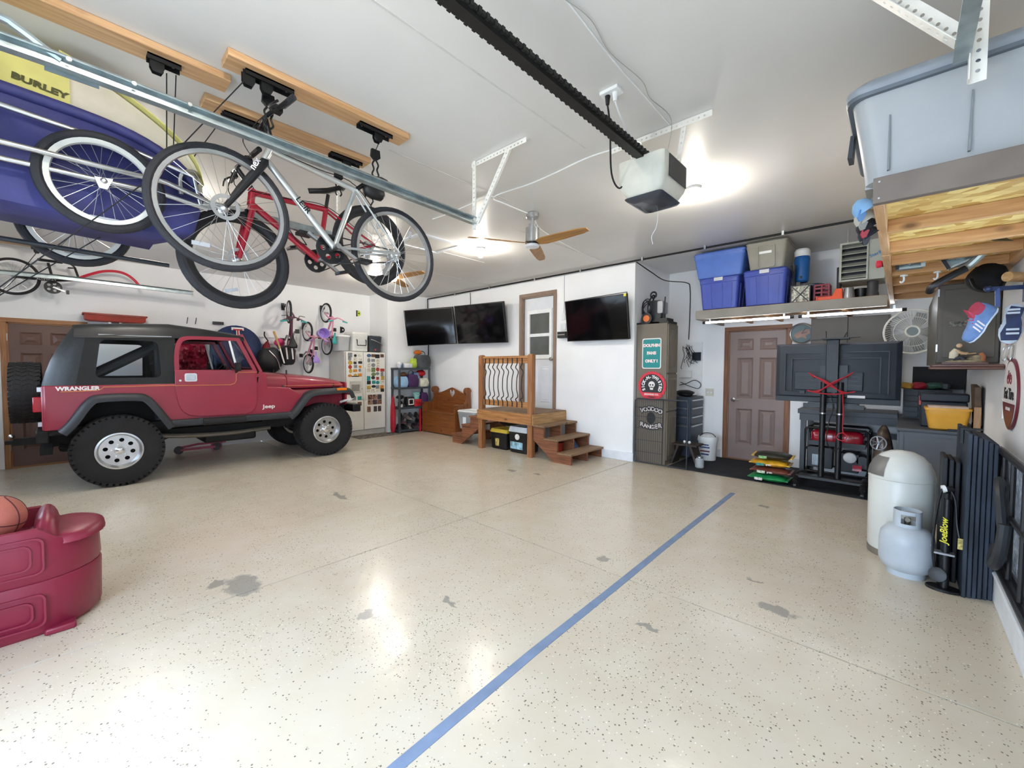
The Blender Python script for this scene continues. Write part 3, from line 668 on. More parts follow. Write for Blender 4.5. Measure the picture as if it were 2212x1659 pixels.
def place_wheel(o, x, y, flip, rx):
    o.location = (x + 7.7, y - 1.7, RW - .004); o.rotation_euler = (rx, 0, PI if flip else 0)
place_wheel(wh, wheel_x - TW / 2, .45, False, .2)
for x, y, f, r in ((wheel_x - TW / 2, 2.94, False, .5), (-8.52 + TW / 2, .45, True, .9), (-8.52 + TW / 2, 2.94, True, .1)):
    place_wheel(copy_tree(wh, jp), x, y, f, r)
spr = P('spare_wheel', tyre(B(), (0, 0, 0), .365, .25, .2), RUBBER, jp); spr.location = (.05, -2.0, 1.13); spr.rotation_euler = (0, 0, PI / 2)
P('tread', tread(B(), .365, .25, 40), RUBBER, spr, kind='stuff')
P('rim', B().lathe([(.2, -.1), (.2, .1), (.17, .05), (.05, .04), (.05, -.1)], 32, (0, 0, 0), (-1, 0, 0)), ALU, spr)
# under the body
J('frame_rail', B().box((CXJ - .42, -.1, .5), (CXJ - .34, 3.4, .6)), UNDER); J('frame_rail', B().box((CXJ + .34, -.1, .5), (CXJ + .42, 3.4, .6)), UNDER)
for y in (.45, 2.94):
    a = J('axle', B().cyl((-8.3, y, .42), (-7.1, y, .42), .045, n=12).sph((CXJ + (.15 if y > 1 else 0), y, .42), .14, 14, 8), UNDER)
    for s in (1, -1):
        J('leaf_spring', B().tube(spl([(CXJ + s * .42, y - .5, .5), (CXJ + s * .42, y, .37), (CXJ + s * .42, y + .5, .5)], 5), .03, 6), UNDER)
        J('shock_absorber', B().cyl((CXJ + s * .5, y + .05, .4), (CXJ + s * .46, y - .05, .8), .03, n=10), UNDER)
J('skid_plate', B().box((CXJ - .35, 1.35, .36), (CXJ + .5, 2.0, .5)), UNDER, .03)
J('fuel_tank', B().box((CXJ - .4, -.05, .42), (CXJ + .4, .25, .66)), UNDER, .03)
J('exhaust_pipe', B().tube(spl([(CXJ + .45, 2.2, .5), (CXJ + .5, 1.6, .48), (CXJ + .52, .95, .52), (CXJ + .5, .6, .6)], 4), .035, 10), mat('dull_exhaust', '7b766e', .5, .8))
J('front_bumper', B().box((XF - .02, 3.42, .68), (XN + .03, 3.56, .81)).box((CXJ - .42, 3.2, .6), (CXJ - .34, 3.45, .8)).box((CXJ + .34, 3.2, .6), (CXJ + .42, 3.45, .8)), BLACK, .012)
J('tow_hook', B().tube(spl([(CXJ + .5, 3.3, .84), (CXJ + .5, 3.48, .88), (CXJ + .56, 3.5, .9), (CXJ + .6, 3.4, .86)], 4), .02, 8), WHITE)
J('rear_bumper', B().box((XF + .05, -.22, .58), (XN - .02, -.12, .72)), UNDER, .012)
hb = J('tow_hitch', B().box((CXJ - .04, -.42, .5), (CXJ + .04, .0, .58)).box((CXJ - .5, -.2, .42), (CXJ + .5, -.1, .5)).box((CXJ - .05, -.48, .52), (CXJ + .05, -.38, .56)), UNDER)
J('hitch_ball', B().sph((CXJ, -.43, .61), .028, 12, 8), STEEL, par=hb)
# ================================================================== bicycles
SPOKE = mat('steel_spokes', 'c9cbcc', .3, 1., var=0)
BKTYRE = mat('bicycle_tyre_rubber', '26262a', .7, var=.15, bump=.3, bsc=120)
REFL = mat('clear_reflector', 'b9bcc0', .3, var=0, alpha=.7)
SADDLE = mat('black_saddle_vinyl', '1a1b1e', .45, var=.1)
def bwheel(name, par, c, R, tr, rimm, tyrem, n=28, spk=SPOKE, rimw=.012, disc=False):
    """bicycle wheel in the local x-z plane (axle along y)"""
    w = P(name, B().torus(c, (0, 1, 0), R - tr, tr, 48, 10), tyrem, par)
    ri = R - 2 * tr
    P('rim', B().lathe([(ri + .006, -rimw), (ri + .006, rimw), (ri - .016, rimw * .8), (ri - .02, 0), (ri - .016, -rimw * .8)], 48, c, (0, 1, 0), closed=True), rimm, w)
    b = B(); c = V(c)
    for i in range(n):
        a = 2 * PI * i / n; s = 1 if i % 2 else -1; a2 = a + (.9 if (i // 2) % 2 else -.9)
        b.tube([c + V((.018 * math.cos(a2), s * .028, .018 * math.sin(a2))), c + V(((ri - .015) * math.cos(a), 0, (ri - .015) * math.sin(a)))], .0014, 3)
    P('spokes', b, spk, w, kind='stuff')
    P('hub', B().lathe([(.006, -.05), (.022, -.032), (.022, -.026), (.013, -.02), (.013, .02), (.022, .026), (.022, .032), (.006, .05)], 16, c, (0, 1, 0)), spk, w)
    return w
def bike(name, label, g, frame_m, bar_m, grip_m, tyre_m, rim_m, parts=(), fork_m=None, saddle_m=None, group=None, k=1.):
    """g: local side view, rear hub at 0,0, forward +x. Left/near side is +y"""
    t = T(name, label, 'bicycle', group=group)
    q = lambda n, y=0.: V((g[n][0] * k, y * k, g[n][1] * k))
    R, tr, fr = g['R'] * k, g['tr'] * k, g.get('fr', .019) * k
    bwheel('rear_wheel', t, (0, 0, 0), R, tr, rim_m, tyre_m); fw = bwheel('front_wheel', t, q('fh'), R, tr, rim_m, tyre_m)
    b = B()
    for a, c, r in (('headb', 'bb', 1.15), ('headt2', 'seat', 1.), ('bb', 'seat', .9)): b.tube([q(a), q(c)], fr * r, 12)
    b.tube([q('headb') + (q('headb') - q('headt')) * .1, q('headt')], fr * 1.15, 12)
    for s in (-1, 1):
        b.tube([q('bb', s * .025), q('bb', s * .05) * .75, V((0, s * .062 * k, 0))], fr * .5, 8)
        b.tube([q('seat', s * .02), q('seat', s * .05) * .6, V((0, s * .062 * k, 0))], fr * .42, 8)
    P('frame', b, frame_m, t)
    fk = B(); d = (q('headb') - q('headt')).normalized(); cr = q('headb') + d * .05 * k
    fk.tube([q('headb'), cr], fr * .8, 10).bar(cr - V((0, .075 * k, 0)), cr + V((0, .075 * k, 0)), .035 * k, .03 * k)
    for s in (-1, 1): fk.tube([cr + V((0, s * .065 * k, 0)), q('fh', s * .06) * .45 + (cr + V((0, s * .065 * k, 0))) * .55, q('fh', s * .055)], [fr * g.get('fk', .95), fr * g.get('fk', .95) * .95, fr * .6], 10)
    f = P('fork', fk, fork_m or frame_m, t)
    sp = q('saddle'); P('seat_post', B().tube([q('seat'), sp - V((0, 0, .03 * k))], .014 * k, 10), BLACK, t)
    sv = [(-.13, .075), (-.08, .085), (0, .055), (.07, .025), (.14, .018), (.15, .004)]
    rings = [[(sp.x + a * k, sp.y + w_ * k * math.cos(u), sp.z + (.02 * math.sin(u) + .012 * (1 if a < -.05 else 0)) * k) for u in [2 * PI * i / 10 for i in range(10)]] for a, w_ in [(-.135, .03)] + sv]
    P('saddle', B().loft(rings), saddle_m or SADDLE, t, ang=60)
    st = q('stem'); hb = g['hb'] * k; sw = g.get('sweep', .05) * k
    P('stem', B().tube([q('headt'), q('headt') * .4 + st * .6, st], .017 * k, 10), bar_m, t)
    h = P('handlebar', B().tube(spl([st + V((-sw, -hb, .01)), st + V((-sw * .4, -hb * .5, 0)), st, st + V((-sw * .4, hb * .5, 0)), st + V((-sw, hb, .01))], 4), .012 * k, 10), bar_m, t)
    for s in (-1, 1):
        P('grip', B().tube([st + V((-sw, s * hb, .01)), st + V((-sw * .75, s * (hb - .12 * k), .008))], .017 * k, 10), grip_m, h)
        if 'brake' in parts: P('brake_lever', B().tube(spl([st + V((-sw * .6, s * (hb - .15 * k), 0)), st + V((.03 * k, s * (hb - .14 * k), -.02 * k)), st + V((.02 * k, s * (hb - .03 * k), -.03 * k))], 3), .007 * k, 6).cbox(st + V((-sw * .5, s * (hb - .17 * k), 0)), (.04 * k, .05 * k, .035 * k)), BLACK, h)
    bb = q('bb'); cr_r = g.get('cr', .09) * k; sd = -1
    P('chainring', plate(circ(0, 0, cr_r, 32), [circ(cr_r * .58 * math.cos(i * 2 * PI / 5), cr_r * .58 * math.sin(i * 2 * PI / 5), cr_r * .2, 10) for i in range(5)], bb + V((0, sd * .045 * k, 0)), X_, Z_, V((0, sd * .012 * k, 0))), g.get('crm', BLACK), t)
    ca = g.get('ca', -.5)
    for s in (1, -1):
        e = bb + V((s * sd * .165 * k * math.cos(ca), s * .075 * k, s * sd * .165 * k * math.sin(ca)))
        c = P('crank_arm', B().bar(bb + V((0, s * .06 * k, 0)), e, .02 * k, .028 * k, (0, 1, 0)).cyl(bb, bb + V((0, s * .07 * k, 0)), .018 * k, n=10), STEEL, t)
        P('pedal', B().cbox(e + V((0, s * .05 * k, 0)), (.09 * k, .085 * k, .022 * k)), g.get('pm', BLACK), c, bev=.004)
    rs = g.get('rs', .045) * k; ch = [bb + V((cr_r * math.cos(a), sd * .05 * k, cr_r * math.sin(a))) for a in [PI / 2 - i * PI / 10 for i in range(11)]] + [V((rs * math.cos(a), sd * .05 * k, rs * math.sin(a))) for a in [-PI / 2 - i * PI / 6 for i in range(7)]]
    P('chain', B().tube(ch, .005 * k, 5, closed=True), DKGREY, t)
    P('cassette', B().lathe([(rs, -.004), (rs, .004), (rs * .75, .012), (rs * .5, .02), (.012, .022), (.012, -.004)], 24, (0, sd * .035 * k, 0), (0, sd, 0)), STEEL, t)
    if 'gears' in parts:
        P('derailleur', B().cbox((.01, sd * .06, -.04), (.03, .03, .05)).cyl((.03, sd * .05, -.07), (.03, sd * .06, -.07), .025, n=12).cyl((.05, sd * .05, -.13), (.05, sd * .06, -.13), .025, n=12).bar((.03, sd * .055, -.07), (.05, sd * .055, -.13), .012, .02), STEEL, t)
        P('cables', B().tube(spl([st + V((0, .1, 0)), q('headt') + V((.12, .05, .02)), q('headt2') + V((0, .03, 0)), (q('headt2') + q('seat')) / 2 + V((0, .024, .01)), q('seat') + V((0, .02, .02)), V((.1, .05, .12))], 5), .003, 5).tube(spl([st + V((0, -.1, 0)), q('headt') + V((.14, -.04, 0)), cr + V((.05, 0, .03))], 5), .003, 5), BLACK, t)
        P('reflector', B().cbox(q('fh') + V((.1, 0, -(R - 2 * tr) * .72)), (.08, .01, .022)), REFL, fw)
        P('reflector', B().cbox((-.12, 0, (R - 2 * tr) * .6), (.02, .014, .05)), REFL, t)
        for s in (-1, 1): P('rim_brake', B().bar(cr + V((.03, s * .03, .0)), cr + V((.05, s * .045, -.1)), .016, .022), BLACK, f)
        P('disc_rotor', B().lathe([(.07, -.001), (.07, .001), (.05, .001), (.05, -.001)], 28, q('fh', .045), (0, 1, 0), closed=True), STEEL, fw)
    return t
SILVERP = mat('silver_bike_paint', 'c8cbc9', .28, .75, var=.05)
REDP = mat('red_bike_paint', 'a5152c', .25, .25, var=.05, coat=.5)
g1 = dict(R=.345, tr=.020, fh=(1.085, 0), bb=(.46, -.06), headb=(.885, .36), headt=(.85, .45), headt2=(.86, .425), seat=(.325, .37), saddle=(.25, .475), stem=(.89, .60), hb=.31, fr=.018, fk=1.35, cr=.095, ca=.5)
bs = bike('mountain_bike', 'silver bicycle with black fork hanging from the front ceiling hoist', g1, SILVERP, BLACK, DKGREY, BKTYRE, STEEL, ('brake', 'gears'), fork_m=BLACK)
# forward is world -Y: local x -> -Y, local y -> +X (towards the camera)
def pose(o, loc, up_deg, lean=0.):
    a = math.radians(up_deg); f = V((0, -math.cos(a), math.sin(a))); u = V((0, math.sin(a), math.cos(a))); l = V((1, 0, 0))
    m = M(((f.x, l.x, u.x, loc[0]), (f.y, l.y, u.y, loc[1]), (f.z, l.z, u.z, loc[2]), (0, 0, 0, 1)))
    o.matrix_world = m @ M.Rotation(math.radians(lean), 4, 'X')
pose(bs, (-2.80, 1.72, 2.29), 2.1)
def deco(body, size, a, b_, y, m, par, k=1.):
    """lettering along a tube on the near (+y) side of a bike, in bike coordinates"""
    a = V((a[0], y, a[1])); b2 = V((b_[0], y, b_[1])); c = (a + b2) / 2; u = (b2 - a).normalized(); n = V((0, 1, 0)); v = n.cross(u)
    return text(body, size, c + n * .001, u, v, m, par, 'frame_decal', w=False, bold=.001)
P('saddle_bag', B().loft([[(.20 + a, .045 * r * math.cos(u), .405 + .05 * r * math.sin(u)) for u in [2 * PI * i / 12 for i in range(12)]] for a, r in ((-.09, .5), (-.07, .95), (0, 1.05), (.05, .8), (.07, .3))]), SADDLE, bs, ang=60)
P('bag_strap', B().tube([(.2, .0, .36), (.2, .02, .33), (.21, .0, .30)], .005, 6).tube([(.25, .0, .37), (.26, .02, .34)], .005, 6), BLACK, bs)
deco('LE:IR', .05, (.86, .33), (.48, -.03), .021, BLACK, bs)
deco('nex', .05, (.99, .21), (.93, .34), .085, LET, bs)
g2 = dict(R=.338, tr=.034, fh=(1.05, 0), bb=(.49, -.065), headb=(.845, .365), headt=(.805, .46), headt2=(.815, .44), seat=(.31, .31), saddle=(.255, .45), stem=(.86, .60), hb=.34, fr=.021, cr=.085, ca=.9)
br = bike('mountain_bike', 'red fat-tyred bicycle hanging nose down behind the silver bicycle', g2, REDP, BLACK, BLACK, BKTYRE, BLACK, ('brake', 'gears'))
pose(br, (-3.40, 1.85, 2.50), -17.0)
P('bottle_cage', B().tube([V((.56, .035, .05)), V((.60, .035, .16)), V((.66, .035, .19)), V((.62, .035, .08)), V((.56, .035, .05))], .004, 6), BLACK, br); P('bottle_cage', B().tube([V((.36, .035, .05)), V((.40, .035, .15)), V((.44, .035, .14))], .004, 6), BLACK, br)
# ------------------------------------------------------------------ kids' bicycles hung nose-up on the left wall
PINKP = mat('pink_bike_paint', 'e59ab4', .3, var=.04, coat=.3); MAROON = mat('maroon_bike_paint', '5a1f38', .3, var=.05, coat=.3)
TEAL = mat('teal_rubber', '3aa7a4', .5, var=.05); LILAC = mat('lilac_plastic', 'a98fd6', .45, var=.05); PURP = mat('purple_plastic', '7a55b5', .45, var=.05)
WRIM = mat('white_rim', 'e6e6ea', .4, var=.03)
def kid(label, g, k, fm, gm, loc, tilt, rz, parts=()):
    t = bike('kids_bike', label, g, fm, fm, gm, BKTYRE, WRIM, parts, k=k, group='small bicycles hung nose-up on the wall', saddle_m=g.get('sm'))
    # forward is up; bike's top side faces away from the wall (+X); lateral along world Y
    a = math.radians(tilt); f = V((math.sin(a), 0, math.cos(a))); u = V((math.cos(a), 0, -math.sin(a))); l = u.cross(f)
    m = M(((f.x, l.x, u.x, 0), (f.y, l.y, u.y, 0), (f.z, l.z, u.z, 0), (0, 0, 0, 1)))
    t.matrix_world = M.Translation(loc) @ M.Rotation(math.radians(rz), 4, 'Z') @ m
    return t
gk = dict(R=.25, tr=.024, fh=(.82, .0), bb=(.30, .02), headb=(.66, .27), headt=(.63, .37), headt2=(.64, .32), seat=(.20, .24), saddle=(.14, .38), stem=(.64, .52), hb=.25, sweep=.1, fr=.02, cr=.07, ca=1.0)
k1 = kid('white and maroon kids bicycle hung nose-up with teal grips', gk, .91, MAROON, TEAL, (-8.85, 3.07, 1.79), -2, -10, ('brake',))
k2 = kid('pink kids bicycle with lilac basket hung nose-up on wall', dict(gk, sm=LILAC), .80, PINKP, LILAC, (-8.87, 3.43, 1.52), -2, 6)
k3 = kid('pink kids bicycle with teal saddle hung nearest the refrigerator', dict(gk, sm=TEAL), .83, PINKP, TEAL, (-8.87, 3.81, 1.91), -2, 6)
P('basket', B().loft([[(.62 + r * math.cos(a), r * math.sin(a) * 1.2, .52 + z) for a in [2 * PI * i / 14 for i in range(14)]] for r, z in ((.075, 0), (.10, .13), (.105, .14), (.095, .14), (.07, .01))]).xf(M.Translation((-.05, 0, -.02))), LILAC, k2)
P('chain_guard', B().prism(rr(-.02, -.05, .26, .06, .05), (0, -.06, 0), X_, Z_, (0, -.02, 0)), PURP, k2)
for kk, (x, y, z) in enumerate(((-9.1, 3.05, 2.66), (-9.1, 3.44, 2.3), (-9.1, 3.82, 2.7))):
    S('wall_hook', B().box((XL + .003, y - .03, z - .07), (XL + .02, y + .03, z + .07)).tube(spl([(XL + .02, y, z), (XL + .12, y, z - .02), (XL + .16, y, z + .04)], 4), .01, 8), BLACK, ('black hook holding the white kids bicycle', 'black hook holding the basket bicycle', 'black hook holding the teal saddle bicycle')[kk], 'hook', (XL + .003, y, z - .1))
# ------------------------------------------------------------------ trailer cycle near the far ceiling
tcg = T('trailer_cycle', 'black kids trailer bicycle with curved red tow bar hanging near ceiling', 'bicycle', (-8.85, -.42, 2.66))
a = bwheel('wheel', tcg, (0, 0, 0), .25, .02, WRIM, BKTYRE); a.rotation_euler = (0, 0, PI / 2)
def TC(n, pts, r, m, par=tcg, k=4): return P(n, B().tube(spl([(p[2] if len(p) > 2 else 0, p[0] + .42 - .42, p[1]) for p in [(y + .42, z - 2.66, *rest) for y, z, *rest in pts]], k), r, 8), m, par)
TC('frame', [(-.42, 2.66), (-.1, 2.66), (.1, 2.69), (.2, 2.72)], .018, BLACK)
TC('tow_bar', [(.18, 2.72), (.3, 2.80), (.45, 2.875), (.6, 2.9), (.72, 2.87), (.82, 2.78), (.88, 2.68)], .02, mat('red_tube_paint', 'd0223c', .3, var=.04, coat=.4))
TC('seat_tube', [(-.05, 2.62), (-.1, 2.9)], .015, BLACK)
P('saddle', B().loft([[(w_ * math.cos(u), s_, .27 + .018 * math.sin(u)) for u in [2 * PI * i / 8 for i in range(8)]] for s_, w_ in ((.22, .04), (.25, .075), (.32, .06), (.42, .02), (.46, .012))]), SADDLE, tcg, ang=60)
P('chainring', plate(circ(.36, -.1, .09, 28), [circ(.36 + .05 * math.cos(i * 1.257), -.1 + .05 * math.sin(i * 1.257), .018, 8) for i in range(5)], (.04, 0, 0), Y_, Z_, (.01, 0, 0)), BLACK, tcg)
P('crank_arm', B().bar((.06, .36, -.1), (.06, .5, -.16), .015, .022), STEEL, tcg)
P('pedal', B().cbox((.1, .5, -.16), (.08, .03, .05)), BLACK, tcg)
P('handlebar', B().tube(spl([(-.22, .52, .24), (0, .58, .22), (.22, .52, .24)], 4), .012, 8).tube([(0, .58, .22), (0, .62, .05)], .014, 8), BLACK, tcg)
text('ALLEYCAT', .04, (.022, .3, .0), (0, 1, 0), (0, -.1, 1), LET, tcg, 'frame_decal', w=False)

# ------------------------------------------------------------------ child bike trailer hung upside-level from the hoist
NAVY = mat('navy_trailer_nylon', '36386f', .6, var=.14, sc=5, bump=.35, bsc=14)
YELW = mat('yellow_trailer_nylon', 'd6cf7d', .6, var=.08, sc=5, bump=.2, bsc=14)
VINC = mat('cream_rolled_vinyl', 'cfc8b6', .5, var=.05)
tb = T('bike_trailer', 'blue and yellow child bike trailer hanging from ceiling hoist', 'bike trailer', (-3.35, .15, 2.16))
def TBp(n, b, m, par=tb, ang=50): return P(n, b, m, par, w=True, ang=ang)
def tbring(x, ins):
    pts = [(-.75, 2.27), (-.3, 2.235), (.40, 2.20), (.57, 2.26), (.63, 2.50), (.45, 2.70), (.23, 2.78), (-.15, 2.80), (-.75, 2.82)]
    cy, cz = -.05, 2.48
    return [(x, cy + (y - cy) * ins, cz + (z - cz) * ins) for y, z in pts]
TBp('body', B().loft([[(x, min(y, ym), z) for x, y, z in tbring(x_, f_)] for x_, f_, ym in ((-3.60, .93, .36), (-3.57, 1., .40), (-3.40, 1., .43), (-3.33, 1., .57), (-3.20, 1., .9), (-3.17, .94, .9))]), NAVY)
TBp('side_band', B().tube(spl([(-3.165, -.75, 2.80), (-3.165, -.15, 2.775), (-3.165, .23, 2.745), (-3.17, .45, 2.67), (-3.17, .58, 2.55)], 4), .028, 8), NAVY)
cov = spl([(0, -.75, 2.85), (0, -.3, 2.98), (0, -.05, 3.04), (0, .1, 3.02), (0, .3, 2.93), (0, .47, 2.82), (0, .58, 2.70), (0, .62, 2.56)], 4)
nlo = [(0, p.y, 2.74 if p.y < .25 else 2.74 - (p.y - .25) * .6) for p in cov]
half = len(cov) * 3 // 7
TBp('cover', B().loft([[(x, p.y, p.z) for p in cov[:half]] for x in (-3.20, -3.58)] , closed=False).loft([[(-3.19, p[1], p[2]) for p in nlo[:half]], [(-3.195, p.y, p.z) for p in cov[:half]]], closed=False), YELW)
for x in (-3.2, -3.57): TBp('cover_strap', B().loft([[(x + dx, p.y, p.z + dz) for dx, dz in ((-.035, 0), (.035, 0), (.035, .008), (-.035, .008))] for p in cov[half - 2:]]), YELW)
TBp('cover_window', B().loft([[(-3.2, p[1], p[2]) for p in nlo[half - 1:]], [(-3.21, p.y, p.z - .01) for p in cov[half - 1:]]], closed=False), VINC)
text('BURLEY', .042, (-3.187, -.04, 2.845), (0, .99, -.1), (0, .1, .99), mat('dark_olive_print', '4a4a20', .6, var=0), tb, 'cover_print', sx=1.3, bold=.002)
for z0, z1 in ((2.46, 2.47), (2.40, 2.42)):
    TBp('frame_tube', B().tube([(-3.02 - (2.46 - z0), -.75, z0), (-3.02 - (2.46 - z0), .42, z1), (-3.1, .62, z1 - .02)], .0135, 10), STEEL)
TBp('frame_tube', B().tube([(-3.12, -.75, 2.72), (-3.12, .3, 2.63), (-3.12, .56, 2.58), (-3.14, .6, 2.4)], .013, 10), STEEL)
TBp('roll_hoop', B().tube(spl([(-3.13, .50, 2.46), (-3.13, .5, 2.57), (-3.15, .56, 2.62), (-3.2, .6, 2.62)], 3), .012, 8), STEEL)
TBp('bottom_rail', B().tube([(-3.58, -.75, 2.15), (-3.58, .5, 2.12)], .014, 8), DKGREY)
w_ = bwheel('wheel', tb, (0, 0, 0), .255, .024, mat('pale_plastic_rim', 'd8d6cc', .45, var=.04), BKTYRE, rimw=.018); w_.location = (-3.08 + 3.35, .17 - .15, 2.405 - 2.16); w_.rotation_euler = (0, 0, PI / 2)
P('reflector', B().cbox((0, .0, -.19), (.11, .012, .026)), REFL, w_)
w2_ = copy_tree(w_, tb); w2_.location = (-3.68 + 3.35, .08 - .15, 2.31 - 2.16)
P('hub_plate', B().prism([(-.035, .012), (.035, .018), (.012, -.04), (-.018, -.04)], (.02, 0, 0), Y_, Z_, (.01, 0, 0)), GALV, tb).location = (-3.07 + 3.35, .02, .245)
# ================================================================== ceiling hardware
PERF = mat('white_perforated_angle', 'e9e7e0', .5, var=.04)
BEAMS = [((-2.93, -1.0), (-2.93, .70), .14, 'long pine plank on ceiling above the bike trailer'), ((-2.69, .63), (-2.69, 1.73), .14, 'pine plank on ceiling above the silver bicycle'), ((-3.22, .63), (-3.22, 1.72), .14, 'pine plank on ceiling above the red bicycle'), ((-8.75, -.9), (-8.75, .05), .12, 'far pine plank on ceiling above the trailer bicycle')]
for (x, y0), (_, y1), wd, lb in BEAMS:
    S('ceiling_plank', B().box((x - wd / 2, y0, ZC - .04), (x + wd / 2, y1, ZC - .001)), PINE, lb, 'plank', (x, y0, ZC - .04), group='planks carrying the hoists', bev=.003)
HB = mat('black_hoist_metal', '17181a', .5, .3, var=.1)
def hoist(x, y0, y1, zt, pos, label, hooks, deep=True):
    """pulley bracket channel along Y with pulley cheeks and hook"""
    t = T('hoist_pulley', label, 'hoist', (x, y0, zt), group='black hoist pulleys')
    P('bracket', B().box((x - .028, y0, zt - .008), (x + .028, y1, zt)).box((x - .028, y0, zt - .028), (x - .024, y1, zt)).box((x + .024, y0, zt - .028), (x + .028, y1, zt)), HB, t, w=True)
    for p in pos:
        for s in (-1, 1): P('cheek_plate', B().prism([(-.03, 0), (.03, 0), (.03, -.05), (.018, -.075), (-.018, -.075), (-.03, -.05)], (x + s * .014, p, zt - .005), Y_, Z_, (s * .003, 0, 0)), HB, t, w=True)
        P('pulley_wheel', B().lathe([(.022, -.01), (.018, 0), (.022, .01)], 14, (x, p, zt - .045), (1, 0, 0)), DKGREY, t, w=True)
    for i in range(4): P('screw', B().cyl((x - .012 + .024 * (i % 2), y0 + .03 + (y1 - y0 - .06) * (i // 2), zt - .011), (x - .012 + .024 * (i % 2), y0 + .03 + (y1 - y0 - .06) * (i // 2), zt - .007), .005, n=8), STEEL, t, w=True)
    for (hx, hy, hz, dz) in hooks:
        P('rope', B().tube([(x, hy, zt - .05), (hx, hy, hz + .04)], .003, 5), BLACK, t, w=True)
        P('hook_block', B().prism([(-.03, .05), (.03, .05), (.035, .0), (.012, -.02), (-.012, -.02), (-.035, .0)], (hx - .01, hy, hz), Y_, Z_, (.02, 0, 0)), HB, t, w=True)
        for s in (-1, 1): P('hook', B().tube(spl([(hx, hy, hz - .015), (hx, hy + s * .022, hz - .05), (hx, hy + s * .012, hz - .085), (hx, hy + s * .025, hz - dz), (hx, hy + s * .012, hz - dz - .02)], 4), .006, 8), HB, t, w=True)
    return t
zb = ZC - .042
hoist(-2.93, .34, .48, zb, (.38,), 'single black pulley bracket on the long ceiling plank', [])
hoist(-2.69, .72, .97, zb, (.74, .83), 'double pulley above the handlebar of the silver bicycle', [(-2.76, .86, 2.99, .12)])
hoist(-2.69, 1.38, 1.62, zb, (1.52,), 'pulley above the saddle of the silver bicycle', [(-2.76, 1.54, 2.93, .12)])
hoist(-3.22, .74, .98, zb, (.76, .85), 'double pulley above the handlebar of the red bicycle', [])
hoist(-3.22, 1.42, 1.67, zb, (1.55,), 'pulley above the saddle of the red bicycle', [(-3.36, 1.55, 2.97, .12)])
hoist(-8.75, -.25, -.12, zb - .002, (-.2,), 'small pulley above the trailer bicycle by the left wall', [])
ROPE = mat('black_cord', '19191c', .7, var=0)
def cord(pts, r, m, label, cat='cord', k=6, name='hoist_rope', group=None):
    p = spl(pts, k) if k > 1 else [V(q) for q in pts]
    return S(name, B().tube(p, r, 6), m, label, cat, tuple(p[0]), group=group)
cord([(-2.93, .42, 3.02), (-3.2, .45, 2.72)], .003, ROPE, 'thin rope dropping from single pulley to the trailer', 'rope', 1)
cord([(-2.93, .46, 3.03), (-3.2, .48, 2.72)], .003, ROPE, 'second thin rope dropping from single pulley to trailer', 'rope', 1)
cord([(-2.69, .72, 3.02), (-2.9, .33, 2.42), (-3.3, -.6, 1.35)], .003, ROPE, 'upper slanting rope running down past the trailer wheel', 'rope', 1)
cord([(-3.22, .73, 3.02), (-3.35, .43, 2.45), (-3.9, -.6, 1.5)], .003, ROPE, 'lower slanting rope running down past the trailer wheel', 'rope', 1)
cord([(-8.72, -.2, 3.0), (-8.66, -.4, 2.6), (-8.7, -.8, 2.0)], .004, ROPE, 'rope from the small far pulley by the left wall', 'rope', 1)
# ------------------------------------------------------------------ tracks and hangers
def perf(a, b_, w, side, t=.003, sp=.036, r=.007, b=None):
    """flat perforated strap from a to b, width direction side"""
    a = V(a); b_ = V(b_); L_ = (b_ - a).length; u = (b_ - a).normalized(); v = V(side).normalized(); v = (v - u * v.dot(u)).normalized()
    n = max(1, int((L_ - .02) / sp)); o = (L_ - (n - 1) * sp) / 2
    return plate([(0, -w / 2), (L_, -w / 2), (L_, w / 2), (0, w / 2)], [circ(o + i * sp, 0, r, 8) for i in range(n)], a, u, v, u.cross(v) * t, b)
def angle_iron(a, b_, s1, s2, w=.034):
    b = perf(a, b_, w, s1); v = V(s1).normalized(); v2 = V(s2).normalized()
    return perf(V(a) - v * w / 2 + v2 * w / 2, V(b_) - v * w / 2 + v2 * w / 2, w, s2, b=b)
def track(path, name, label, side):
    """C-section door track along path; opening towards side (world vector)"""
    t = T(name, label, 'door track', tuple(path[0])); s = V(side); pts = [V(p) for p in path]
    prof = [(0, -.03), (.045, -.03), (.045, -.022), (.006, -.022), (.006, .022), (.03, .026), (.038, .018), (.042, .022), (.032, .032), (0, .03)]
    rings = []
    for i, p in enumerate(pts):
        d = (pts[min(i + 1, len(pts) - 1)] - pts[max(i - 1, 0)]).normalized(); u = d.cross(s).normalized()
        if u.z < 0 or (abs(u.z) < .05 and u.y > 0): u = -u
        rings.append([p + s * a + u * c for a, c in prof])
    P('rail', B().loft(rings), GALV, t, w=True, ang=25)
    return t
curve = [(-2.60, y, z) for y, z in ((-.95, .3), (-.95, 2.0), (-.93, 2.25), (-.85, 2.45), (-.7, 2.6), (-.5, 2.67), (-.3, 2.70), (0, 2.705), (.3, 2.70), (1.2, 2.68), (2.33, 2.645))]
t1 = track(curve, 'garage_door_track', 'galvanised door track crossing in front of the hanging bicycles', (1, 0, 0))
P('track_hanger', angle_iron((-2.60, 2.33, ZC), (-2.60, 2.33, 2.58), (0, 1, 0), (1, 0, 0)), PERF, t1, w=True)
P('track_hanger', angle_iron((-2.21, 2.34, ZC - .01), (-2.57, 2.34, 2.63), (0, 1, 0), (0, 0, -1), .04), PERF, t1, w=True)
P('ceiling_angle', angle_iron((-2.62, 2.335, ZC - .006), (-2.03, 2.335, ZC - .006), (0, 1, 0), (0, 0, -1)), PERF, t1, w=True)
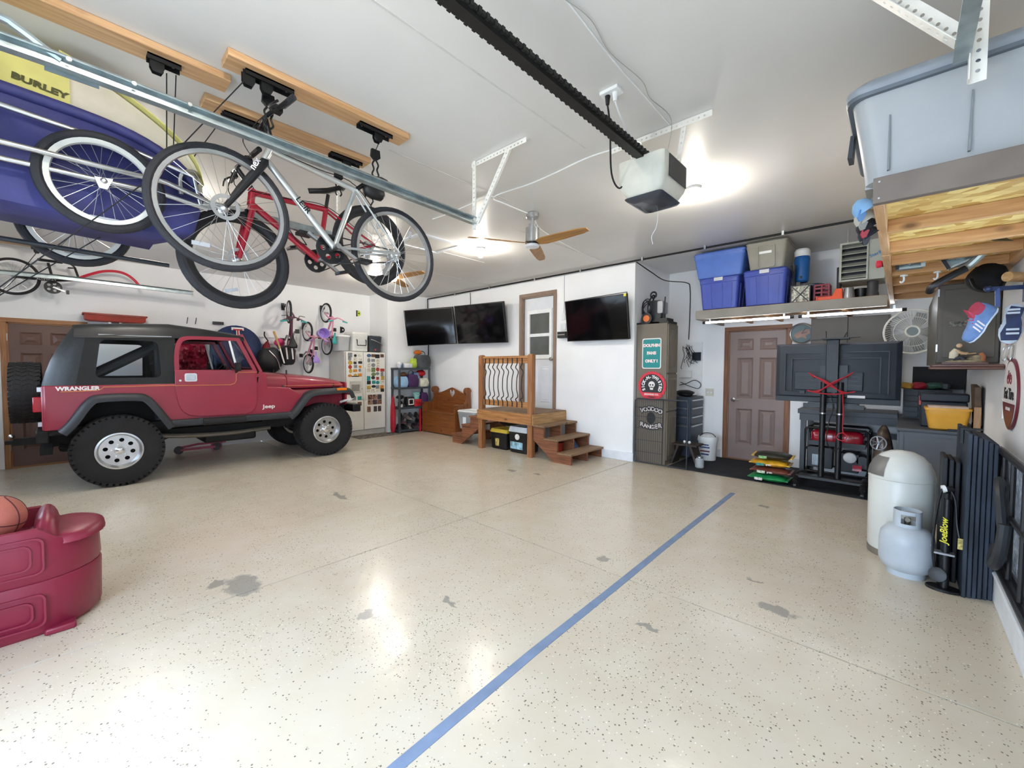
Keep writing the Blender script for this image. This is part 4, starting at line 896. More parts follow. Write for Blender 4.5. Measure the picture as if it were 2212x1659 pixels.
P('joint_plate', B().box((-2.606, -.02, 2.66), (-2.60, .14, 2.695)), mat('dull_steel_plate', '7f8a8c', .6, .5), t1, w=True)
P('joint_plate', B().tube(spl([(-2.60, -.5, 2.79), (-2.60, -.16, 2.80), (-2.60, -.09, 2.785), (-2.60, -.02, 2.745), (-2.6, .03, 2.72)], 4), .017, 8), GALV, t1, w=True)
for y in (.05, .25, .45): P('bolt', B().cyl((-2.552, y, 2.71), (-2.54, y, 2.71), .009, n=8), STEEL, t1, w=True)
t2 = track([(.15, -.95, .3), (.15, -.95, 2.1), (.15, -.88, 2.45), (.15, -.6, 2.62), (.15, -.2, 2.66), (.15, 1.2, 2.65), (.15, 2.3, 2.62)], 'garage_door_track', 'galvanised door track end near the big grey ceiling tote', (-1, 0, 0))
P('track_hanger', angle_iron((.17, 2.3, ZC), (.17, 2.3, 2.50), (1, 0, 0), (0, -1, 0), .045), PERF, t2, w=True)
P('track_hanger', angle_iron((-.16, 2.28, 3.04), (.13, 2.28, 2.66), (1, 0, 1), (0, -1, 0), .06), PERF, t2, w=True)
t3 = track([(-8.6, -.95, .3), (-8.6, -.95, 2.2), (-8.6, -.85, 2.5), (-8.6, -.55, 2.66), (-8.6, 0, 2.68), (-8.6, 1.5, 2.66)], 'garage_door_track', 'far galvanised door track above the red car beside left wall', (1, 0, 0))
P('track_hanger', angle_iron((-8.6, 1.5, ZC), (-8.6, 1.5, 2.6), (0, 1, 0), (1, 0, 0)), PERF, t3, w=True)
t4 = track([(-3.85, -.95, .3), (-3.85, -.95, 2.2), (-3.85, -.85, 2.5), (-3.85, -.55, 2.66), (-3.85, 0, 2.68), (-3.85, 1.75, 2.66)], 'garage_door_track', 'middle galvanised door track seen behind the red bicycle', (-1, 0, 0))
P('track_hanger', angle_iron((-3.82, 1.76, ZC), (-3.82, 1.76, 2.58), (0, 1, 0), (1, 0, 0)), PERF, t4, w=True)
# ------------------------------------------------------------------ opener
op = T('garage_door_opener', 'ceiling garage door opener with long black chain rail', 'door opener', (-1.305, 2.6, 2.58))
RAILM = mat('black_painted_rail', '1c1c1c', .5, .2, var=.1)
P('rail', B().box((-1.33, -.9, 2.84), (-1.28, 2.7, 2.89)), RAILM, op, w=True)
ch = B()
for x in (-1.345, -1.265):
    for i in range(150):
        y = -.6 + i * .022; ch.cbox((x, y, 2.865), (.010 if i % 2 else .016, .017, .018 if i % 2 else .024))
P('chain', ch, RAILM, op, w=True, kind='stuff')
def mring(z, ins): return [(-1.305 + a, 2.83 + c, z) for a, c in rr(-.165 + ins, -.2 + ins, .165 - ins, .2 - ins, .03, 3)]
HOUS = mat('off_white_opener_plastic', 'd5d3c6', .45, var=.05)
P('housing', B().loft([mring(2.86, .015), mring(2.85, .0), mring(2.72, .0), mring(2.68, .01), mring(2.61, .05)][::-1]), HOUS, op, w=True, ang=30)
P('lamp_lens', B().loft([mring(2.612, .03), mring(2.60, .04), mring(2.585, .075)][::-1]), mat('smoked_lens', '3c4048', .2, var=.05), op, w=True)
P('side_panel', B().box((-1.138, 2.70, 2.70), (-1.134, 2.98, 2.84)), DKGREY, op, w=True)
P('ceiling_angle', angle_iron((-1.68, 2.90, ZC - .006), (-.94, 2.90, ZC - .006), (0, 1, 0), (0, 0, -1), .038), PERF, op, w=True)
for a, c in (((-1.46, 2.9, ZC), (-1.44, 2.9, 2.86)), ((-1.12, 2.9, ZC), (-1.16, 2.9, 2.84)), ((-1.46, 2.92, 2.98), (-1.16, 2.92, 2.86))): P('support_strap', perf(a, c, .034, (1, 0, 0) if abs(a[0] - c[0]) < .1 else (0, 0, 1)), PERF, op, w=True)
P('pull_cord', B().tube(spl([(-1.33, 2.98, 2.58), (-1.36, 3.02, 2.5), (-1.4, 3.03, 2.44), (-1.39, 3.03, 2.38)], 4), .002, 5), WHITE, op, w=True)
ot = T('ceiling_outlet', 'white ceiling outlet with black and white plugs by chain rail', 'outlet', (-1.33, 2.3, ZC))
P('cover_plate', B().box((-1.39, 2.255, ZC - .02), (-1.27, 2.335, ZC)), WHITE, ot, bev=.003, w=True)
P('plug', B().cyl((-1.355, 2.295, ZC - .02), (-1.355, 2.295, ZC - .07), .017, .011, 10), BLACK, ot, w=True)
P('plug', B().cyl((-1.305, 2.295, ZC - .02), (-1.305, 2.295, ZC - .07), .017, .011, 10), WHITE, ot, w=True)
cord([(-1.355, 2.295, 3.05), (-1.35, 2.32, 2.92), (-1.44, 2.5, 2.74), (-1.45, 2.62, 2.68), (-1.41, 2.66, 2.74)], .006, BLACK, 'black power cord looping from ceiling outlet to the opener', 'cord', name='power_cord')
cord([(-1.305, 2.295, 3.05), (-1.31, 2.38, 2.99), (-1.33, 2.55, 2.95), (-1.36, 2.74, 3.0), (-1.42, 2.86, 3.05)], .005, WHITE, 'white cord from ceiling outlet to the coiled cable', 'cord', name='power_cord')
coil = B()
for i in range(5): coil.torus((-1.45, 2.88, 3.02 - i * .013), (.1 * (i % 2), .1, 1), .045 - .004 * (i % 3), .005, 20, 6)
S('cable_coil', coil, WHITE, 'white cable coiled on the opener bracket', 'cable', (-1.45, 2.88, 2.95))
cord([(-1.45, 2.9, 3.1), (-1.84, 2.87, 3.113), (-2.2, 2.9, 3.112), (-2.5, 2.92, 3.113), (-2.95, 2.9, 3.112), (-2.99, 3.1, 3.112), (-2.97, 3.42, 3.1)], .006, WHITE, 'white cable stapled along ceiling to the fan', 'cable', name='ceiling_cable')
cord([(-1.14, .9, 3.113), (-1.16, 1.58, 3.113), (-1.19, 2.06, 3.113), (-1.2, 2.5, 3.113), (-1.21, 2.86, 3.113)], .004, WHITE, 'pale cable running along ceiling beside the chain rail', 'cable', name='ceiling_cable')
cord([(-1.16, 1.58, 3.110), (-1.13, 1.75, 3.105), (-1.17, 2.0, 3.108), (-1.14, 2.3, 3.10), (-1.18, 2.5, 3.11), (-1.17, 2.8, 3.10), (-1.25, 2.9, 2.9)], .002, mat('grey_bell_wire', 'a8a6a0', .5, var=0), 'thin grey bell wire sagging beside the ceiling cable', 'cable', name='ceiling_cable')
cord([(-2.95, 2.9, 3.113), (-3.05, 2.86, 3.113), (-3.6, 2.88, 3.112), (-3.9, 2.87, 3.113)], .005, WHITE, 'white cable end running past the track hanger', 'cable', name='ceiling_cable')
cord([(-2.9, 3.5, 3.113), (-3.2, 3.9, 3.113), (-3.4, 4.9, 3.113), (-3.45, 5.7, 3.113)], .006, WHITE, 'white cable along ceiling from fan to house wall', 'cable', name='ceiling_cable')
# ------------------------------------------------------------------ fans
BLADE = wood('walnut_fan_blade', 'b98a4e', '8e6433', 0, .4)
LEDOFF = mat('frosted_lens', 'e8eaee', .4, var=0)
LEDON = mat('lit_frosted_lens', 'fff6e6', .4, var=0, em=120.)
def fan(label, x, y, ang, lens):
    t = T('ceiling_fan', label, 'ceiling fan', (x, y, 2.75), group='ceiling fans')
    P('canopy', B().lathe([(.055, .37), (.068, .36), (.068, .32), (.06, .31)][::-1], 24), STEEL, t)
    P('down_rod', B().cyl((0, 0, .22), (0, 0, .32), .013, n=12), STEEL, t)
    P('motor', B().lathe([(.03, .25), (.045, .245), (.045, .21), (.075, .205), (.078, .06), (.07, .05)][::-1], 28), STEEL, t)
    P('hub', B().lathe([(.06, .02), (.075, .03), (.075, .05), (.06, .06)], 24), BLACK, t)
    P('light_lens', B().lathe([(.03, 0), (.07, .004), (.078, .018), (.074, .032)], 28), lens, t)
    for k in range(3):
        a = math.radians(ang + 120 * k); c, s = math.cos(a), math.sin(a); rings = []
        for r, wd, tw in ((.07, .035, .3), (.16, .06, .28), (.4, .058, .24), (.62, .05, .2), (.70, .03, .2)):
            pts = []
            for o_, h in ((-1, -.004), (1, -.004), (1, .004), (-1, .004)):
                l = o_ * wd; pts.append((r * c - l * s, r * s + l * c, .045 + h - l * tw))
            rings.append(pts)
        P('blade', B().loft(rings), BLADE, t)
    return t
fan('ceiling fan with wooden blades below the opener cable', -2.96, 3.49, 0, LEDOFF)
fan('lit ceiling fan with wooden blades half hidden by bicycle wheels', -5.65, 3.40, 8, LEDON)
# ------------------------------------------------------------------ bare bulbs (the lamps that light the room, three of them added out of sight)
def bulb(x, y, label):
    t = T('ceiling_bulb', label, 'light bulb', (x, y, ZC - .14), group='bare ceiling bulbs')
    P('lamp_holder', B().lathe([(.02, .085), (.03, .10), (.06, .115), (.065, .139)], 20), WHITE, t)
    m = mat('lit_bulb_glass', 'fff7ea', .3, var=0, em=BULB)
    P('bulb', B().lathe([(.002, .0), (.018, .004), (.028, .016), (.03, .03), (.024, .05), (.014, .07), (.013, .088)], 16), m, t)
    return t
bulb(-1.45, 4.0, 'bare ceiling bulb just behind the door opener')
bulb(-4.33, 4.0, 'bare ceiling bulb left of the ceiling fan')
bulb(-7.2, 4.0, 'bare ceiling bulb hidden behind the hanging bicycle wheels')
bulb(-1.45, .2, 'added unseen ceiling bulb near the bay door by the chain rail')  # assumed bulb out of view, added for more even room light
bulb(-6.6, .6, 'added ceiling bulb above the red car hidden behind the trailer')  # hidden bulb added to brighten the car and left wall
bulb(-5.0, .6, 'added hidden ceiling bulb between the bicycles and the red car')  # added bulb kept out of sight, lifts the light on the left
# ------------------------------------------------------------------ black conduit along the house wall top
PIPE = mat('black_steel_pipe', '1e1f21', .45, .4, var=.1)
cd = T('gas_pipe', 'black pipe running along the top of the house wall', 'pipe', (-8.3, 5.98, 3.085))
P('run', B().tube([(-8.33, 5.98, 3.085), (-3.0, 5.98, 3.09), (-.22, 5.98, 3.09)], .014, 8), PIPE, cd, w=True)
P('drop', B().tube([(-8.33, 5.98, 3.085), (-8.33, 6.0, 2.0), (-8.33, 6.0, 1.6)], .012, 8), PIPE, cd, w=True)
for x in (-7.3, -6.2, -5.0, -4.0, -2.9, -2.0, -1.1, -.4): P('pipe_clip', B().box((x - .012, 5.96, 3.07), (x + .012, 6.0, ZC)), STEEL, cd, w=True)
cord([(-6.86, 6.035, 3.07), (-6.86, 6.04, 2.85), (-6.86, 6.04, 2.7)], .006, BLACK, 'black cable dropping from pipe to the right of the twin televisions', 'cable', 1, name='wall_cable')
cord([(-4.38, 6.04, 3.08), (-4.38, 6.045, 2.6), (-4.39, 6.045, 2.3)], .005, mat('pale_grey_cable', 'b9bcbf', .5, var=0), 'pale cable dropping from ceiling to the wall controls', 'cable', 1, name='wall_cable')
cord([(-3.02, 6.03, 3.08), (-2.9, 6.3, 2.95), (-2.85, 6.7, 2.88), (-2.7, 7.2, 2.9), (-2.68, 7.32, 2.8), (-2.68, 7.33, 2.3), (-2.69, 7.33, 1.95)], .008, BLACK, 'black cable swooping from wall corner down behind the pressure washer', 'cable', name='wall_cable')
# ================================================================== shared builder: tapered storage tote
def tote(name, label, cat, c, size, m, lid_m=None, taper=.86, rib=True, lid=True, group=None, latch=None, rz=0., upside=False, hand=None, lidh=.035):
    """c = centre of base, size = (x, y, h) at the rim"""
    t = T(name, label, cat, c, rz, group); sx, sy, h = size; k = taper
    def ring(f, z, g=0., r=.035): return [(x, y, z) for x, y in rr(-sx / 2 * f - g, -sy / 2 * f - g, sx / 2 * f + g, sy / 2 * f + g, r, 3)]
    if upside: body = [ring(1., 0), ring(1., .05), ring(.985, .055), ring(k, h - .02), ring(k, h, -.02)]
    else: body = [ring(k, 0, -.02), ring(k, .015), ring(.985, h - .05), ring(1., h - .045), ring(1., h)]
    P('body', B().loft(body), m, t, ang=40)
    if rib:
        for s in (-1, 1):
            for ax in (0, 1):
                L_ = (sx, sy)[ax]; W_ = (sx, sy)[1 - ax] / 2
                for o in (-.27, .0, .27):
                    f0, f1 = k + .008, .985 + .004; w0 = L_ * (.09 if o == 0 else .07)
                    p = []
                    for z, f in ((.02, f0), (h - .07, f1)):
                        for dw, dd in ((-w0, -.02), (w0, -.02), (w0, .003), (-w0, .003)):
                            a = o * L_ * f + dw; d_ = s * (W_ * f + dd)
                            p.append((a, d_, z) if ax == 0 else (d_, a, z))
                    P('rib', B().loft([p[:4], p[4:]]), m, t)
    if lid and not upside:
        l = P('lid', B().loft([ring(1., h, .006), ring(1., h + .012, .008), ring(1., h + lidh, -.012), ring(1., h + lidh, -.06), ring(1., h + lidh - .01, -.07)]), lid_m or m, t, ang=40)
        if latch:
            for s in (-1, 1): P('latch', B().cbox((0, s * (sy / 2 + .012), h), (sx * .22, .014, .045)), latch, l); P('latch', B().cbox((s * (sx / 2 + .012), 0, h), (.014, sy * .22, .045)), latch, l)
    if upside: P('rim', B().loft([ring(1., .0, .012), ring(1., .03, .012)]), m, t)
    return t
def blob(c, r, sq=(1, 1, 1), seed=0, amp=.12, n=16, m_=10, flat=None, pw=1.):
    """lumpy closed form for bags, cloth, shoes piles"""
    rnd = random.Random(seed); ph = [rnd.uniform(0, 6.28) for _ in range(6)]
    b = B().sph((0, 0, 0), 1, n, m_); o = []
    for x, y, z in b.v:
        if pw != 1: x, y, z = [math.copysign(abs(a) ** pw, a) for a in (x, y, z)]
        f = 1 + amp * (math.sin(3 * x + ph[0]) * math.cos(2.5 * y + ph[1]) + .6 * math.sin(5 * z + ph[2] + 2 * x) + .5 * math.cos(6 * y + ph[3]))
        p = (c[0] + x * f * r * sq[0], c[1] + y * f * r * sq[1], c[2] + z * f * r * sq[2])
        if flat is not None: p = (p[0], p[1], max(p[2], flat))
        o.append(p)
    b.v = o; return b

def shoeform(c, L_, w_, h_, yaw, pitch=0.):
    """low shoe or boot: toe forward, opening at the heel"""
    st = [(0, .15, .25), (.08, .36, .38), (.25, .48, .45), (.42, .44, .58), (.6, .38, .92), (.8, .38, 1.), (.95, .34, .98), (1., .18, .7)]
    b = B().loft([[(a * L_ - L_ / 2, w_ * q * math.cos(2 * PI * i / 10), h_ * t_ * max(0., .12 + .88 * math.sin(2 * PI * i / 10)) if math.sin(2 * PI * i / 10) > -.14 else 0.) for i in range(10)] for a, q, t_ in st])
    b.add([(L_ * .3 + .3 * L_ * .5 * math.cos(t), w_ * .24 * math.sin(t), h_ * 1.0) for t in [2 * PI * i / 8 for i in range(8)]], [tuple(range(8))])
    return b.xf(M.Translation(c) @ M.Rotation(yaw, 4, 'Z') @ M.Rotation(pitch, 4, 'Y'))
def crumple(x, y0, y1, z0, z1, d, seed, n=14, m_=12):
    """crumpled hanging cloth: front sheet with folds, flat back against the wall at x"""
    rnd = random.Random(seed); b = B(); fr = []; bk = []
    for j in range(m_ + 1):
        for i in range(n + 1):
            e = math.sin(PI * i / n) ** .4 * math.sin(PI * j / m_) ** .4; u = i / n - .5; sh = 1 - .25 * abs(j / m_ - .45)
            fr.append((x + .01 + e * (d * .55 + rnd.uniform(-.35, .45) * d), (y0 + y1) / 2 + u * (y1 - y0) * sh + rnd.uniform(-.008, .008), z0 + (z1 - z0) * j / m_ + rnd.uniform(-.008, .008)))
    k = len(fr); bk = [(x, p[1], p[2]) for p in fr]; fs = []; w = n + 1
    for j in range(m_):
        for i in range(n):
            a = j * w + i; fs += [(a, a + 1, a + w + 1, a + w), (k + a, k + a + w, k + a + w + 1, k + a + 1)]
    edge = list(range(n)) + [j * w + n for j in range(m_)] + [m_ * w + n - i for i in range(n)] + [(m_ - j) * w for j in range(m_)]
    fs += [(edge[i], k + edge[i], k + edge[(i + 1) % len(edge)], edge[(i + 1) % len(edge)]) for i in range(len(edge))]
    return b.add(fr + bk, fs)

# ================================================================== refrigerator
FRW = mat('aged_white_enamel', 'e4e2da', .35, var=.03, sc=3)
fr = T('refrigerator', 'white side-by-side refrigerator covered in stickers in the corner', 'refrigerator', (-8.76, 4.42, 0))
P('cabinet', B().box((-9.12, 3.97, .03), (-8.42, 4.87, 1.78)), FRW, fr, bev=.01, w=True)
P('kick_grille', B().box((-8.46, 3.99, .01), (-8.38, 4.85, .11)), mat('grey_grille', 'b5b3ac', .5), fr, w=True)
dl = P('freezer_door', B().box((-8.42, 3.975, 1.0), (-8.36, 4.355, 1.775)).box((-8.42, 3.975, .12), (-8.36, 4.355, .99)), FRW, fr, bev=.012, w=True)
dr = P('fridge_door', B().box((-8.42, 4.365, .12), (-8.36, 4.865, 1.775)), FRW, fr, bev=.012, w=True)
for d_, y in ((dl, 4.325), (dr, 4.395)): P('handle', B().tube(spl([(-8.36, y, .75), (-8.325, y, .82), (-8.32, y, 1.1), (-8.325, y, 1.38), (-8.36, y, 1.45)], 4), .012, 8), FRW, d_, w=True)
P('dispenser', B().ring([(4.05, .92), (4.29, .92), (4.29, 1.16), (4.05, 1.16)], [(4.08, .95), (4.26, .95), (4.26, 1.09), (4.08, 1.09)], (-8.36, 0, 0), Y_, Z_, (.012, 0, 0)), mat('dispenser_grey', 'c2c1ba', .4), dl, w=True)
P('dispenser_recess', B().box((-8.362, 4.08, .95), (-8.358, 4.26, 1.09)), mat('dispenser_dark', '8b8a84', .4), dl, w=True)
P('dispenser_label', B().box((-8.36, 4.09, 1.25), (-8.356, 4.25, 1.27)), DKGREY, dl, w=True)
STK = [mat('sticker_%s' % n, c, .5, var=.25, sc=40) for n, c in (('red', 'b3392f'), ('orange', 'd58a35'), ('black', '2b2b2d'), ('blue', '48628f'), ('teal', '2f8f8b'), ('grey', '8d9093'), ('brown', '6b4a3a'), ('cream', 'd9d2bf'), ('green', '6d8750'), ('gold', 'c7a544'))]
rnd = random.Random(5)
def sticker(y, z, w, h, m, par, rd): P('sticker', B().prism(circ(y, z, w / 2, 14, h / 2) if rd else rr(y - w / 2, z - h / 2, y + w / 2, z + h / 2, .006, 1), (-8.36, 0, 0), Y_, Z_, (.003, 0, 0)), m, par, w=True)
for r_, z in enumerate((1.70, 1.62, 1.55, 1.46, 1.38, 1.28)):
    for c_, y in enumerate((4.06, 4.17, 4.28)): sticker(y + rnd.uniform(-.01, .01), z + rnd.uniform(-.01, .01), rnd.uniform(.06, .1), rnd.uniform(.05, .1), STK[(rnd.choice((5, 7, 2, 9)) if r_ < 3 else rnd.choice((0, 1, 1, 9, 5)))], dl, rnd.random() < .6)
for z in (.80, .68): 
    for y in (4.14, 4.26): sticker(y, z, .09, .08, rnd.choice(STK), dl, False)
for r_, z in enumerate((1.70, 1.60, 1.50, 1.40, 1.31, 1.22, 1.13, 1.03, .95)):
    for y in (4.47, 4.575, 4.68, 4.79):
        if rnd.random() < .86: sticker(y + rnd.uniform(-.012, .012), z + rnd.uniform(-.012, .012), rnd.uniform(.06, .11), rnd.uniform(.06, .1), rnd.choice(STK), dr, rnd.random() < .35)
PH = [mat('photo_print_%d' % i, c, .4, var=.6, sc=28) for i, c in enumerate(('7a5648', '94705e', '4c4246'))]
for r_, z in enumerate((.81, .70)):
    for i, y in enumerate((4.50, 4.61, 4.72)): sticker(y, z, .105, .105, PH[(i + r_) % 3], dr, False)
for y in (4.47, 4.62, 4.72): sticker(y, .55, .08, .12, PH[0 if y < 4.5 else 2], dr, False)
# on top of the refrigerator
CLEAR = mat('milky_clear_plastic', 'dfe3e4', .25, var=.03, alpha=.55)
t = tote('plastic_tub', 'milky clear plastic tub on refrigerator left of the white box', 'tub', (-8.70, 3.985, 1.782), (.5, .26, .30), CLEAR, WHITE, .9, rib=False)
t = tote('cooler_box', 'white lidded box with black handle on top of refrigerator', 'cooler', (-8.60, 4.31, 1.782), (.42, .35, .36), mat('white_box_plastic', 'dedfda', .45, var=.03), None, .97, rib=False, lidh=.05)
P('handle', B().tube([(.235, -.10, .25), (.26, -.10, .24), (.262, -.095, .13), (.262, .095, .13), (.26, .10, .24), (.235, .10, .25)], .01, 8), BLACK, t)
t = tote('trash_bin', 'dark grey bin with swing handle on the refrigerator by corner', 'bin', (-8.58, 4.665, 1.782), (.36, .30, .32), mat('charcoal_bin_plastic', '3a4047', .5), None, .92, rib=False)
P('handle', B().tube(spl([(.21, -.13, .27), (.25, -.05, .24), (.25, .08, .19), (.21, .14, .16)], 4), .008, 8), STEEL, t)
P('emblem', B().prism([(0, -.025), (.025, 0), (0, .025), (-.025, 0)], (.196, -.02, .05), Y_, Z_, (.006, 0, 0)), mat('red_emblem', 'c8473f', .5, var=0), t)
S('red_case', B().prism(rr(-.3, -.02, .0, .02, .015), (-8.98, 4.62, 2.16), Y_, Z_, (.14, 0, 0)).box((-8.98, 4.36, 1.785), (-8.84, 4.56, 2.14)), mat('dull_red_plastic', '7c3436', .5), 'dull red case lying behind the white box on the refrigerator', 'case', (-8.85, 4.5, 1.785))
for k_, (y, z, m_) in enumerate(((4.65, 2.68, mat('lime_yellow', 'c6d24a', .5)), (4.27, 2.28, BLACK))):
    t = T('wall_anchor', ('black half-round wall hook with lime back near the corner', 'black half-round wall hook above the refrigerator tub')[k_], 'hook', (XL, y, z), group='half-round wall hooks')
    P('back_plate', B().box((XL, y - .05, z - .07), (XL + .015, y - .03, z + .07)), BLACK, t, w=True)
    P('half_disc', B().prism([(.0, -.065)] + [(.075 * math.cos(a), .065 * math.sin(a)) for a in [-PI / 2 + i * PI / 10 for i in range(11)]] + [(0, .065)], (XL + .012, y - .03, z), Y_, Z_, (.02, 0, 0)), m_, t, w=True)
    P('keyhole', B().cyl((XL + .03, y + .0, z), (XL + .035, y, z), .016, n=12), BLACK if k_ == 0 else WHITE, t, w=True)
S('door_mat', B().box((-8.3, 4.05, .001), (-7.95, 5.0, .012)), mat('woven_grey_mat', '77716a', .9, var=.35, sc=14, bump=.5, bsc=60), 'worn grey mat on the floor in front of the refrigerator', 'mat', (-8.1, 4.5, .001))
S('folding_chair_bag', B().loft([[(-8.2 + .05 * math.cos(a) * f, 4.955 + .045 * math.sin(a) * f, z) for a in [2 * PI * i / 10 for i in range(10)]] for z, f in ((.02, .9), (.1, 1.2), (.35, 1.3), (.6, 1.1), (.75, .7), (.82, .3))]), mat('red_nylon', 'b21f33', .6, var=.12, bump=.3, bsc=20), 'red folded chair bag standing between refrigerator and grey shelf', 'chair bag', (-8.2, 4.955, .02))

# ================================================================== grey plastic shelf unit and what is on it
SHM = mat('charcoal_shelf_resin', '3a4048', .5, var=.06)
su = T('shelf_unit', 'dark grey plastic shelf unit beside the refrigerator corner', 'shelf', (-8.19, 5.42, 0))
SZ = (.03, .53, .97, 1.40)
for z in SZ:
    s_ = P('shelf_board', B().ring([(-8.36, 5.0), (-8.03, 5.0), (-8.03, 5.84), (-8.36, 5.84)], [(-8.33, 5.03), (-8.06, 5.03), (-8.06, 5.81), (-8.33, 5.81)], (0, 0, z), X_, Y_, (0, 0, .045)).box((-8.34, 5.02, z + .028), (-8.05, 5.82, z + .04)), SHM, su, w=True)
for x in (-8.34, -8.05):
    for y in (5.025, 5.815): P('post', B().tube([(x, y, 0), (x, y, 1.44)], .027, 10), SHM, su, w=True)
shelf_top = [z + .041 for z in SZ]
def item(n, b, m, lb, cat, loc, bev=0): return S(n, b, m, lb, cat, loc, bev=bev)
def bagbox(n, c, sz, m, lb, cat='bag', handle=None, bow=.02):
    """soft box: slightly bulging sides"""
    t = T(n, lb, cat, c); x, y, h = sz
    def rg(f, z, g=0): return [(a, b_, z) for a, b_ in rr(-x / 2 * f - g, -y / 2 * f - g, x / 2 * f + g, y / 2 * f + g, min(x, y) * .18, 3)]
    P('body', B().loft([rg(.94, 0), rg(1, h * .15, bow * .5), rg(1, h * .5, bow), rg(.98, h * .85, bow * .4), rg(.88, h)]), m, t, ang=50)
    if handle: P('handle', B().tube(spl([(0, -y * .3, h * .95), (0, -y * .25, h + .06), (0, 0, h + .09), (0, y * .25, h + .06), (0, y * .3, h * .95)], 4), .008, 6), handle, t)
    return t
LBLU = mat('pale_blue_canvas', '9cc3e6', .7, var=.08); DPUR = mat('dark_purple_canvas', '4a2b5c', .7, var=.1); CREAMC = mat('cream_canvas', 'd8d6c4', .7, var=.15, sc=14)
z = shelf_top[2]
bagbox('tote_bag', (-8.17, 5.14, z), (.22, .22, .24), LBLU, 'pale blue soft bin on the upper shelf')
bagbox('tote_bag', (-8.17, 5.40, z), (.24, .24, .28), DPUR, 'dark purple zip bag on the upper shelf', handle=DPUR)
bagbox('tote_bag', (-8.15, 5.69, z), (.22, .20, .20), CREAMC, 'cream patterned bag under the red helmet on upper shelf')
S('bike_helmet', blob((-8.22, 5.70, z + .31), .1, (1, 1.2, .75), 3, .04), mat('glossy_red_helmet', 'c21a24', .2, var=.05), 'glossy red helmet on the upper shelf', 'helmet', (-8.22, 5.70, z + .25))
bagbox('tote_bag', (-8.24, 5.56, z), (.16, .10, .33), mat('blue_white_stripe', '8fb2d8', .7, var=.35, sc=12), 'tall blue and white bag behind the cream bag')
S('leather_ball', blob((-8.24, 5.25, z + .28), .07, (1, 1.2, .8), 9, .05), mat('brown_leather', '6b4630', .5, var=.1), 'brown ball glove on top of the soft bins', 'glove', (-8.24, 5.25, z + .22))
z = shelf_top[1]
S('dark_shoe', shoeform((-8.2, 5.18, z), .26, .1, .14, PI), mat('dark_shoe_fabric', '2a2a30', .8, var=.2), 'dark shoe on the middle shelf at left', 'shoe', (-8.2, 5.16, z))
S('dark_hat', blob((-8.18, 5.12, z + .22), .09, (1.1, 1.1, .5), 12, .12), mat('black_felt', '1c1c20', .9), 'black hat lying on the dark shoes', 'hat', (-8.18, 5.12, z + .17))
t = bagbox('lettered_box', (-8.14, 5.33, z), (.16, .20, .22), BLACK, 'black box with white square lettering on the middle shelf', 'box', bow=0)
P('label_frame', B().ring([(-.07, .04), (.07, .04), (.07, .18), (-.07, .18)], [(-.05, .06), (.05, .06), (.05, .16), (-.05, .16)], (.083, 0, 0), Y_, Z_, (.003, 0, 0)), LET, t)
S('white_shoe', shoeform((-8.10, 5.10, z), .16, .07, .07, 2.2), mat('white_shoe_leather', 'e2dedb', .6), 'small white shoe at front of the middle shelf', 'shoe', (-8.08, 5.13, z))
t = T('sand_pail', 'teal and cream pail standing on a red box', 'pail', (-8.16, 5.53, z + .16))
P('bucket', B().lathe([(.07, 0), (.085, .15), (.092, .16), (.085, .16), (.065, .01)], 20), mat('teal_pail', '8cc9c4', .5, var=.1), t)
P('bail', B().tube(spl([(0, -.09, .15), (.06, -.06, .1), (.09, 0, .07), (.06, .06, .1), (0, .09, .15)], 4), .005, 6), WHITE, t)
bagbox('cereal_box', (-8.15, 5.53, z), (.16, .22, .155), mat('red_box_print', 'c8272e', .5, var=.25, sc=16), 'red printed box under the teal pail', 'box', bow=0)
bagbox('tote_bag', (-8.18, 5.72, z), (.2, .16, .3), DPUR, 'dark purple bag at right of the middle shelf')
z = shelf_top[0]
SH = [mat('shoe_%d' % i, c, .8, var=.25, sc=14) for i, c in enumerate(('3a3136', '5b3a44', '24262b', '6d6460', '4a4f57'))]
SHN = ('dark brown', 'dusty maroon', 'black', 'taupe', 'slate grey'); ORD = ('first', 'second', 'third', 'fourth', 'fifth', 'sixth', 'seventh', 'eighth', 'ninth')
for i in range(9):
    y = 5.10 + .075 * i; zz = z + .05 + (.11 if i % 3 == 1 else .03 if i % 3 == 2 else 0)
    S('boot', shoeform((-8.19 + .03 * (i % 2), y, z + (.115 if i % 3 == 1 else .0)), .26, .095, .11, PI + .35 * ((i * 7 % 5) - 2) * .3, .12 if i % 3 == 1 else 0), SH[i % 5], '%s shoe, %s from left in the lower jumble of bottom shelf' % (SHN[i % 5], ORD[i]), 'shoe', (-8.17, y, z), group='jumbled shoes on the bottom shelf')
for i in range(5):
    S('boot', shoeform((-8.18 + .03 * (i % 2), 5.16 + .13 * i, z + .22), .25, .09, .12, PI + .5 * ((i * 3 % 4) - 1.5) * .4, -.15), SH[(i + 2) % 5], '%s shoe, %s from left in the upper jumble of bottom shelf' % (SHN[(i + 2) % 5], ORD[i]), 'shoe', (-8.15, 5.16 + .13 * i, z + .2), group='jumbled shoes on the bottom shelf')
z = shelf_top[3]
bagbox('soft_cooler', (-8.17, 5.70, z), (.26, .30, .30), mat('grey_cooler_nylon', '4b4e52', .75, var=.15), 'grey soft cooler bag on top of the grey shelf', 'cooler bag', BLACK)
S('orange_cap', blob((-8.22, 5.62, z + .36), .09, (1.1, 1.1, .6), 31, .05), mat('orange_cap_cloth', 'e0752a', .7), 'orange cap sitting on the soft cooler', 'cap', (-8.22, 5.62, z + .31))
bagbox('lime_vest', (-8.2, 5.49, z), (.1, .1, .22), mat('lime_hi_vis', 'c3dd4e', .7, var=.15), 'lime green folded vest beside the soft cooler', 'vest')
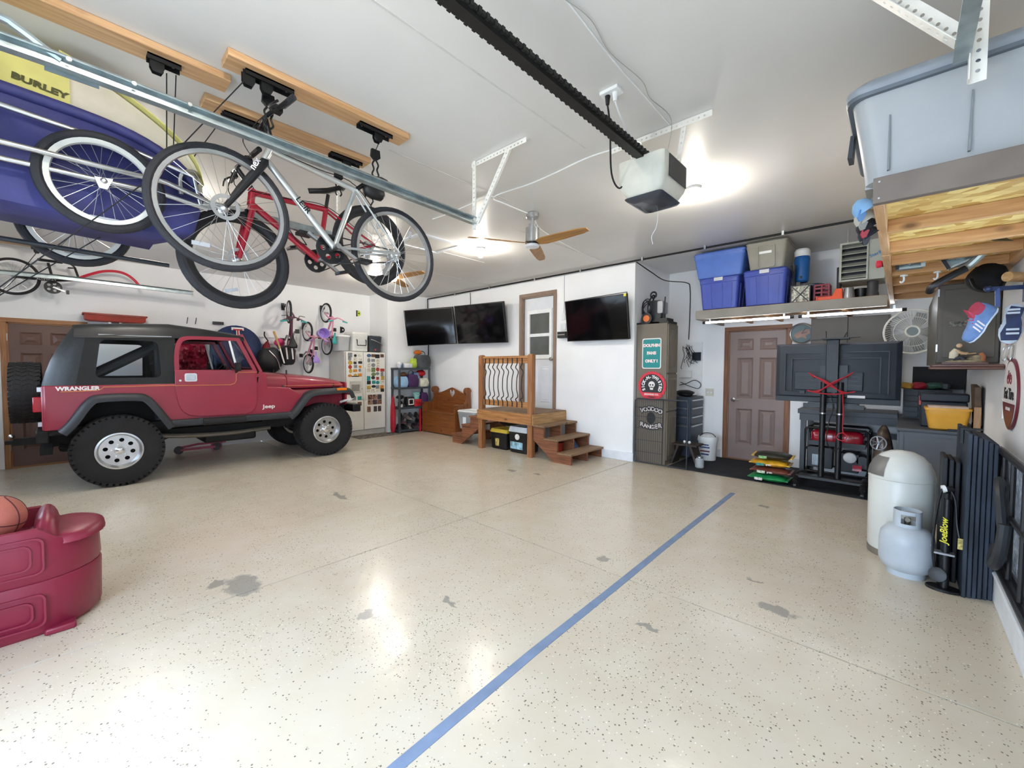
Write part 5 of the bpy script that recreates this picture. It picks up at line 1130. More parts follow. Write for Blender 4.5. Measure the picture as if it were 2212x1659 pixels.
t = bagbox('carton', (-8.15, 5.28, z), (.16, .22, .1), mat('white_carton', 'e2e3e4', .6, var=.08), 'small white carton on top of the grey shelf', 'box', bow=0)
S('paper_stack', blob((-8.18, 5.12, z + .07), .09, (1, 1, .7), 33, .18, flat=z), mat('white_paper', 'e4e6e8', .7), 'crumpled white paper bundle on top of the grey shelf', 'paper', (-8.18, 5.12, z))
S('blue_bottle', B().lathe([(.018, 0), (.018, .07), (.008, .09), (.008, .11)], 12, (-8.06, 5.11, z)), mat('navy_bottle', '2b4a7c', .4), 'small blue bottle at the shelf corner', 'bottle', (-8.06, 5.11, z))

# ================================================================== wooden bench with heart
BEN = wood('honey_oak_bench', '8f5427', '6f3c18', 0, .4); BENZ = wood('honey_oak_bench_side', '8f5427', '6f3c18', 2, .4)
bn = T('storage_bench', 'honey wood storage bench with heart cut-out in its back', 'bench', (-7.4, 5.8, 0))
bx0, bx1, by0, by1 = -7.96, -6.8, 5.56, 6.0
P('seat_box', B().box((bx0 + .03, by0 + .01, .02), (bx1 - .03, by1 - .06, .46)), BEN, bn, bev=.005, w=True)
P('seat_lid', B().box((bx0 + .02, by0 - .02, .46), (bx1 - .02, by1 - .05, .49)), BEN, bn, bev=.008, w=True)
heart = [(.10 * (16 * math.sin(t_) ** 3) / 16, .10 * (13 * math.cos(t_) - 5 * math.cos(2 * t_) - 2 * math.cos(3 * t_) - math.cos(4 * t_)) / 15) for t_ in [2 * PI * i / 28 for i in range(28)]]
bw = (bx1 - bx0) / 2
top = [(-bw + .04, .40), (bw - .04, .40)] + [(x, .88 + .13 * max(0, math.cos(x / (bw - .04) * PI / 2)) ** 1.2 - .04 * math.sin(abs(x) / bw * PI)) for x in [(bw - .04) * (1 - i / 10) for i in range(21)]]
P('back_panel', plate(top, [[(x, y + .88) for x, y in heart]], ((bx0 + bx1) / 2, by1 - .03, 0), X_, Z_, (0, -.025, 0)), BEN, bn, w=True)
for x in (bx0, bx1 - .025):
    pr_ = [(by0, .0), (by1, .0), (by1, .92)] + [(by1 - .07 + .09 * math.cos(a), .94 + .085 * math.sin(a)) for a in [i * PI / 8 for i in range(11)]] + [(by1 - .13, .80), (by1 - .16, .70), (by1 - .22, .655), (by0 + .06, .65), (by0 + .0, .61)]
    P('side_panel', B().prism(pr_, (x, 0, 0), Y_, Z_, (.025, 0, 0)), BENZ, bn, w=True)
    P('arm_rest', B().box((x - .015, by0 - .01, .65), (x + .04, by1 - .2, .672)), BEN, bn, bev=.006, w=True)
    P('ear_disc', B().cyl((x - .02, by1 - .10, .95), (x + .045, by1 - .10, .95), .075, n=20), BENZ, bn, w=True)
P('step_stool_leg', B().box((bx0 - .04, by0 - .06, 0), (bx0 - .02, by0 - .02, .52)), mat('red_painted_steel', 'b3202c', .4), bn, w=True)
# ================================================================== landing with railing and stairs
OAKD = wood('worn_tread_wood', '8f7355', '6b5038', 1, .6); FIR = wood('reddish_fir_post', 'a8754a', '7d4e2c', 2, .5); FIRX = wood('reddish_fir_board', 'b98552', '8f5e34', 0, .5); FIRY = wood('reddish_fir_board_y', 'c09a66', '946a3d', 1, .5)
STR = wood('red_brown_stringer', '8e5a3b', '643a24', 0, .6)
ld = T('entry_landing', 'wooden entry landing with posts and wavy baluster railing at the house door', 'landing', (-4.95, 5.6, 0))
lx0, lx1, ly0, ly1, lz = -5.60, -4.33, 5.12, 6.03, .715
for x in (lx0, lx1 - .10):
    P('post', B().box((x, ly0, 0), (x + .10, ly0 + .09, 1.66)).loft([[(x + a, ly0 + c, z) for a, c in ((i, i), (.10 - i, i), (.10 - i, .09 - i), (i, .09 - i))] for z, i in ((1.66, 0), (1.68, .018))]), FIR, ld, bev=.006, w=True)
P('front_fascia', B().box((lx0 - .005, ly0 - .025, .53), (lx1 + .005, ly0 - .001, .70)), FIRX, ld, bev=.004, w=True)
P('side_fascia', B().box((lx1, ly0, .53), (lx1 + .025, ly1, .70)), FIRY, ld, bev=.004, w=True)
for i in range(9):
    y = ly0 + .0 + i * (ly1 - ly0) / 9
    if i == 0: P('deck_board', B().box((lx0 + .10, y + .002, .68), (lx1 - .10, y + (ly1 - ly0) / 9 - .003, lz)), OAKD, ld, bev=.003, w=True)
    else: P('deck_board', B().box((lx0, y + .002, .68), (lx1 + .02, y + (ly1 - ly0) / 9 - .003, lz)), OAKD, ld, bev=.003, w=True)
P('top_rail', B().box((lx0 + .10, ly0 + .02, 1.615), (lx1 - .10, ly0 + .07, 1.655)).box((lx0 + .10, ly0 + .035, 1.53), (lx1 - .10, ly0 + .065, 1.615)), FIRX, ld, bev=.004, w=True)
P('bottom_rail', B().box((lx0 + .10, ly0 + .035, .79), (lx1 - .10, ly0 + .065, .89)), FIRX, ld, bev=.004, w=True)
for i in range(9):
    x = lx0 + .155 + i * .1095
    P('baluster', B().tube(spl([(x, ly0 + .025, 1.62), (x, ly0 + .025, 1.52), (x - .03, ly0 + .025, 1.46), (x + .028, ly0 + .025, 1.39), (x, ly0 + .025, 1.28), (x - .005, ly0 + .025, 1.1), (x + .022, ly0 + .025, .98), (x - .028, ly0 + .025, .93), (x, ly0 + .025, .88), (x, ly0 + .025, .80)], 5), .0085, 8), BLACK, ld, w=True)
st_ = T('wooden_stairs', 'three-step wooden stairs descending right from the landing', 'stairs', (-3.95, 5.6, 0))
for i, (x1, z) in enumerate(((-4.07, .545), (-3.81, .355), (-3.55, .165))):
    P('tread', B().box((x1 - .27 if i else lx1 + .03, 5.11, z - .03), (x1, 6.03, z)), OAKD, st_, bev=.005, w=True)
STP = [(lx1 + .03, .30), (-3.90, .0), (-3.57, .0), (-3.57, .134), (-3.83, .134), (-3.83, .324), (-4.09, .324), (-4.09, .514), (lx1 + .03, .514)]
for y in (5.13, 5.56, 5.99): P('stringer', B().prism(STP, (0, y, 0), X_, Z_, (0, .035, 0)), STR, st_, w=True)
s2 = T('side_steps', 'small brown stepped stringer descending left behind the storage tote', 'stairs', (-6.0, 5.5, 0))
for x0, x1, z in ((-6.40, -6.10, .18), (-6.10, -5.86, .385), (-5.88, -5.61, .56)): P('tread', B().box((x0, 5.14, z - .03), (x1, 5.95, z)), STR, s2, bev=.004, w=True)
P('stringer', B().prism([(-6.38, 0), (-6.12, 0), (-5.62, .35), (-5.62, .53), (-5.86, .53), (-5.86, .355), (-6.10, .355), (-6.10, .15), (-6.38, .15)], (0, 5.16, 0), X_, Z_, (0, .035, 0)), STR, s2, w=True)
P('stringer', B().prism([(-6.38, 0), (-6.12, 0), (-5.62, .35), (-5.62, .53), (-5.86, .53), (-5.86, .355), (-6.10, .355), (-6.10, .15), (-6.38, .15)], (0, 5.9, 0), X_, Z_, (0, .035, 0)), STR, s2, w=True)
t = tote('storage_tote', 'clear storage tote with white lid behind the small steps', 'tote', (-6.42, 5.74, .19), (.56, .4, .36), mat('clear_tote_plastic', 'cdd6da', .2, var=.03, alpha=.5), WHITE, .86, rib=False)
P('label_card', B().box((-.10, -.205, .12), (.0, -.2, .26)), WHITE, t)
S('tote_contents', blob((-6.42, 5.74, .29), .16, (1.2, .9, .6), 71, .1, flat=.215), mat('grey_dog_food', '8f949c', .8, var=.2, sc=30), 'grey cloth inside the clear storage tote', 'cloth', (-6.42, 5.74, .215))
# coolers under the landing
t = tote('cooler', 'black cooler with yellow lid under the landing', 'cooler', (-5.24, 5.44, .0), (.42, .34, .30), BLACK, mat('yellow_lid', 'd9b93c', .5), .9, rib=False, lidh=.06)
P('drink_label', B().prism([(-.05, .06), (.03, .06), (.045, .22), (-.06, .22)], (-.02, -.158, 0), X_, Z_, (0, -.006, 0)), mat('beer_label', 'c9b06a', .5, var=.3, sc=20), t)
t = tote('cooler', 'black cooler with white lid and blue label under the landing', 'cooler', (-4.75, 5.42, .0), (.42, .36, .36), BLACK, mat('pale_grey_lid', 'd5dade', .4), .92, rib=False, lidh=.09)
P('sticker_label', B().box((-.16, -.182, .07), (.12, -.174, .19)), mat('pale_blue_label', '9cc8dc', .5, var=.3, sc=14), t)
P('round_badge', B().cyl((.0, -.172, .28), (.0, -.186, .28), .05, n=24).cyl((.0, -.186, .275), (.0, -.188, .275), .03, n=20), LET, t)
S('duffel_bag', blob((-5.25, 5.62, .45), .14, (1.6, 1, .45), 72, .14), BLACK, 'black bag squeezed above the yellow-lid cooler', 'bag', (-5.25, 5.62, .4))
S('duffel_bag', blob((-4.75, 5.75, .47), .13, (1.5, .8, .42), 73, .14), mat('navy_white_bag', '2c3350', .7, var=.6, sc=10), 'navy and white bag squeezed above the white-lid cooler', 'bag', (-4.75, 5.75, .45))
S('red_bucket', B().lathe([(.09, 0), (.12, .22), (.125, .24), (.115, .24), (.085, .01)], 18, (-4.12, 5.5, .0)), mat('red_orange_plastic', 'b8402f', .5), 'red bucket under the wooden stairs', 'bucket', (-4.12, 5.5, 0))
S('blue_bag', blob((-4.05, 5.8, .14), .14, (1, .8, 1), 74, .1, flat=.0), mat('slate_blue_cloth', '4a5f86', .8), 'slate blue bag under the upper stair tread', 'bag', (-4.05, 5.8, 0))
# ================================================================== televisions
SCREEN = mat('black_tv_screen', '07080a', .08, var=0)
def tv(label, tl, tr, br_, bl, group=None, th=.05):
    c = [V(p) for p in (bl, br_, tr, tl)]; u = (c[1] - c[0]).normalized(); v = (c[3] - c[0]).normalized(); n = u.cross(v).normalized()   # n faces the room
    o = (c[0] + c[1]) / 2; t = T('wall_television', label, 'television', tuple(o), group=group)
    P('body', B().hexa([p - n * th for p in (c[0], c[1], c[2], c[3])] + [p for p in c]), BLACK, t, bev=.006, w=True)
    ins = lambda k, d: [c[0] + (u + v) * k + n * d, c[1] + (-u + v) * k + n * d, c[2] - (u + v) * k + n * d, c[3] + (u - v) * k + n * d]
    P('screen', B().hexa(ins(.012, 0) + ins(.012, .003)), SCREEN, t, w=True)
    P('bezel', B().ring([(0, 0), ((c[1] - c[0]).length, 0), ((c[2] - c[0]).dot(u), (c[2] - c[0]).dot(v)), ((c[3] - c[0]).dot(u), (c[3] - c[0]).dot(v))], [(.012, .012), ((c[1] - c[0]).length - .012, .012), ((c[2] - c[0]).dot(u) - .012, (c[2] - c[0]).dot(v) - .012), ((c[3] - c[0]).dot(u) + .012, (c[3] - c[0]).dot(v) - .012)], c[0], u, v, n * .006), mat('dark_grey_bezel', '26282b', .35), t, w=True)
    m_ = (c[0] + c[1] + c[2] + c[3]) / 4 - n * th
    P('wall_mount', B().bar(m_, V((m_.x - .05, YH - .01, m_.z - .02)), .12, .2), BLACK, t, w=True)
    return t
tv('left of the twin wall televisions, angled out from the corner', (-8.12, 5.20, 2.715), (-7.09, 5.74, 2.765), (-7.08, 5.83, 1.97), (-8.12, 5.29, 1.93), 'wall televisions')
tv('right of the twin wall televisions, nearer the house door', (-7.05, 5.75, 2.77), (-5.63, 5.78, 2.73), (-5.64, 5.90, 1.945), (-7.06, 5.87, 1.97), 'wall televisions')
t = tv('wall television right of the house door with yellow corner sticker', (-4.20, 5.80, 2.575), (-3.06, 5.80, 2.58), (-3.07, 5.93, 1.90), (-4.22, 5.93, 1.91), 'wall televisions')
P('corner_sticker', B().cbox((-3.085, 5.796, 2.56), (.04, .006, .04)), mat('yellow_sticker', 'e0d24a', .5, var=0), t, w=True)
S('wall_control', B().box((-4.43, 6.03, 2.30), (-4.36, 6.05, 2.42)).box((-4.405, 6.025, 2.37), (-4.385, 6.03, 2.39)), WHITE, 'upper white wall control beside the house door', 'control', (-4.4, 6.04, 2.3), bev=.003)
S('wall_switch', B().box((-4.45, 6.03, 2.12), (-4.34, 6.05, 2.24)).box((-4.42, 6.02, 2.15), (-4.41, 6.03, 2.21)), WHITE, 'lower white switch plate beside the house door', 'switch', (-4.4, 6.04, 2.12), bev=.003)
t = T('wall_bracket', 'small black bracket with pale stripe under the wall switch', 'bracket', (-4.38, 6.0, 2.0))
P('block', B().box((-4.46, 5.95, 1.98), (-4.28, 6.05, 2.09)), BLACK, t, bev=.006, w=True); P('stripe', B().box((-4.462, 5.948, 2.03), (-4.3, 5.951, 2.042)), STEEL, t, w=True)
# ================================================================== left wall clutter behind the red car
SLED = mat('worn_red_plastic_sled', 'a03c30', .5, var=.1)
t = T('snow_sled', 'worn red plastic sled stored on bracket above the brown left door', 'sled', (-9.0, .57, 2.10))
P('hull', B().loft([[(-8.98 + x, y, z) for x, z in ((-.14, 2.225 + e), (.14, 2.225 + e), (.12, 2.13 + e), (-.12, 2.13 + e))] for y, e in ((.24, .02), (.30, .0), (.86, .0), (.93, .02))]), SLED, t, bev=.01, w=True)
P('rim', B().ring(rr(-9.14, .22, -8.82, .95, .03), rr(-9.12, .25, -8.84, .92, .03), (0, 0, 2.225), X_, Y_, (0, 0, .018)), SLED, t, w=True)
S('sled_bracket', B().box((-9.15, .5, 2.04), (-8.9, .53, 2.125)).box((-9.15, .62, 2.04), (-8.9, .65, 2.125)).box((-9.15, .28, 1.96), (-9.1, .9, 2.04)), WHITE, 'white bracket under the red sled on the left wall', 'bracket', (-9.1, .57, 1.96))
CH = mat('navy_quilted_nylon', '23345c', .7, var=.12, bump=.4, bsc=9)
t = T('saucer_chair', 'round navy folding saucer chair with letter T leaning on left wall', 'chair', (-8.93, 2.2, 1.45))
P('cushion', B().lathe([(.02, .05), (.22, .06), (.37, .045), (.41, .02), (.40, -.01), (.02, -.02)], 32, (-8.95, 2.2, 1.80), (1, .05, .12)), CH, t, w=True)
text('T', .3, (-8.885, 2.2, 2.04), (0, 1, 0), (-.12, 0, 1), mat('white_felt', 'e8e4e4', .7, var=0), t, 'letter_applique', bold=.012)
text('T', .26, (-8.882, 2.2, 2.04), (0, 1, 0), (-.12, 0, 1), mat('crimson_felt', 'b3303c', .7, var=0), t, 'letter_applique', bold=.0)
for y in (2.0, 2.4): P('folding_leg', B().tube([(-9.0, y, 1.75), (-9.02, y + .1, 1.2), (-8.95, y, .9)], .012, 6), BLACK, t, w=True)
S('bag_rack', B().tube([(-9.12, 2.5, 2.03), (-9.12, 3.05, 2.03)], .008, 6).tube([(-9.12, 2.5, 1.9), (-9.12, 3.05, 1.9)], .008, 6).tube([(-9.12, 2.62, 2.05), (-9.12, 2.62, 1.7)], .008, 6).tube([(-9.12, 2.92, 2.05), (-9.12, 2.92, 1.7)], .008, 6), WHITE, 'white wire wall rack behind the black sports bags', 'rack', (-9.12, 2.77, 1.7))
def sack(n, label, c, r, sq, seed, m): return S(n, blob(c, r, sq, seed, .09), m, label, 'bag', (c[0], c[1], c[2] - r * sq[2]))
BAGM = mat('black_sports_nylon', '1b1c20', .55, var=.2, bump=.3, bsc=18)
t = T('sports_bag', 'large black sports bag hanging on rack behind the red car hood', 'bag', (-8.74, 2.68, 1.36)); P('body', blob((-8.74, 2.68, 1.58), .235, (.65, .85, 1.05), 51, .09, pw=.72), BAGM, t, w=True)
P('piping', B().tube(spl([(-8.60, 2.62, 1.75), (-8.575, 2.74, 1.6), (-8.60, 2.80, 1.42)], 4), .012, 6), STEEL, t, w=True)
t = T('sports_bag', 'smaller black sports bag with white stripes hanging beside the bat', 'bag', (-8.74, 2.97, 1.5)); P('body', blob((-8.74, 2.99, 1.68), .17, (.75, .85, 1.1), 52, .08, pw=.72), BAGM, t, w=True)
for dy in (-.05, .05): P('stripe', B().tube(spl([(-8.605, 2.97 + dy, 1.82), (-8.60, 2.98 + dy, 1.7), (-8.605, 2.99 + dy, 1.6)], 3), .015, 6), LET, t, w=True)
t = T('baseball_bat', 'wooden and white baseball bat poking from the sports bags', 'bat', (-8.78, 2.80, 1.5)); P('barrel', B().tube([(-8.70, 2.74, 2.12), (-8.67, 2.77, 2.0), (-8.63, 2.82, 1.8)], [.022, .02, .014], 10), wood('bat_ash', 'd8b97c', 'b9925a', 2, .4), t, w=True); P('handle', B().tube([(-8.63, 2.82, 1.8), (-8.57, 2.87, 1.52)], .014, 8), LET, t, w=True)
t = T('kids_helmet', 'hot pink kids helmet hanging above the sports bags', 'helmet', (-9.0, 2.92, 1.86)); P('shell', blob((-9.0, 2.93, 1.93), .1, (.9, 1.0, .8), 54, .06), mat('hot_pink_shell', 'e03a7e', .35, var=.05), t, w=True); P('strap', B().tube(spl([(-8.95, 2.86, 1.88), (-8.92, 2.92, 1.78), (-8.95, 2.99, 1.86)], 4), .006, 6), BLACK, t, w=True)
sack('red_backpack', 'dark red backpack between the saucer chair and black bag', (-9.05, 2.72, 1.74), .13, (.6, .6, 1.6), 55, mat('dark_red_nylon', '8a2230', .6, var=.15))
S('black_strap', B().tube(spl([(-9.1, 2.70, 2.13), (-9.04, 2.68, 2.05), (-9.02, 2.74, 1.95)], 4), .012, 6), BLACK, 'black strap loop above the dark red backpack', 'strap', (-9.1, 2.70, 2.0))
S('navy_jacket', crumple(-9.148, 1.80, 2.12, 1.30, 1.93, .14, 56), mat('dusty_blue_jacket', '3c5573', .8, var=.2, bump=.4, bsc=10), 'dusty blue jacket on the wall seen through the red car door window', 'jacket', (-9.05, 1.98, 1.3))
S('red_tarp', crumple(-9.148, 1.30, 1.80, 1.36, 1.92, .14, 57, 18, 16), mat('crimson_tarp', '9d2440', .35, var=.25, sc=5, bump=.8, bsc=6), 'crinkled crimson bag on the wall seen through the red car window', 'bag', (-9.05, 1.56, 1.38))
for k_, y in enumerate((1.5, 1.62)): S('nail_hook', B().tube([(XL, y, 2.2), (-9.06, y, 2.3)], .006, 6), DKGREY, ('left thin hook on left wall above the car roof', 'right thin hook on left wall above the car roof')[k_], 'hook', (XL, y, 2.2))
S('clip_rail', B().cbox((-9.12, 1.95, 2.24), (.06, .16, .05)), DKGREY, 'small dark clip rail on left wall above the red car roof', 'clip rail', (-9.12, 1.8, 2.2))
SCT = mat('pink_scooter', 'd9718a', .4, var=.05)
t = T('kick_scooter', 'pink kids scooter lying on floor behind the red car', 'scooter', (-8.72, 1.5, 0))
P('deck', B().box((-8.78, 1.3, .05), (-8.66, 1.78, .08)), SCT, t, bev=.01, w=True)
for y in (1.28, 1.8): P('wheel', B().cyl((-8.735, y, .065), (-8.70, y, .065), .065, n=20), mat('grey_scooter_wheel', '6d6a6e', .6), t, w=True)
P('steering_tube', B().tube([(-8.72, 1.28, .1), (-8.75, 1.55, .13), (-8.78, 1.95, .12)], .018, 8), SCT, t, w=True)
P('fender', B().torus((-8.72, 1.8, .065), (1, 0, 0), .075, .012, 20, 6), SCT, t, w=True)
# ================================================================== tall cabinet with signs
TAUPE = mat('taupe_cabinet_laminate', '6f675b', .45, var=.04, sc=3)
tc_ = T('tall_cabinet', 'tall taupe storage cabinet with three signs on its side', 'cabinet', (-2.77, 6.25, 0))
P('carcass', B().box((-3.02, 6.09, 0), (-2.545, 6.45, 2.13)), TAUPE, tc_, bev=.004, w=True)
for z0, z1 in ((.08, .80), (.82, 1.37), (1.39, 2.11)):
    d_ = P('cabinet_door', B().box((-2.545, 6.10, z0), (-2.527, 6.44, z1)), TAUPE, tc_, bev=.004, w=True)
    P('door_field', B().loft([[(-2.527 + dz, y, z) for y, z in ((6.15 + i, z0 + .06 + i), (6.39 - i, z0 + .06 + i), (6.39 - i, z1 - .06 - i), (6.15 + i, z1 - .06 - i))] for i, dz in ((0, .0), (.012, .008), (.024, .008), (.036, .002))], cap=2), TAUPE, d_, w=True)
SY = 6.088
def signthing(name, label, loc): return T(name, label, 'sign', loc)
t = signthing('tin_sign', 'teal rectangular tin sign with pale letters on the taupe cabinet', (-2.78, SY, 1.45))
P('border', B().prism(rr(-2.93, 1.45, -2.63, 1.91, .03), (0, SY, 0), X_, Z_, (0, -.006, 0)), LET, t, w=True)
P('field', B().prism(rr(-2.915, 1.465, -2.645, 1.895, .025), (0, SY - .006, 0), X_, Z_, (0, -.003, 0)), mat('teal_sign_enamel', '14888a', .4, var=.03), t, w=True)
PKL = mat('pale_pink_lettering', 'f3dcdc', .5, var=0)
for s_, z in (('DOLPHIN', 1.80), ('FANS', 1.685), ('ONLY !', 1.565)): text(s_, .060, (-2.78, SY - .010, z), X_, Z_, PKL, t, bold=.004)
t = signthing('bottle_cap_sign', 'round red and black bottle cap sign with a white skull', (-2.765, SY, .98))
cx, cz = -2.765, 1.19
P('cap_rim', B().prism([((.218 + .006 * math.cos(a * 24)) * math.cos(a) + cx, (.218 + .006 * math.cos(a * 24)) * math.sin(a) + cz) for a in [2 * PI * i / 96 for i in range(96)]], (0, SY - .001, 0), X_, Z_, (0, -.012, 0)), mat('red_cap_enamel', 'd0253a', .35, var=.05), t, w=True)
P('black_disc', B().cyl((cx, SY - .013, cz), (cx, SY - .016, cz), .178, n=40), BLACK, t, w=True)
for i, ch_ in enumerate('SICK-N-TWISTED'):
    a = math.radians(205 - i * 230 / 13); p = (cx + .135 * math.cos(a), SY - .017, cz + .135 * math.sin(a)); u = V((math.sin(a), 0, -math.cos(a)))
    text(ch_, .062, p, u, V((math.cos(a), 0, math.sin(a))), LET, t, bold=.003)
P('skull', B().prism(circ(cx, cz + .02, .05, 20), (0, SY - .016, 0), X_, Z_, (0, -.004, 0)).prism([(cx - .03, cz - .015), (cx - .022, cz - .06), (cx + .022, cz - .06), (cx + .03, cz - .015)], (0, SY - .016, 0), X_, Z_, (0, -.004, 0)), LET, t, w=True)
P('skull_eyes', B().prism(circ(cx - .02, cz + .015, .013, 12), (0, SY - .02, 0), X_, Z_, (0, -.001, 0)).prism(circ(cx + .02, cz + .015, .013, 12), (0, SY - .02, 0), X_, Z_, (0, -.001, 0)), BLACK, t, w=True)
P('ribbon', B().prism([(cx - .16, cz - .10), (cx + .16, cz - .10), (cx + .14, cz - .16), (cx - .14, cz - .16)], (0, SY - .016, 0), X_, Z_, (0, -.004, 0)), mat('red_ribbon', 'd33a48', .4, var=0), t, w=True)
text('BREWING CO.', .035, (cx, SY - .0205, cz - .13), X_, Z_, LET, t, bold=.001)
t = signthing('cutout_sign', 'black and white cut-out letter sign behind the wire panel', (-2.775, SY, .5))
for s_, z, tl in (('VOODOO', .84, .06), ('RANGER', .56, -.06)):
    for i, c_ in enumerate(s_):
        dx = (i - 2.5) * .058; dz = -abs(i - 2.5) ** 1.6 * .008 * (1 if tl > 0 else -1)
        for bo, m_, dy in ((.016, BLACK, 0), (.003, LET, -.003)): text(c_, .088, (-2.775 + dx, SY - .004 + dy, z + dz), V((1, 0, -tl * (i - 2.5) * .5)), V((tl * (i - 2.5) * .5, 0, 1)), m_, t, bold=bo)
P('backing', B().prism(circ(-2.775, .70, .07, 20, .09), (0, SY, 0), X_, Z_, (0, -.004, 0)), BLACK, t, w=True)
# pressure washer on the cabinet
pw = T('pressure_washer', 'black pressure washer with orange wheels and coiled hose on the tall cabinet', 'pressure washer', (-2.78, 6.27, 2.131))
def PW(n, b, m): return P(n, b, m, pw)
PW('base', B().box((-.2, -.12, .03), (.2, .12, .08)), BLACK)
PW('pump_body', B().prism(rr(-.08, .08, .09, .36, .03), (0, -.09, 0), X_, Z_, (0, .18, 0)), DKGREY)
PW('silver_panel', B().prism(rr(.04, .16, .12, .34, .02), (0, -.1, 0), X_, Z_, (0, .19, 0)), mat('silver_grey_plastic', 'a9abad', .4, .2))
for s in (-1, 1): PW('handle_tube', B().tube(spl([(-.1, s * .08, .06), (-.12, s * .08, .25), (-.1, s * .06, .38), (-.06, s * .02, .46)], 5), .012, 8), BLACK)
PW('grip', B().torus((-.07, 0, .46), (0, 1, 0), .045, .014, 20, 8), BLACK)
for y in (-.15, .15):
    w_ = PW('wheel', B().cyl((-.1, y - .02, .085), (-.1, y + .02, .085), .085, n=24), BLACK)
    P('hub', B().cyl((-.1, y - .026, .085), (-.1, y + .026, .085), .05, n=20), mat('orange_hub', 'e0702a', .4), w_)
for i in range(5): PW('hose_loop', B().torus((-.16 + .012 * i, -.05 - .02 * i, .24 + .015 * (i % 3)), (.5, .8, .15 * (i - 2)), .10 + .012 * (i % 3), .007, 26, 6), BLACK)
PW('lance', B().tube([(.14, -.1, .05), (.15, -.08, .40)], .01, 8), BLACK); PW('foot', B().box((.1, -.16, 0), (.24, .16, .03)), BLACK); PW('gun', B().box((-.34, -.14, 0), (-.1, -.08, .03)), BLACK)
# folding wire panel leaning in front of the cabinet
WIRE = mat('dark_grey_wire', '3f444c', .5, .4, var=.05)
wp = T('wire_pet_gate', 'dark grey wire pet gate panel leaning in front of the tall cabinet', 'pet gate', (-2.6, 6.02, 0))
gy = lambda x: 6.02 + .0 * x
P('frame', B().tube([(-3.01, 6.03, .02), (-3.01, 6.05, .96), (-2.98, 6.05, .99), (-2.24, 6.05, .99), (-2.21, 6.05, .96), (-2.21, 6.03, .02), (-3.01, 6.03, .02)], .011, 8), WIRE, wp, w=True)
for i in range(1, 14):
    x = -3.01 + i * .0333
    P('wire', B().tube([(x, 6.03, .02), (x, 6.05, .98)], .0028, 4), WIRE, wp, w=True)
for z in (.18, .36, .54, .72, .86): P('cross_wire', B().tube([(-3.01, 6.03 + .02 * z, z), (-2.57, 6.03 + .02 * z, z)], .004, 5), WIRE, wp, w=True)
P('gate_post', B().tube([(-2.57, 6.03, .02), (-2.57, 6.05, .98)], .007, 6), WIRE, wp, w=True)
# tool chest, stool, pail
tcM = mat('slate_tool_chest', '3d4654', .4, .2, var=.06)
t = T('tool_chest', 'slate grey rolling tool chest behind the tall cabinet', 'tool chest', (-2.72, 7.02, 0))
P('body', B().box((-2.98, 6.72, .06), (-2.42, 7.3, 1.0)), tcM, t, bev=.008, w=True)
for z0, z1 in ((.86, .97), (.72, .84), (.58, .70), (.1, .56)):
    d_ = P('drawer', B().box((-2.96, 6.705, z0), (-2.44, 6.725, z1)), tcM, t, bev=.004, w=True); P('pull', B().box((-2.94, 6.69, z1 - .03), (-2.46, 6.705, z1 - .012)), STEEL, d_, w=True)
    d_ = P('drawer', B().box((-2.425, 6.74, z0), (-2.41, 7.28, z1)), tcM, t, bev=.004, w=True); P('pull', B().box((-2.41, 6.78, z1 - .03), (-2.395, 7.24, z1 - .012)), STEEL, d_, w=True)
S('black_pouch', blob((-2.58, 6.9, 1.06), .09, (1.7, 1.3, .55), 61, .16, flat=1.002), BLACK, 'black tool pouch on top of the slate tool chest', 'pouch', (-2.58, 6.9, 1.002))
S('silver_case', B().prism(rr(-.12, 0, .12, .05, .015), (-2.62, 7.05, 1.003), X_, Z_, (0, .2, 0)), STEEL, 'small silver case on top of the slate tool chest', 'case', (-2.62, 7.05, 1.003))
DST = wood('black_brown_stool', '3f342c', '2a221c', 0, .6)
t = T('step_stool', 'small dark wooden stool beside the tall cabinet', 'stool', (-2.35, 6.42, 0))
P('top', B().box((-2.54, 6.28, .30), (-2.16, 6.58, .325)), DST, t, bev=.004, w=True)
for x0, x1, xb in ((-2.50, -2.47, -2.44), (-2.23, -2.20, -2.26)): P('side_leg', B().hexa([(xb - .1 * (1 if xb < -2.35 else -1) - .015, 6.3, .011), (xb - .1 * (1 if xb < -2.35 else -1) + .015, 6.3, .011), (xb - .1 * (1 if xb < -2.35 else -1) + .015, 6.56, .011), (xb - .1 * (1 if xb < -2.35 else -1) - .015, 6.56, .011), (xb - .015, 6.3, .30), (xb + .015, 6.3, .30), (xb + .015, 6.56, .30), (xb - .015, 6.56, .30)]), DST, t, w=True)
for k_, (x, y) in enumerate(((-2.38, 6.4), (-2.3, 6.38))): S('golf_ball', B().sph((x, y, .347), .022, 14, 8), WHITE, ('left white ball on the dark stool', 'right white ball on the dark stool')[k_], 'ball', (x, y, .325))
t = T('glass_jar', 'clear glass jar on mat beside the dark stool', 'jar', (-2.12, 6.3, .011))
P('jar_body', B().lathe([(.05, 0), (.06, .01), (.06, .12), (.045, .14), (.045, .15)], 18), mat('pale_glass', 'd5dde0', .1, var=0, alpha=.5), t); P('lid', B().cyl((0, 0, .15), (0, 0, .165), .05, n=18), STEEL, t)
t = T('white_pail', 'white plastic pail with printed label beside the brown door', 'bucket', (-2.23, 6.98, .011))
P('bucket', B().lathe([(.12, 0), (.14, .30), (.15, .30), (.15, .33), (.145, .37), (.135, .37), (.13, .33), (.11, .02)], 28), WHITE, t)
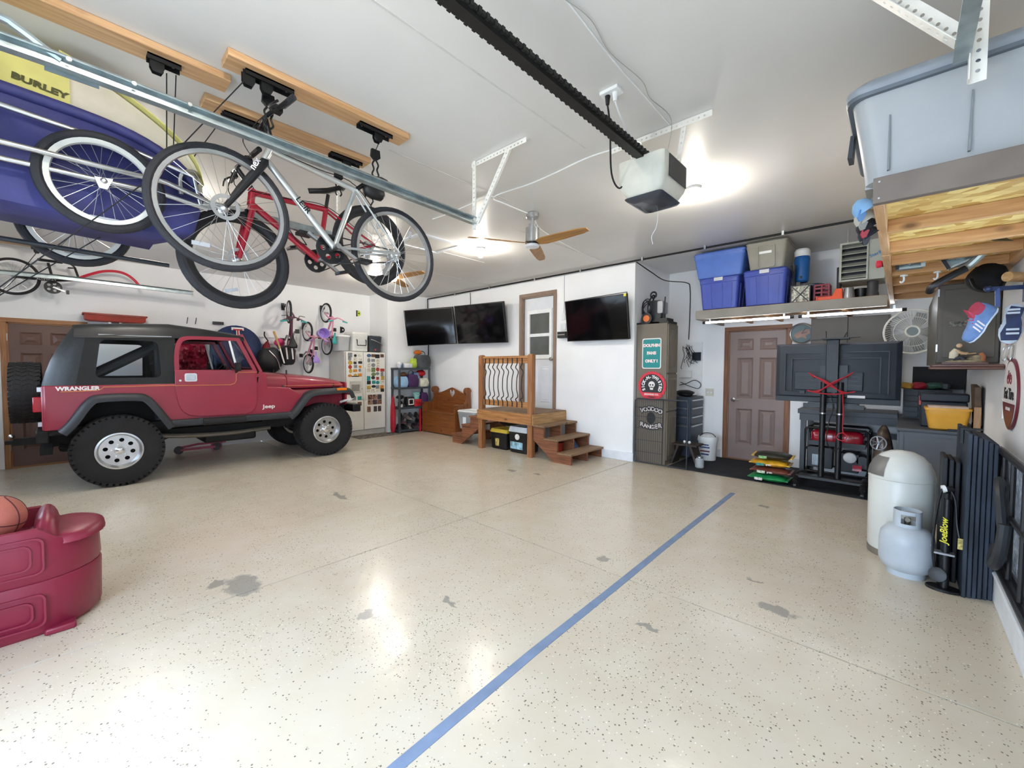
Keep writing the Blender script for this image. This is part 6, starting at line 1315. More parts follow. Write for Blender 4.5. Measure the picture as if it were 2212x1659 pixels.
for z, w_, c_ in ((.24, .10, '3a4f8a'), (.20, .12, '3a4f8a'), (.14, .12, '8a3a4a'), (.09, .10, '3a4f8a')): P('label_line', B().prism([(a, b_) for a, b_ in ((-w_, z), (w_, z), (w_, z + .02), (-w_, z + .02))], (0, -.122 - z * .067, 0), X_ * .6, Z_, (0, -.006, 0)), mat('label_ink_' + c_, c_, .5, var=.5, sc=40), t)
P('bail', B().tube(spl([(-.14, -.03, .33), (-.05, -.05, .42), (.08, -.04, .42), (.14, 0, .33)], 5), .006, 6), BLACK, t)
# wiring board on the recess wall
t = T('wiring_board', 'white backboard with tangled black wires on the recess wall', 'wiring board', (-2.62, 7.345, 1.5))
P('board', B().box((-2.86, 7.33, 1.15), (-2.46, 7.349, 1.9)), WHITE, t, w=True)
P('module', B().box((-2.82, 7.27, 1.30), (-2.62, 7.33, 1.42)), WHITE, t, bev=.006, w=True)
P('power_brick', B().cbox((-2.54, 7.29, 1.66), (.14, .03, .14)).xf(M.Identity(4)), mat('navy_black_brick', '1d2430', .4), t, w=True)
rnd = random.Random(9)
for i in range(10):
    a = [V((-2.8 + rnd.uniform(0, .2), 7.30 - rnd.uniform(0, .05), 1.88 - rnd.uniform(0, .1)))]
    for j in range(5): a.append(a[-1] + V((rnd.uniform(-.05, .07), rnd.uniform(-.02, .015), -rnd.uniform(.02, .11))))
    P('wire', B().tube(spl(a, 4), .0045, 5), BLACK, t, w=True)
P('wire', B().tube(spl([(-2.8, 7.29, 1.22), (-2.65, 7.28, 1.16), (-2.5, 7.28, 1.12), (-2.46, 7.28, 1.2), (-2.56, 7.28, 1.26), (-2.7, 7.29, 1.2), (-2.82, 7.3, 1.17)], 5), .006, 6), BLACK, t, w=True)
t = T('wall_outlet', 'almond double outlet plate left of the brown door', 'outlet', (-2.34, 7.34, 1.05)); P('plate', B().box((-2.40, 7.343, 1.0), (-2.27, 7.35, 1.125)), mat('almond_plastic', 'd9d6c8', .4), t, w=True)
for x in (-2.36, -2.31): P('receptacle', B().cbox((x, 7.341, 1.06), (.03, .004, .03)), WHITE, t, w=True)
# ================================================================== black mat, pet food, tape
S('rubber_mat', B().box((-2.5, 6.06, .001), (-.2, 7.3, .011)), mat('black_rubber_mat', '22252a', .8, var=.2, sc=10, bump=.4, bsc=80), 'large black rubber mat in front of the brown door', 'mat', (-1.35, 6.7, .001))
TAPE = mat('slate_blue_tape', '778aa8', .5, var=.06, sc=10)
tp = [(-1.27, .45), (-1.30, .79), (-1.335, 1.6), (-1.35, 2.4), (-1.375, 3.4), (-1.39, 4.3), (-1.405, 5.32)]
b = B()
for (x0, y0), (x1, y1) in zip(tp, tp[1:]): b.hexa([(x0 - .026, y0, .0005), (x0 + .026, y0, .0005), (x1 + .026, y1, .0005), (x1 - .026, y1, .0005), (x0 - .026, y0, .002), (x0 + .026, y0, .002), (x1 + .026, y1, .002), (x1 - .026, y1, .002)])
S('floor_tape', b, TAPE, 'long slate blue tape strip stuck along the beige floor', 'tape', (-1.35, 2.9, .0005))
PF = [('green_food_bag', '1f8a4e', 'bottom green pet food bag of the small stack', 'GREEN'), ('maroon_food_bag', '6d3a33', 'maroon and green pet food bag, second from bottom', 'MIX'), ('yellow_food_bag', 'e0a92e', 'yellow pet food bag, third from bottom of stack', 'GRAIN'), ('dark_food_bag', '23261f', 'dark green topmost pet food bag with yellow end', 'FOOD')]
for i, (n_, c_, lb, tx) in enumerate(PF):
    t = T('pet_food_bag', lb, 'bag', (-1.21 + .02 * (i % 2), 6.22 + .015 * i, .012 + .092 * i), .03 * (i - 1), 'stacked pet food bags')
    P('bag_body', B().loft([[(x, .17 * f * math.cos(a), .046 + .046 * g_ * math.sin(a)) for a in [2 * PI * k / 12 for k in range(12)]] for x, f, g_ in ((-.20, .9, .1), (-.18, .95, .6), (-.1, 1, 1), (.1, 1, 1), (.18, .95, .6), (.20, .9, .1))]), mat(n_, c_, .35, var=.2, sc=9, bump=.2, bsc=14), t, ang=60)
    [P('bag_seam', B().box((x0, -.15, .04), (x0 + .035, .15, .05)), mat(n_ + '_end', ('2b9a5a', '8e5348', 'e8bf4a', 'd9b23a')[i], .4), t) for x0 in (.19, -.225)]
    text(tx if False else 'grain', .03, (0, -.168, .04), X_, Z_, LET, t, 'bag_print', w=False, bold=.001) if i in (1, 2) else None
    P('print_panel', B().box((-.14, -.173, .02), (-.05, -.168, .052)), mat(n_ + '_panel', ('e8e6da', 'cfe0c8', '2f8f88', '8fbf7a')[i], .4, var=.3, sc=30), t)
# ================================================================== overhead shelf across the recess
SHP = mat('grey_painted_lumber', '8c8880', .55, var=.07, sc=6)
YS, ZS = 6.15, 2.15
os_ = T('overhead_shelf', 'long grey overhead shelf across the recess above the brown door', 'shelf', (-1.2, 6.7, ZS))
P('front_board', B().box((-2.17, YS, ZS), (-.14, YS + .038, ZS + .12)), SHP, os_, bev=.003, w=True)
P('end_board', B().box((-2.17, YS + .038, ZS), (-2.132, 7.34, ZS + .12)), SHP, os_, w=True)
P('deck', B().box((-2.17, YS + .005, ZS + .1), (-.14, 7.34, ZS + .122)), PINEX, os_, w=True)
for x in (-1.75, -1.35, -.95, -.55): P('joist', B().box((x, YS + .038, ZS + .01), (x + .038, 7.34, ZS + .1)), PINE, os_, w=True)
TOP = ZS + .123
BIN1 = mat('mid_blue_tote', '5578c8', .4, var=.04); BIN2 = mat('royal_blue_tote', '3e50a8', .4, var=.04); BIN3 = mat('putty_grey_tote', '9a978b', .45, var=.04)
LAT = mat('pale_grey_latch', 'cfd2d4', .4)
tote('storage_bin', 'royal blue latch tote, lower left on the overhead shelf', 'tote', (-1.875, YS + .36, TOP), (.51, .70, .41), BIN2, None, .88, latch=LAT, group='totes on the overhead shelf')
tote('storage_bin', 'royal blue latch tote, lower right on the overhead shelf', 'tote', (-1.325, YS + .36, TOP), (.49, .70, .43), BIN2, None, .9, latch=LAT, group='totes on the overhead shelf')
t = tote('storage_bin', 'lighter blue tote stacked on the lower left tote', 'tote', (-1.90, YS + .33, TOP + .447), (.66, .55, .33), BIN1, None, .86, rib=False, group='totes on the overhead shelf')
t = tote('storage_bin', 'putty grey tote with paper label stacked on lower right tote', 'tote', (-1.32, YS + .33, TOP + .467), (.46, .60, .33), BIN3, None, .84, rib=False, group='totes on the overhead shelf')
P('paper_label', B().hexa([(-.08, -.283, .20), (.06, -.283, .20), (.06, -.276, .20), (-.08, -.276, .20), (-.08, -.293, .27), (.06, -.293, .27), (.06, -.286, .27), (-.08, -.286, .27)]), WHITE, t)
P('front_panel_rib', B().ring(rr(-.1, .02, .1, .31, .03), rr(-.09, .03, .09, .30, .025), (0, -.263, 0), X_, V((0, -.115, .99)), (0, -.012, 0)), BIN3, t)
t = T('water_jug', 'blue water jug with white lid beside the stacked totes', 'jug', (-.985, 6.55, TOP + .30)); P('jug', B().lathe([(.06, 0), (.08, .02), (.085, .3), (.075, .33)], 20), mat('blue_jug', '2663a8', .4), t); P('lid', B().lathe([(.085, .33), (.088, .40), (.07, .425), (.02, .43)], 20), WHITE, t); P('spout', B().cyl((.0, -.08, .06), (0, -.13, .05), .015, n=8), BLACK, t)
S('folded_chair', B().box((-1.09, 6.42, TOP), (-.98, 6.72, TOP + .29)).tube([(-1.07, 6.4, TOP + .02), (-1.03, 6.38, TOP + .5)], .012, 6).tube([(-1.0, 6.4, TOP + .02), (-1.07, 6.38, TOP + .5)], .012, 6), DKGREY, 'folded dark camp chair standing under the blue water jug', 'chair', (-1.03, 6.5, TOP))
t = T('filter_box', 'black framed box with speckled panel and crossed bars on overhead shelf', 'box', (-.94, YS + .13, TOP)); P('panel', B().box((-.09, -.08, 0), (.09, .1, .2)), mat('speckled_filter', 'c9c6b8', .8, var=.5, sc=40), t); P('cross_frame', B().bar((-.09, -.085, .0), (.09, -.085, .2), .012, .008, (0, 1, 0)).bar((-.09, -.085, .2), (.09, -.085, 0), .012, .008, (0, 1, 0)).ring([(-.1, -.002), (.1, -.002), (.1, .21), (-.1, .21)], [(-.09, .01), (.09, .01), (.09, .2), (-.09, .2)], (0, -.085, 0), X_, Z_, (0, .19, 0)), BLACK, t)
S('steel_pot', B().lathe([(.12, 0), (.125, .23), (.13, .235), (.13, .25), (.11, .26), (.02, .275)], 28, (-.86, YS + .42, TOP)), mat('dark_enamel_pot', '39485e', .25, .3), 'dark lidded pot behind the speckled box', 'pot', (-.86, YS + .42, TOP))
cr = T('milk_crate', 'dark red plastic crate on the overhead shelf', 'crate', (-.74, YS + .24, TOP)); CRM = mat('crate_red', '8e1f33', .45)
for z in (.0, .05, .10, .15, .19): P('slat', B().ring(rr(-.075, -.1, .075, .1, .01, 2), rr(-.068, -.093, .068, .093, .01, 2), (0, 0, z), X_, Y_, (0, 0, .02)), CRM, cr)
for x, y in ((-.07, -.095), (.07, -.095), (.07, .095), (-.07, .095), (0, -.097)): P('corner_post', B().cbox((x, y, .105), (.014, .012, .21)), CRM, cr)
OJ = mat('bright_orange_paint', 'e8552a', .4)
t = T('floor_jack', 'bright orange jack with black handle on the overhead shelf', 'jack', (-.62, YS + .12, TOP)); P('body', B().hexa([(-.03, -.05, 0), (.09, -.05, 0), (.09, .05, 0), (-.03, .05, 0), (.02, -.035, .13), (.08, -.035, .13), (.08, .035, .13), (.02, .035, .13)]).box((-.16, -.03, .01), (.0, .03, .05)).box((-.17, -.04, .0), (-.15, .04, .06)), OJ, t, bev=.005); P('handle', B().tube([(.05, .0, .12), (.045, .01, .38)], .024, 10), BLACK, t)
GALVB = mat('grey_galvanised_pail', '9a9ca0', .4, .7, var=.08)
S('metal_pail', B().lathe([(.05, 0), (.06, .0), (.045, .13), (.04, .13)], 18, (-.48, YS + .12, TOP)), GALVB, 'grey metal pail upside down below the unit heater', 'pail', (-.48, YS + .12, TOP))
S('flue_collar', B().lathe([(.06, 0), (.055, .05), (.05, .06), (.05, .18)], 18, (-.27, YS + .14, TOP)), mat('dark_flue', '4a4b4e', .5, .5), 'dark flue collar under the right end of the unit heater', 'flue', (-.27, YS + .14, TOP))
S('black_bucket', B().lathe([(.05, 0), (.065, .12), (.06, .12)], 18, (-.375, YS + .22, TOP)), BLACK, 'black pail between metal pail and flue collar', 'pail', (-.375, YS + .22, TOP))
# unit heater with louvres
HT = mat('grey_green_heater_enamel', '9ea39b', .45, var=.04)
uh = T('unit_heater', 'grey ceiling unit heater with angled louvres over the overhead shelf', 'heater', (-.36, 6.3, 2.42))
hx0, hx1, hz0, hz1 = -.565, -.17, 2.46, 2.90
P('cabinet', B().box((hx0 + .25, YS + .02, hz0), (hx1, 6.6, hz1)).box((hx0, YS + .10, hz0), (hx0 + .25, 6.6, hz1)), HT, uh, w=True)
P('louvre_frame', B().ring([(hx0, hz0), (hx0 + .255, hz0), (hx0 + .255, hz1), (hx0, hz1)], [(hx0 + .02, hz0 + .02), (hx0 + .24, hz0 + .02), (hx0 + .24, hz1 - .02), (hx0 + .02, hz1 - .02)], (0, YS + .0, 0), X_, Z_, (0, .1, 0)), HT, uh, w=True)
P('dark_core', B().box((hx0 + .02, YS + .085, hz0 + .02), (hx0 + .24, YS + .098, hz1 - .02)), BLACK, uh, w=True)
for i in range(6):
    z = hz0 + .03 + i * .068; P('louvre', B().hexa([(hx0 + .02, YS + .0, z), (hx0 + .24, YS + .0, z), (hx0 + .24, YS + .08, z + .045), (hx0 + .02, YS + .08, z + .045), (hx0 + .02, YS + .0, z + .006), (hx0 + .24, YS + .0, z + .006), (hx0 + .24, YS + .08, z + .051), (hx0 + .02, YS + .08, z + .051)]), HT, uh, w=True)
text('Sterling', .05, (hx1 - .06, YS + .017, 2.74), V((.9, 0, .35)), V((-.35, 0, .9)), mat('blue_maker_print', '3f6ea8', .5, var=0), uh, bold=.001)
for x in (hx0 + .05, hx1 - .05): P('hanger_rod', B().tube([(x, 6.4, hz1), (x, 6.4, ZC)], .006, 6), STEEL, uh, w=True)
# tube lights under the shelf
for k_, (x0, x1) in enumerate(((-2.08, -1.0), (-.95, .02))):
    t = T('tube_light', ('left tube light hung under the overhead shelf', 'right tube light hung under the overhead shelf')[k_], 'light', ((x0 + x1) / 2, YS + .04, 2.10), group='tube lights under the shelf')
    P('tube', B().tube([(x0 + .04, YS + .04, 2.10), (x1 - .04, YS + .04, 2.10)], .013, 10), mat('lit_led_tube', 'f4f8ff', .4, var=0, em=22.), t, w=True)
    for x in (x0, x1 - .04): P('end_cap', B().tube([(x, YS + .04, 2.10), (x + .04, YS + .04, 2.10)], .019, 10), BLACK, t, w=True)
    for x in (x0 + .1, x1 - .1): P('clip', B().box((x - .01, YS + .02, 2.115), (x + .01, YS + .06, 2.155)), STEEL, t, w=True)
# clock
ck = T('wall_clock', 'round chrome rimmed clock right of the brown door', 'clock', (-1.08, 7.34, 1.97))
P('rim', B().torus((-1.08, 7.325, 1.97), (0, 1, 0), .142, .014, 36, 8), STEEL, ck, w=True)
P('dial', B().cyl((-1.08, 7.335, 1.97), (-1.08, 7.325, 1.97), .135, n=36), mat('teal_map_dial', '4f6468', .4, var=.0), ck, w=True)
P('copper_map', B().prism([(-.10, -.02), (-.04, .03), (.02, .05), (.09, .06), (.10, .0), (.05, -.03), (.06, -.08), (.0, -.05), (-.06, -.07)], (-1.08, 7.325, 1.97), X_, Z_, (0, -.003, 0)), mat('copper_print', '9a7460', .4, var=.2), ck, w=True)
P('hands', B().bar((-1.08, 7.318, 1.97), (-1.03, 7.318, 2.05), .006, .003, (0, 1, 0)).bar((-1.08, 7.318, 1.97), (-1.02, 7.318, 1.99), .008, .003, (0, 1, 0)), BLACK, ck, w=True)
S('copper_pipe', B().tube([(-.92, 7.32, 1.72), (-.91, 7.32, 2.05)], .01, 8), mat('copper', 'b06a3f', .35, .8), 'short copper pipe between clock and wall cabinets', 'pipe', (-.92, 7.32, 1.72))
# ================================================================== narrow loft along the right wall
LX0, LX1, LY0, LY1, LZ = -.115, .545, 2.42, 6.14, 2.17
def osb():
    m = bpy.data.materials.new('osb_strand_board'); m.use_nodes = True; N = m.node_tree.nodes; L = m.node_tree.links; bb = N['Principled BSDF']; bb.inputs['Roughness'].default_value = .6
    tc = N.new('ShaderNodeTexCoord'); mp = N.new('ShaderNodeMapping'); mp.inputs['Scale'].default_value = (15, 24, 10); mp.inputs['Rotation'].default_value = (0, 0, .5); L.new(tc.outputs['Object'], mp.inputs[0])
    v = N.new('ShaderNodeTexVoronoi'); v.inputs['Scale'].default_value = 1.; L.new(mp.outputs[0], v.inputs['Vector']); sp = N.new('ShaderNodeSeparateColor'); L.new(v.outputs['Color'], sp.inputs[0])
    cr = N.new('ShaderNodeValToRGB'); cr.color_ramp.elements[0].color = (*srgb('b98a3e'), 1); cr.color_ramp.elements[1].color = (*srgb('f0d88c'), 1); L.new(sp.outputs[0], cr.inputs[0]); L.new(cr.outputs[0], bb.inputs['Base Color'])
    return m
OSB = osb()
lf = T('storage_loft', 'wooden storage loft along the right wall with grey front board', 'loft', (.2, 4.2, LZ))
P('front_board', B().box((LX0, LY0, LZ), (LX1, LY0 + .038, LZ + .11)), mat('brown_grey_fascia', '746a62', .55, var=.06), lf, bev=.003, w=True)
P('side_beam', B().box((LX0, LY0 + .038, LZ), (LX0 + .038, 3.55, LZ + .065)).box((LX0, 3.552, LZ - .005), (LX0 + .038, LY1, LZ + .065)), PINE, lf, bev=.003, w=True)
P('wall_ledger', B().box((LX1 - .038, LY0 + .038, LZ), (LX1, LY1, LZ + .065)), PINE, lf, w=True)
P('deck', B().box((LX0 + .001, LY0 + .04, LZ + .066), (LX1, LY1, LZ + .108)), OSB, lf, w=True)
for y in (2.97, 3.48, 3.9, 4.35, 4.85, 5.35, 5.85): P('joist', B().box((LX0 + .038, y, LZ), (LX1 - .038, y + .038, LZ + .065)), PINEX, lf, bev=.002, w=True)
for z in (LZ + .02, LZ + .09): P('screw', B().cyl((LX0 + .02, LY0 - .001, z), (LX0 + .02, LY0 + .003, z), .004, n=8), STEEL, lf, w=True)
for x in (LX0, ): P('hanger_strap', B().box((x - .002, 6.09, LZ - .01), (x, 6.13, ZC)), SHP, lf, w=True)
# big grey tote on the loft
GB = mat('pale_grey_tote_resin', 'a4a8ab', .42, var=.04, sc=3)
gb = T('jumbo_tote', 'huge pale grey lidded tote on the loft at the ceiling', 'tote', (.2, 2.9, LZ + .112))
def gring(z, f, ins=0., r=.07): return [(.17 + x, 2.92 + y, z) for x, y in rr(-.375 * f - ins, -.50 * f - ins, .375 * f + ins, .50 * f + ins, r, 5)]
z0 = LZ + .112
P('body', B().loft([gring(z0, .84, -.02), gring(z0 + .012, .85), gring(z0 + .05, .86), gring(z0 + .36, .985), gring(z0 + .37, .985)]), GB, gb, w=True, ang=40)
P('lid', B().loft([gring(z0 + .365, 1., .012), gring(z0 + .385, 1., .018), gring(z0 + .40, 1., .016), gring(z0 + .43, .99, -.01), gring(z0 + .43, .9)]), mat('grey_blue_lid', '8d959e', .42), gb, w=True, ang=40)
P('lid_lip', B().loft([gring(z0 + .355, 1., .012), gring(z0 + .368, 1., .018)]), mat('dark_lid_lip', '5c656f', .45), gb, w=True)
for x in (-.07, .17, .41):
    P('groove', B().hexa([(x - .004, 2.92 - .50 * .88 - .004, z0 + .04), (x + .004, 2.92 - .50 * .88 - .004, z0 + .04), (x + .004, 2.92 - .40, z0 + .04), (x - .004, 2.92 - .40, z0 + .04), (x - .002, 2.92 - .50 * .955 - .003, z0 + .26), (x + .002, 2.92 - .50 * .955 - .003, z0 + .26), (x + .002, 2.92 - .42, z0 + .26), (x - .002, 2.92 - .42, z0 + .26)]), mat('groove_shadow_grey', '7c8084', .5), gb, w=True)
P('latch', B().hexa([(-.235, 2.75, z0 + .24), (-.215, 2.75, z0 + .24), (-.215, 2.85, z0 + .24), (-.235, 2.85, z0 + .24), (-.225, 2.75, z0 + .35), (-.21, 2.75, z0 + .35), (-.21, 2.85, z0 + .35), (-.225, 2.85, z0 + .35)]), mat('dark_latch', '3a3f46', .45), gb, w=True)
P('end_foot', B().box((-.15, 2.56, z0), (-.1, 3.2, z0 + .03)), GB, gb, w=True)
# caps on the loft side
for k_, (y, z, c_, lb) in enumerate(((2.55, 2.215, '7fa8cf', 'light blue cap hooked on the loft beam'), (2.66, 2.20, 'b9b6ac', 'pale grey cap hooked on the loft beam'), (2.78, 2.19, '23242b', 'black cap with red brim hooked on loft beam'), (2.9, 2.18, '2a2d38', 'dark cap hooked furthest along the loft beam'))):
    t = T('sports_hat', lb, 'cap', (-.13, y, z - .08), group='caps hooked on the loft beam')
    P('crown', B().lathe([(.004, .06), (.026, .05), (.042, .026), (.046, 0), (.042, 0), (.026, .04)], 16, (-.145, y, z - .03), (-.5, -.3, .8)), mat('cap_cloth_%d' % k_, c_, .8, var=.08), t, w=True)
    P('brim', B().prism([(-.034, 0), (.034, 0), (.03, -.034), (.0, -.046), (-.03, -.034)], (-.15, y - .02, z - .035), V((.3, .95, 0)), V((.3, -.1, .95)), V((-.004, 0, 0))), mat('cap_brim_%d' % k_, ('5f8fc4', '8d8b84', 'a52433', '1a1b22')[k_], .7), t, w=True)
    P('hook', B().tube([(-.145, y, z + .0), (-.118, y, z + .02)], .004, 6), STEEL, t, w=True)
# ------------------------------------------------------------------ gear hung under the loft
MET = mat('pale_zinc_plate', 'a9b3ae', .35, .7, var=.08)
rk = T('clamp_rack', 'zinc and black clamp rack with star knobs hanging under the loft', 'bike rack', (.12, 4.0, 2.10))
P('crossbar', B().tube([(-.12, 4.0, 2.205), (-.06, 4.0, 2.205)], .018, 10).tube([(.08, 4.0, 2.205), (.18, 4.02, 2.205), (.24, 4.03, 2.20)], .02, 12), MET, rk, w=True)
P('crossbar_sleeve', B().tube([(-.125, 4.0, 2.205), (-.055, 4.0, 2.205)], .024, 10).tube([(.14, 4.0, 2.205), (.2, 4.02, 2.205)], .024, 10), BLACK, rk, w=True)
P('red_knob', B().lathe([(.02, 0), (.026, .01), (.026, .03), (.015, .035)], 14, (-.125, 4.0, 2.205), (-1, 0, 0)), mat('red_knob', 'cf2f48', .4), rk, w=True)
def clampbox(c, u, v, w_, h_):
    u = V(u).normalized(); v = V(v).normalized(); n = u.cross(v); c = V(c)
    b = B().ring([(-w_ / 2, -h_ / 2), (w_ / 2, -h_ / 2), (w_ / 2, h_ / 2), (-w_ / 2, h_ / 2)], [(-w_ / 2 + .012, -h_ / 2 + .012), (w_ / 2 - .012, -h_ / 2 + .012), (w_ / 2 - .012, h_ / 2 - .012), (-w_ / 2 + .012, h_ / 2 - .012)], c, u, v, n * -.06)
    P('clamp_frame', b.prism([(-w_ / 2, -h_ / 2), (w_ / 2, -h_ / 2), (w_ / 2, h_ / 2), (-w_ / 2, h_ / 2)], c - n * .06, u, v, -n * .004), MET, rk, w=True)
    P('star_knob', B().prism([((.038 if i % 2 else .026) * math.cos(i * PI / 6), (.038 if i % 2 else .026) * math.sin(i * PI / 6)) for i in range(12)], c - n * .035, u, v, n * .02), MET, rk, w=True)
    for s in (-1, 1): P('rubber_pad', B().prism([(s * w_ * .5 - .01, -h_ / 2), (s * w_ * .5 + .01, -h_ / 2), (s * w_ * .5 + .01, h_ / 2), (s * w_ * .5 - .01, h_ / 2)], c + n * .002, u, v, n * .008), BLACK if s < 0 else MET, rk, w=True)
clampbox((.02, 3.97, 2.205), (1, 0, 0), (0, 0, 1), .13, .12)
clampbox((.26, 4.0, 2.205), (1, 0, .45), (-.45, 0, 1), .17, .12)
P('hook_arm', B().tube(spl([(.26, 4.02, 2.11), (.3, 4.0, 2.13), (.36, 3.98, 2.20), (.4, 3.98, 2.22), (.42, 4.0, 2.19)], 4), .024, 10), MET, rk, w=True)
P('padded_arm', B().tube(spl([(.28, 3.95, 2.10), (.2, 3.93, 2.05), (.13, 3.92, 2.0), (.12, 3.95, 1.97)], 4), .022, 10), BLACK, rk, w=True)
P('suspension_bolt', B().tube([(.26, 4.0, 2.24), (.26, 4.0, LZ + .09)], .006, 6).tube([(.02, 4.0, 2.24), (.02, 4.0, LZ + .09)], .006, 6), STEEL, rk, w=True)
t = T('gong_lamp', 'dark shallow round lamp shade with white cord under the loft', 'lamp shade', (.33, 3.75, 2.2))
P('shade', B().lathe([(.01, .03), (.05, .025), (.11, .0), (.115, -.004), (.06, .012)], 28, (.34, 3.75, 2.225), (.25, -.2, 1)), mat('dark_green_enamel', '3d463f', .3, .2), t, w=True)
P('cord', B().tube(spl([(.34, 3.75, 2.24), (.29, 3.74, 2.26), (.22, 3.74, 2.25)], 4), .006, 6), WHITE, t, w=True)
S('mesh_shade', B().lathe([(.13, .0), (.12, -.03), (.08, -.055), (.0, -.06), (.075, -.05), (.115, -.028)], 28, (.17, 4.08, 2.27), (.1, -.1, 1)), mat('smoky_brown_mesh', '4b4438', .6, var=.1), 'smoky brown shallow bowl hung under the loft joists', 'bowl', (.17, 4.08, 2.2))
t = T('backpack', 'big black pack hanging under the loft at right wall', 'bag', (.42, 4.4, 1.98))
P('body', blob((.41, 4.42, 2.09), .12, (.85, 1.15, .85), 81, .08), mat('matt_black_nylon', '121316', .75, var=.2, bump=.3, bsc=20), t, w=True)
P('strap', B().tube(spl([(.33, 4.3, 2.08), (.36, 4.25, 2.0), (.45, 4.26, 1.99), (.5, 4.3, 2.08)], 4), .01, 6), BLACK, t, w=True); P('hang_loop', B().tube([(.42, 4.42, 2.18), (.42, 4.42, LZ + .05)], .01, 6), BLACK, t, w=True)
for k_, (x, y, z) in enumerate(((-.01, 4.37, LZ - .001), (.17, 4.37, LZ - .001))):
    t = T('hook_screw', ('white plastic hook screwed under left part of the loft', 'white plastic hook screwed under middle of the loft')[k_], 'hook', (x, y, z), group='white hooks under the loft'); P('base', B().cyl((x, y, z), (x, y, z - .01), .022, n=14), WHITE, t, w=True); P('hook', B().tube(spl([(x, y, z - .01), (x, y, z - .04), (x - .012, y, z - .055), (x - .02, y, z - .045)], 4), .006, 8), WHITE, t, w=True)
# ================================================================== wall cabinets above the bench
GRC = mat('dark_taupe_cabinet', '544f47', .5, var=.05, sc=3)
t = T('wall_cabinet', 'dark taupe double-door wall cabinet behind the rolled-in television', 'cabinet', (-.5, 7.2, 1.45))
P('carcass', B().box((-.93, 7.02, 1.45), (-.12, 7.345, 2.14)), GRC, t, w=True)
for x0, x1 in ((-.925, -.535), (-.53, -.14)):
    d_ = P('cabinet_door', B().box((x0, 7.0, 1.455), (x1, 7.018, 2.135)), GRC, t, bev=.003, w=True); P('door_knob', B().sph((x1 - .04 if x0 < -.8 else x0 + .04, 6.985, 1.55), .014, 10, 6), STEEL, d_, w=True)
t = T('corner_cabinet', 'dark taupe wall cabinet with hinged door on the right wall', 'cabinet', (.38, 5.6, 1.50))
P('carcass', B().box((.2, 4.93, 1.50), (.545, 6.6, 2.15)), GRC, t, w=True)
d_ = P('cabinet_door', B().box((.205, 4.905, 1.51), (.54, 4.928, 2.14)), GRC, t, bev=.004, w=True)
P('raised_field', B().box((.235, 4.898, 1.55), (.52, 4.906, 2.10)), GRC, d_, bev=.004, w=True)
P('name_plate', B().box((.27, 4.892, 1.80), (.46, 4.899, 1.84)), mat('tarnished_plate', '6a675c', .5, var=.5, sc=60), d_, w=True)
for z in (1.6, 2.05): P('hinge', B().box((.198, 4.90, z), (.208, 4.925, z + .06)), STEEL, d_, w=True)
t = T('display_shelf', 'brown display shelf below the corner cabinet', 'shelf', (.37, 4.8, 1.46)); SHB = wood('dark_cherry_shelf', '6e4638', '4a2c24', 0, .35)
P('board', B().box((.17, 4.66, 1.475), (.545, 4.9, 1.495)), SHB, t, bev=.004, w=True); P('edge_mould', B().box((.16, 4.65, 1.455), (.545, 4.9, 1.475)), SHB, t, bev=.006, w=True)
# carved figurine on its plinth
FIG = mat('painted_resin_tan', '8f8468', .6, var=.25, sc=30); FIGD = mat('painted_resin_dark', '3b4048', .6, var=.15); FIGS = mat('painted_resin_skin', 'c9a987', .5, var=.08); FIGW = mat('painted_resin_cream', 'cfc6ae', .5, var=.1)
fg = T('figurine', 'small painted figurine of a seated carver on brown shelf', 'figurine', (.35, 4.76, 1.496))
P('plinth', B().box((-.12, -.05, 0), (.12, .05, .014)), SHB, fg); P('ground', blob((0, 0, .02), .05, (2.2, .8, .3), 91, .15, flat=.013), FIG, fg)
P('man_torso', B().tube([(-.06, 0, .045), (-.055, 0, .085), (-.04, 0, .115)], [.024, .028, .02], 12), FIGW, fg); P('man_head', B().sph((-.028, 0, .145), .018, 12, 8), FIGS, fg)
P('man_legs', B().tube(spl([(-.06, -.01, .04), (-.015, -.015, .05), (.0, -.015, .02)], 3), .014, 8).tube(spl([(-.06, .012, .04), (-.015, .015, .045), (.01, .015, .02)], 3), .014, 8), FIGD, fg)
P('man_arms', B().tube(spl([(-.045, -.022, .11), (-.02, -.03, .085), (.01, -.02, .08)], 3), .008, 8).tube(spl([(-.045, .022, .11), (-.01, .025, .09), (.02, .01, .085)], 3), .008, 8), FIGS, fg)
P('plank', B().bar((-.02, -.01, .075), (.06, 0, .085), .02, .006), mat('carving_wood', 'c79f66', .6), fg); P('carved_log', blob((.055, 0, .045), .03, (1.3, .8, .8), 92, .2), FIG, fg); P('second_figure', B().tube([(.09, 0, .02), (.095, 0, .06), (.085, 0, .085)], [.02, .018, .012], 10), mat('painted_resin_rust', 'a5633c', .6, var=.15), fg)
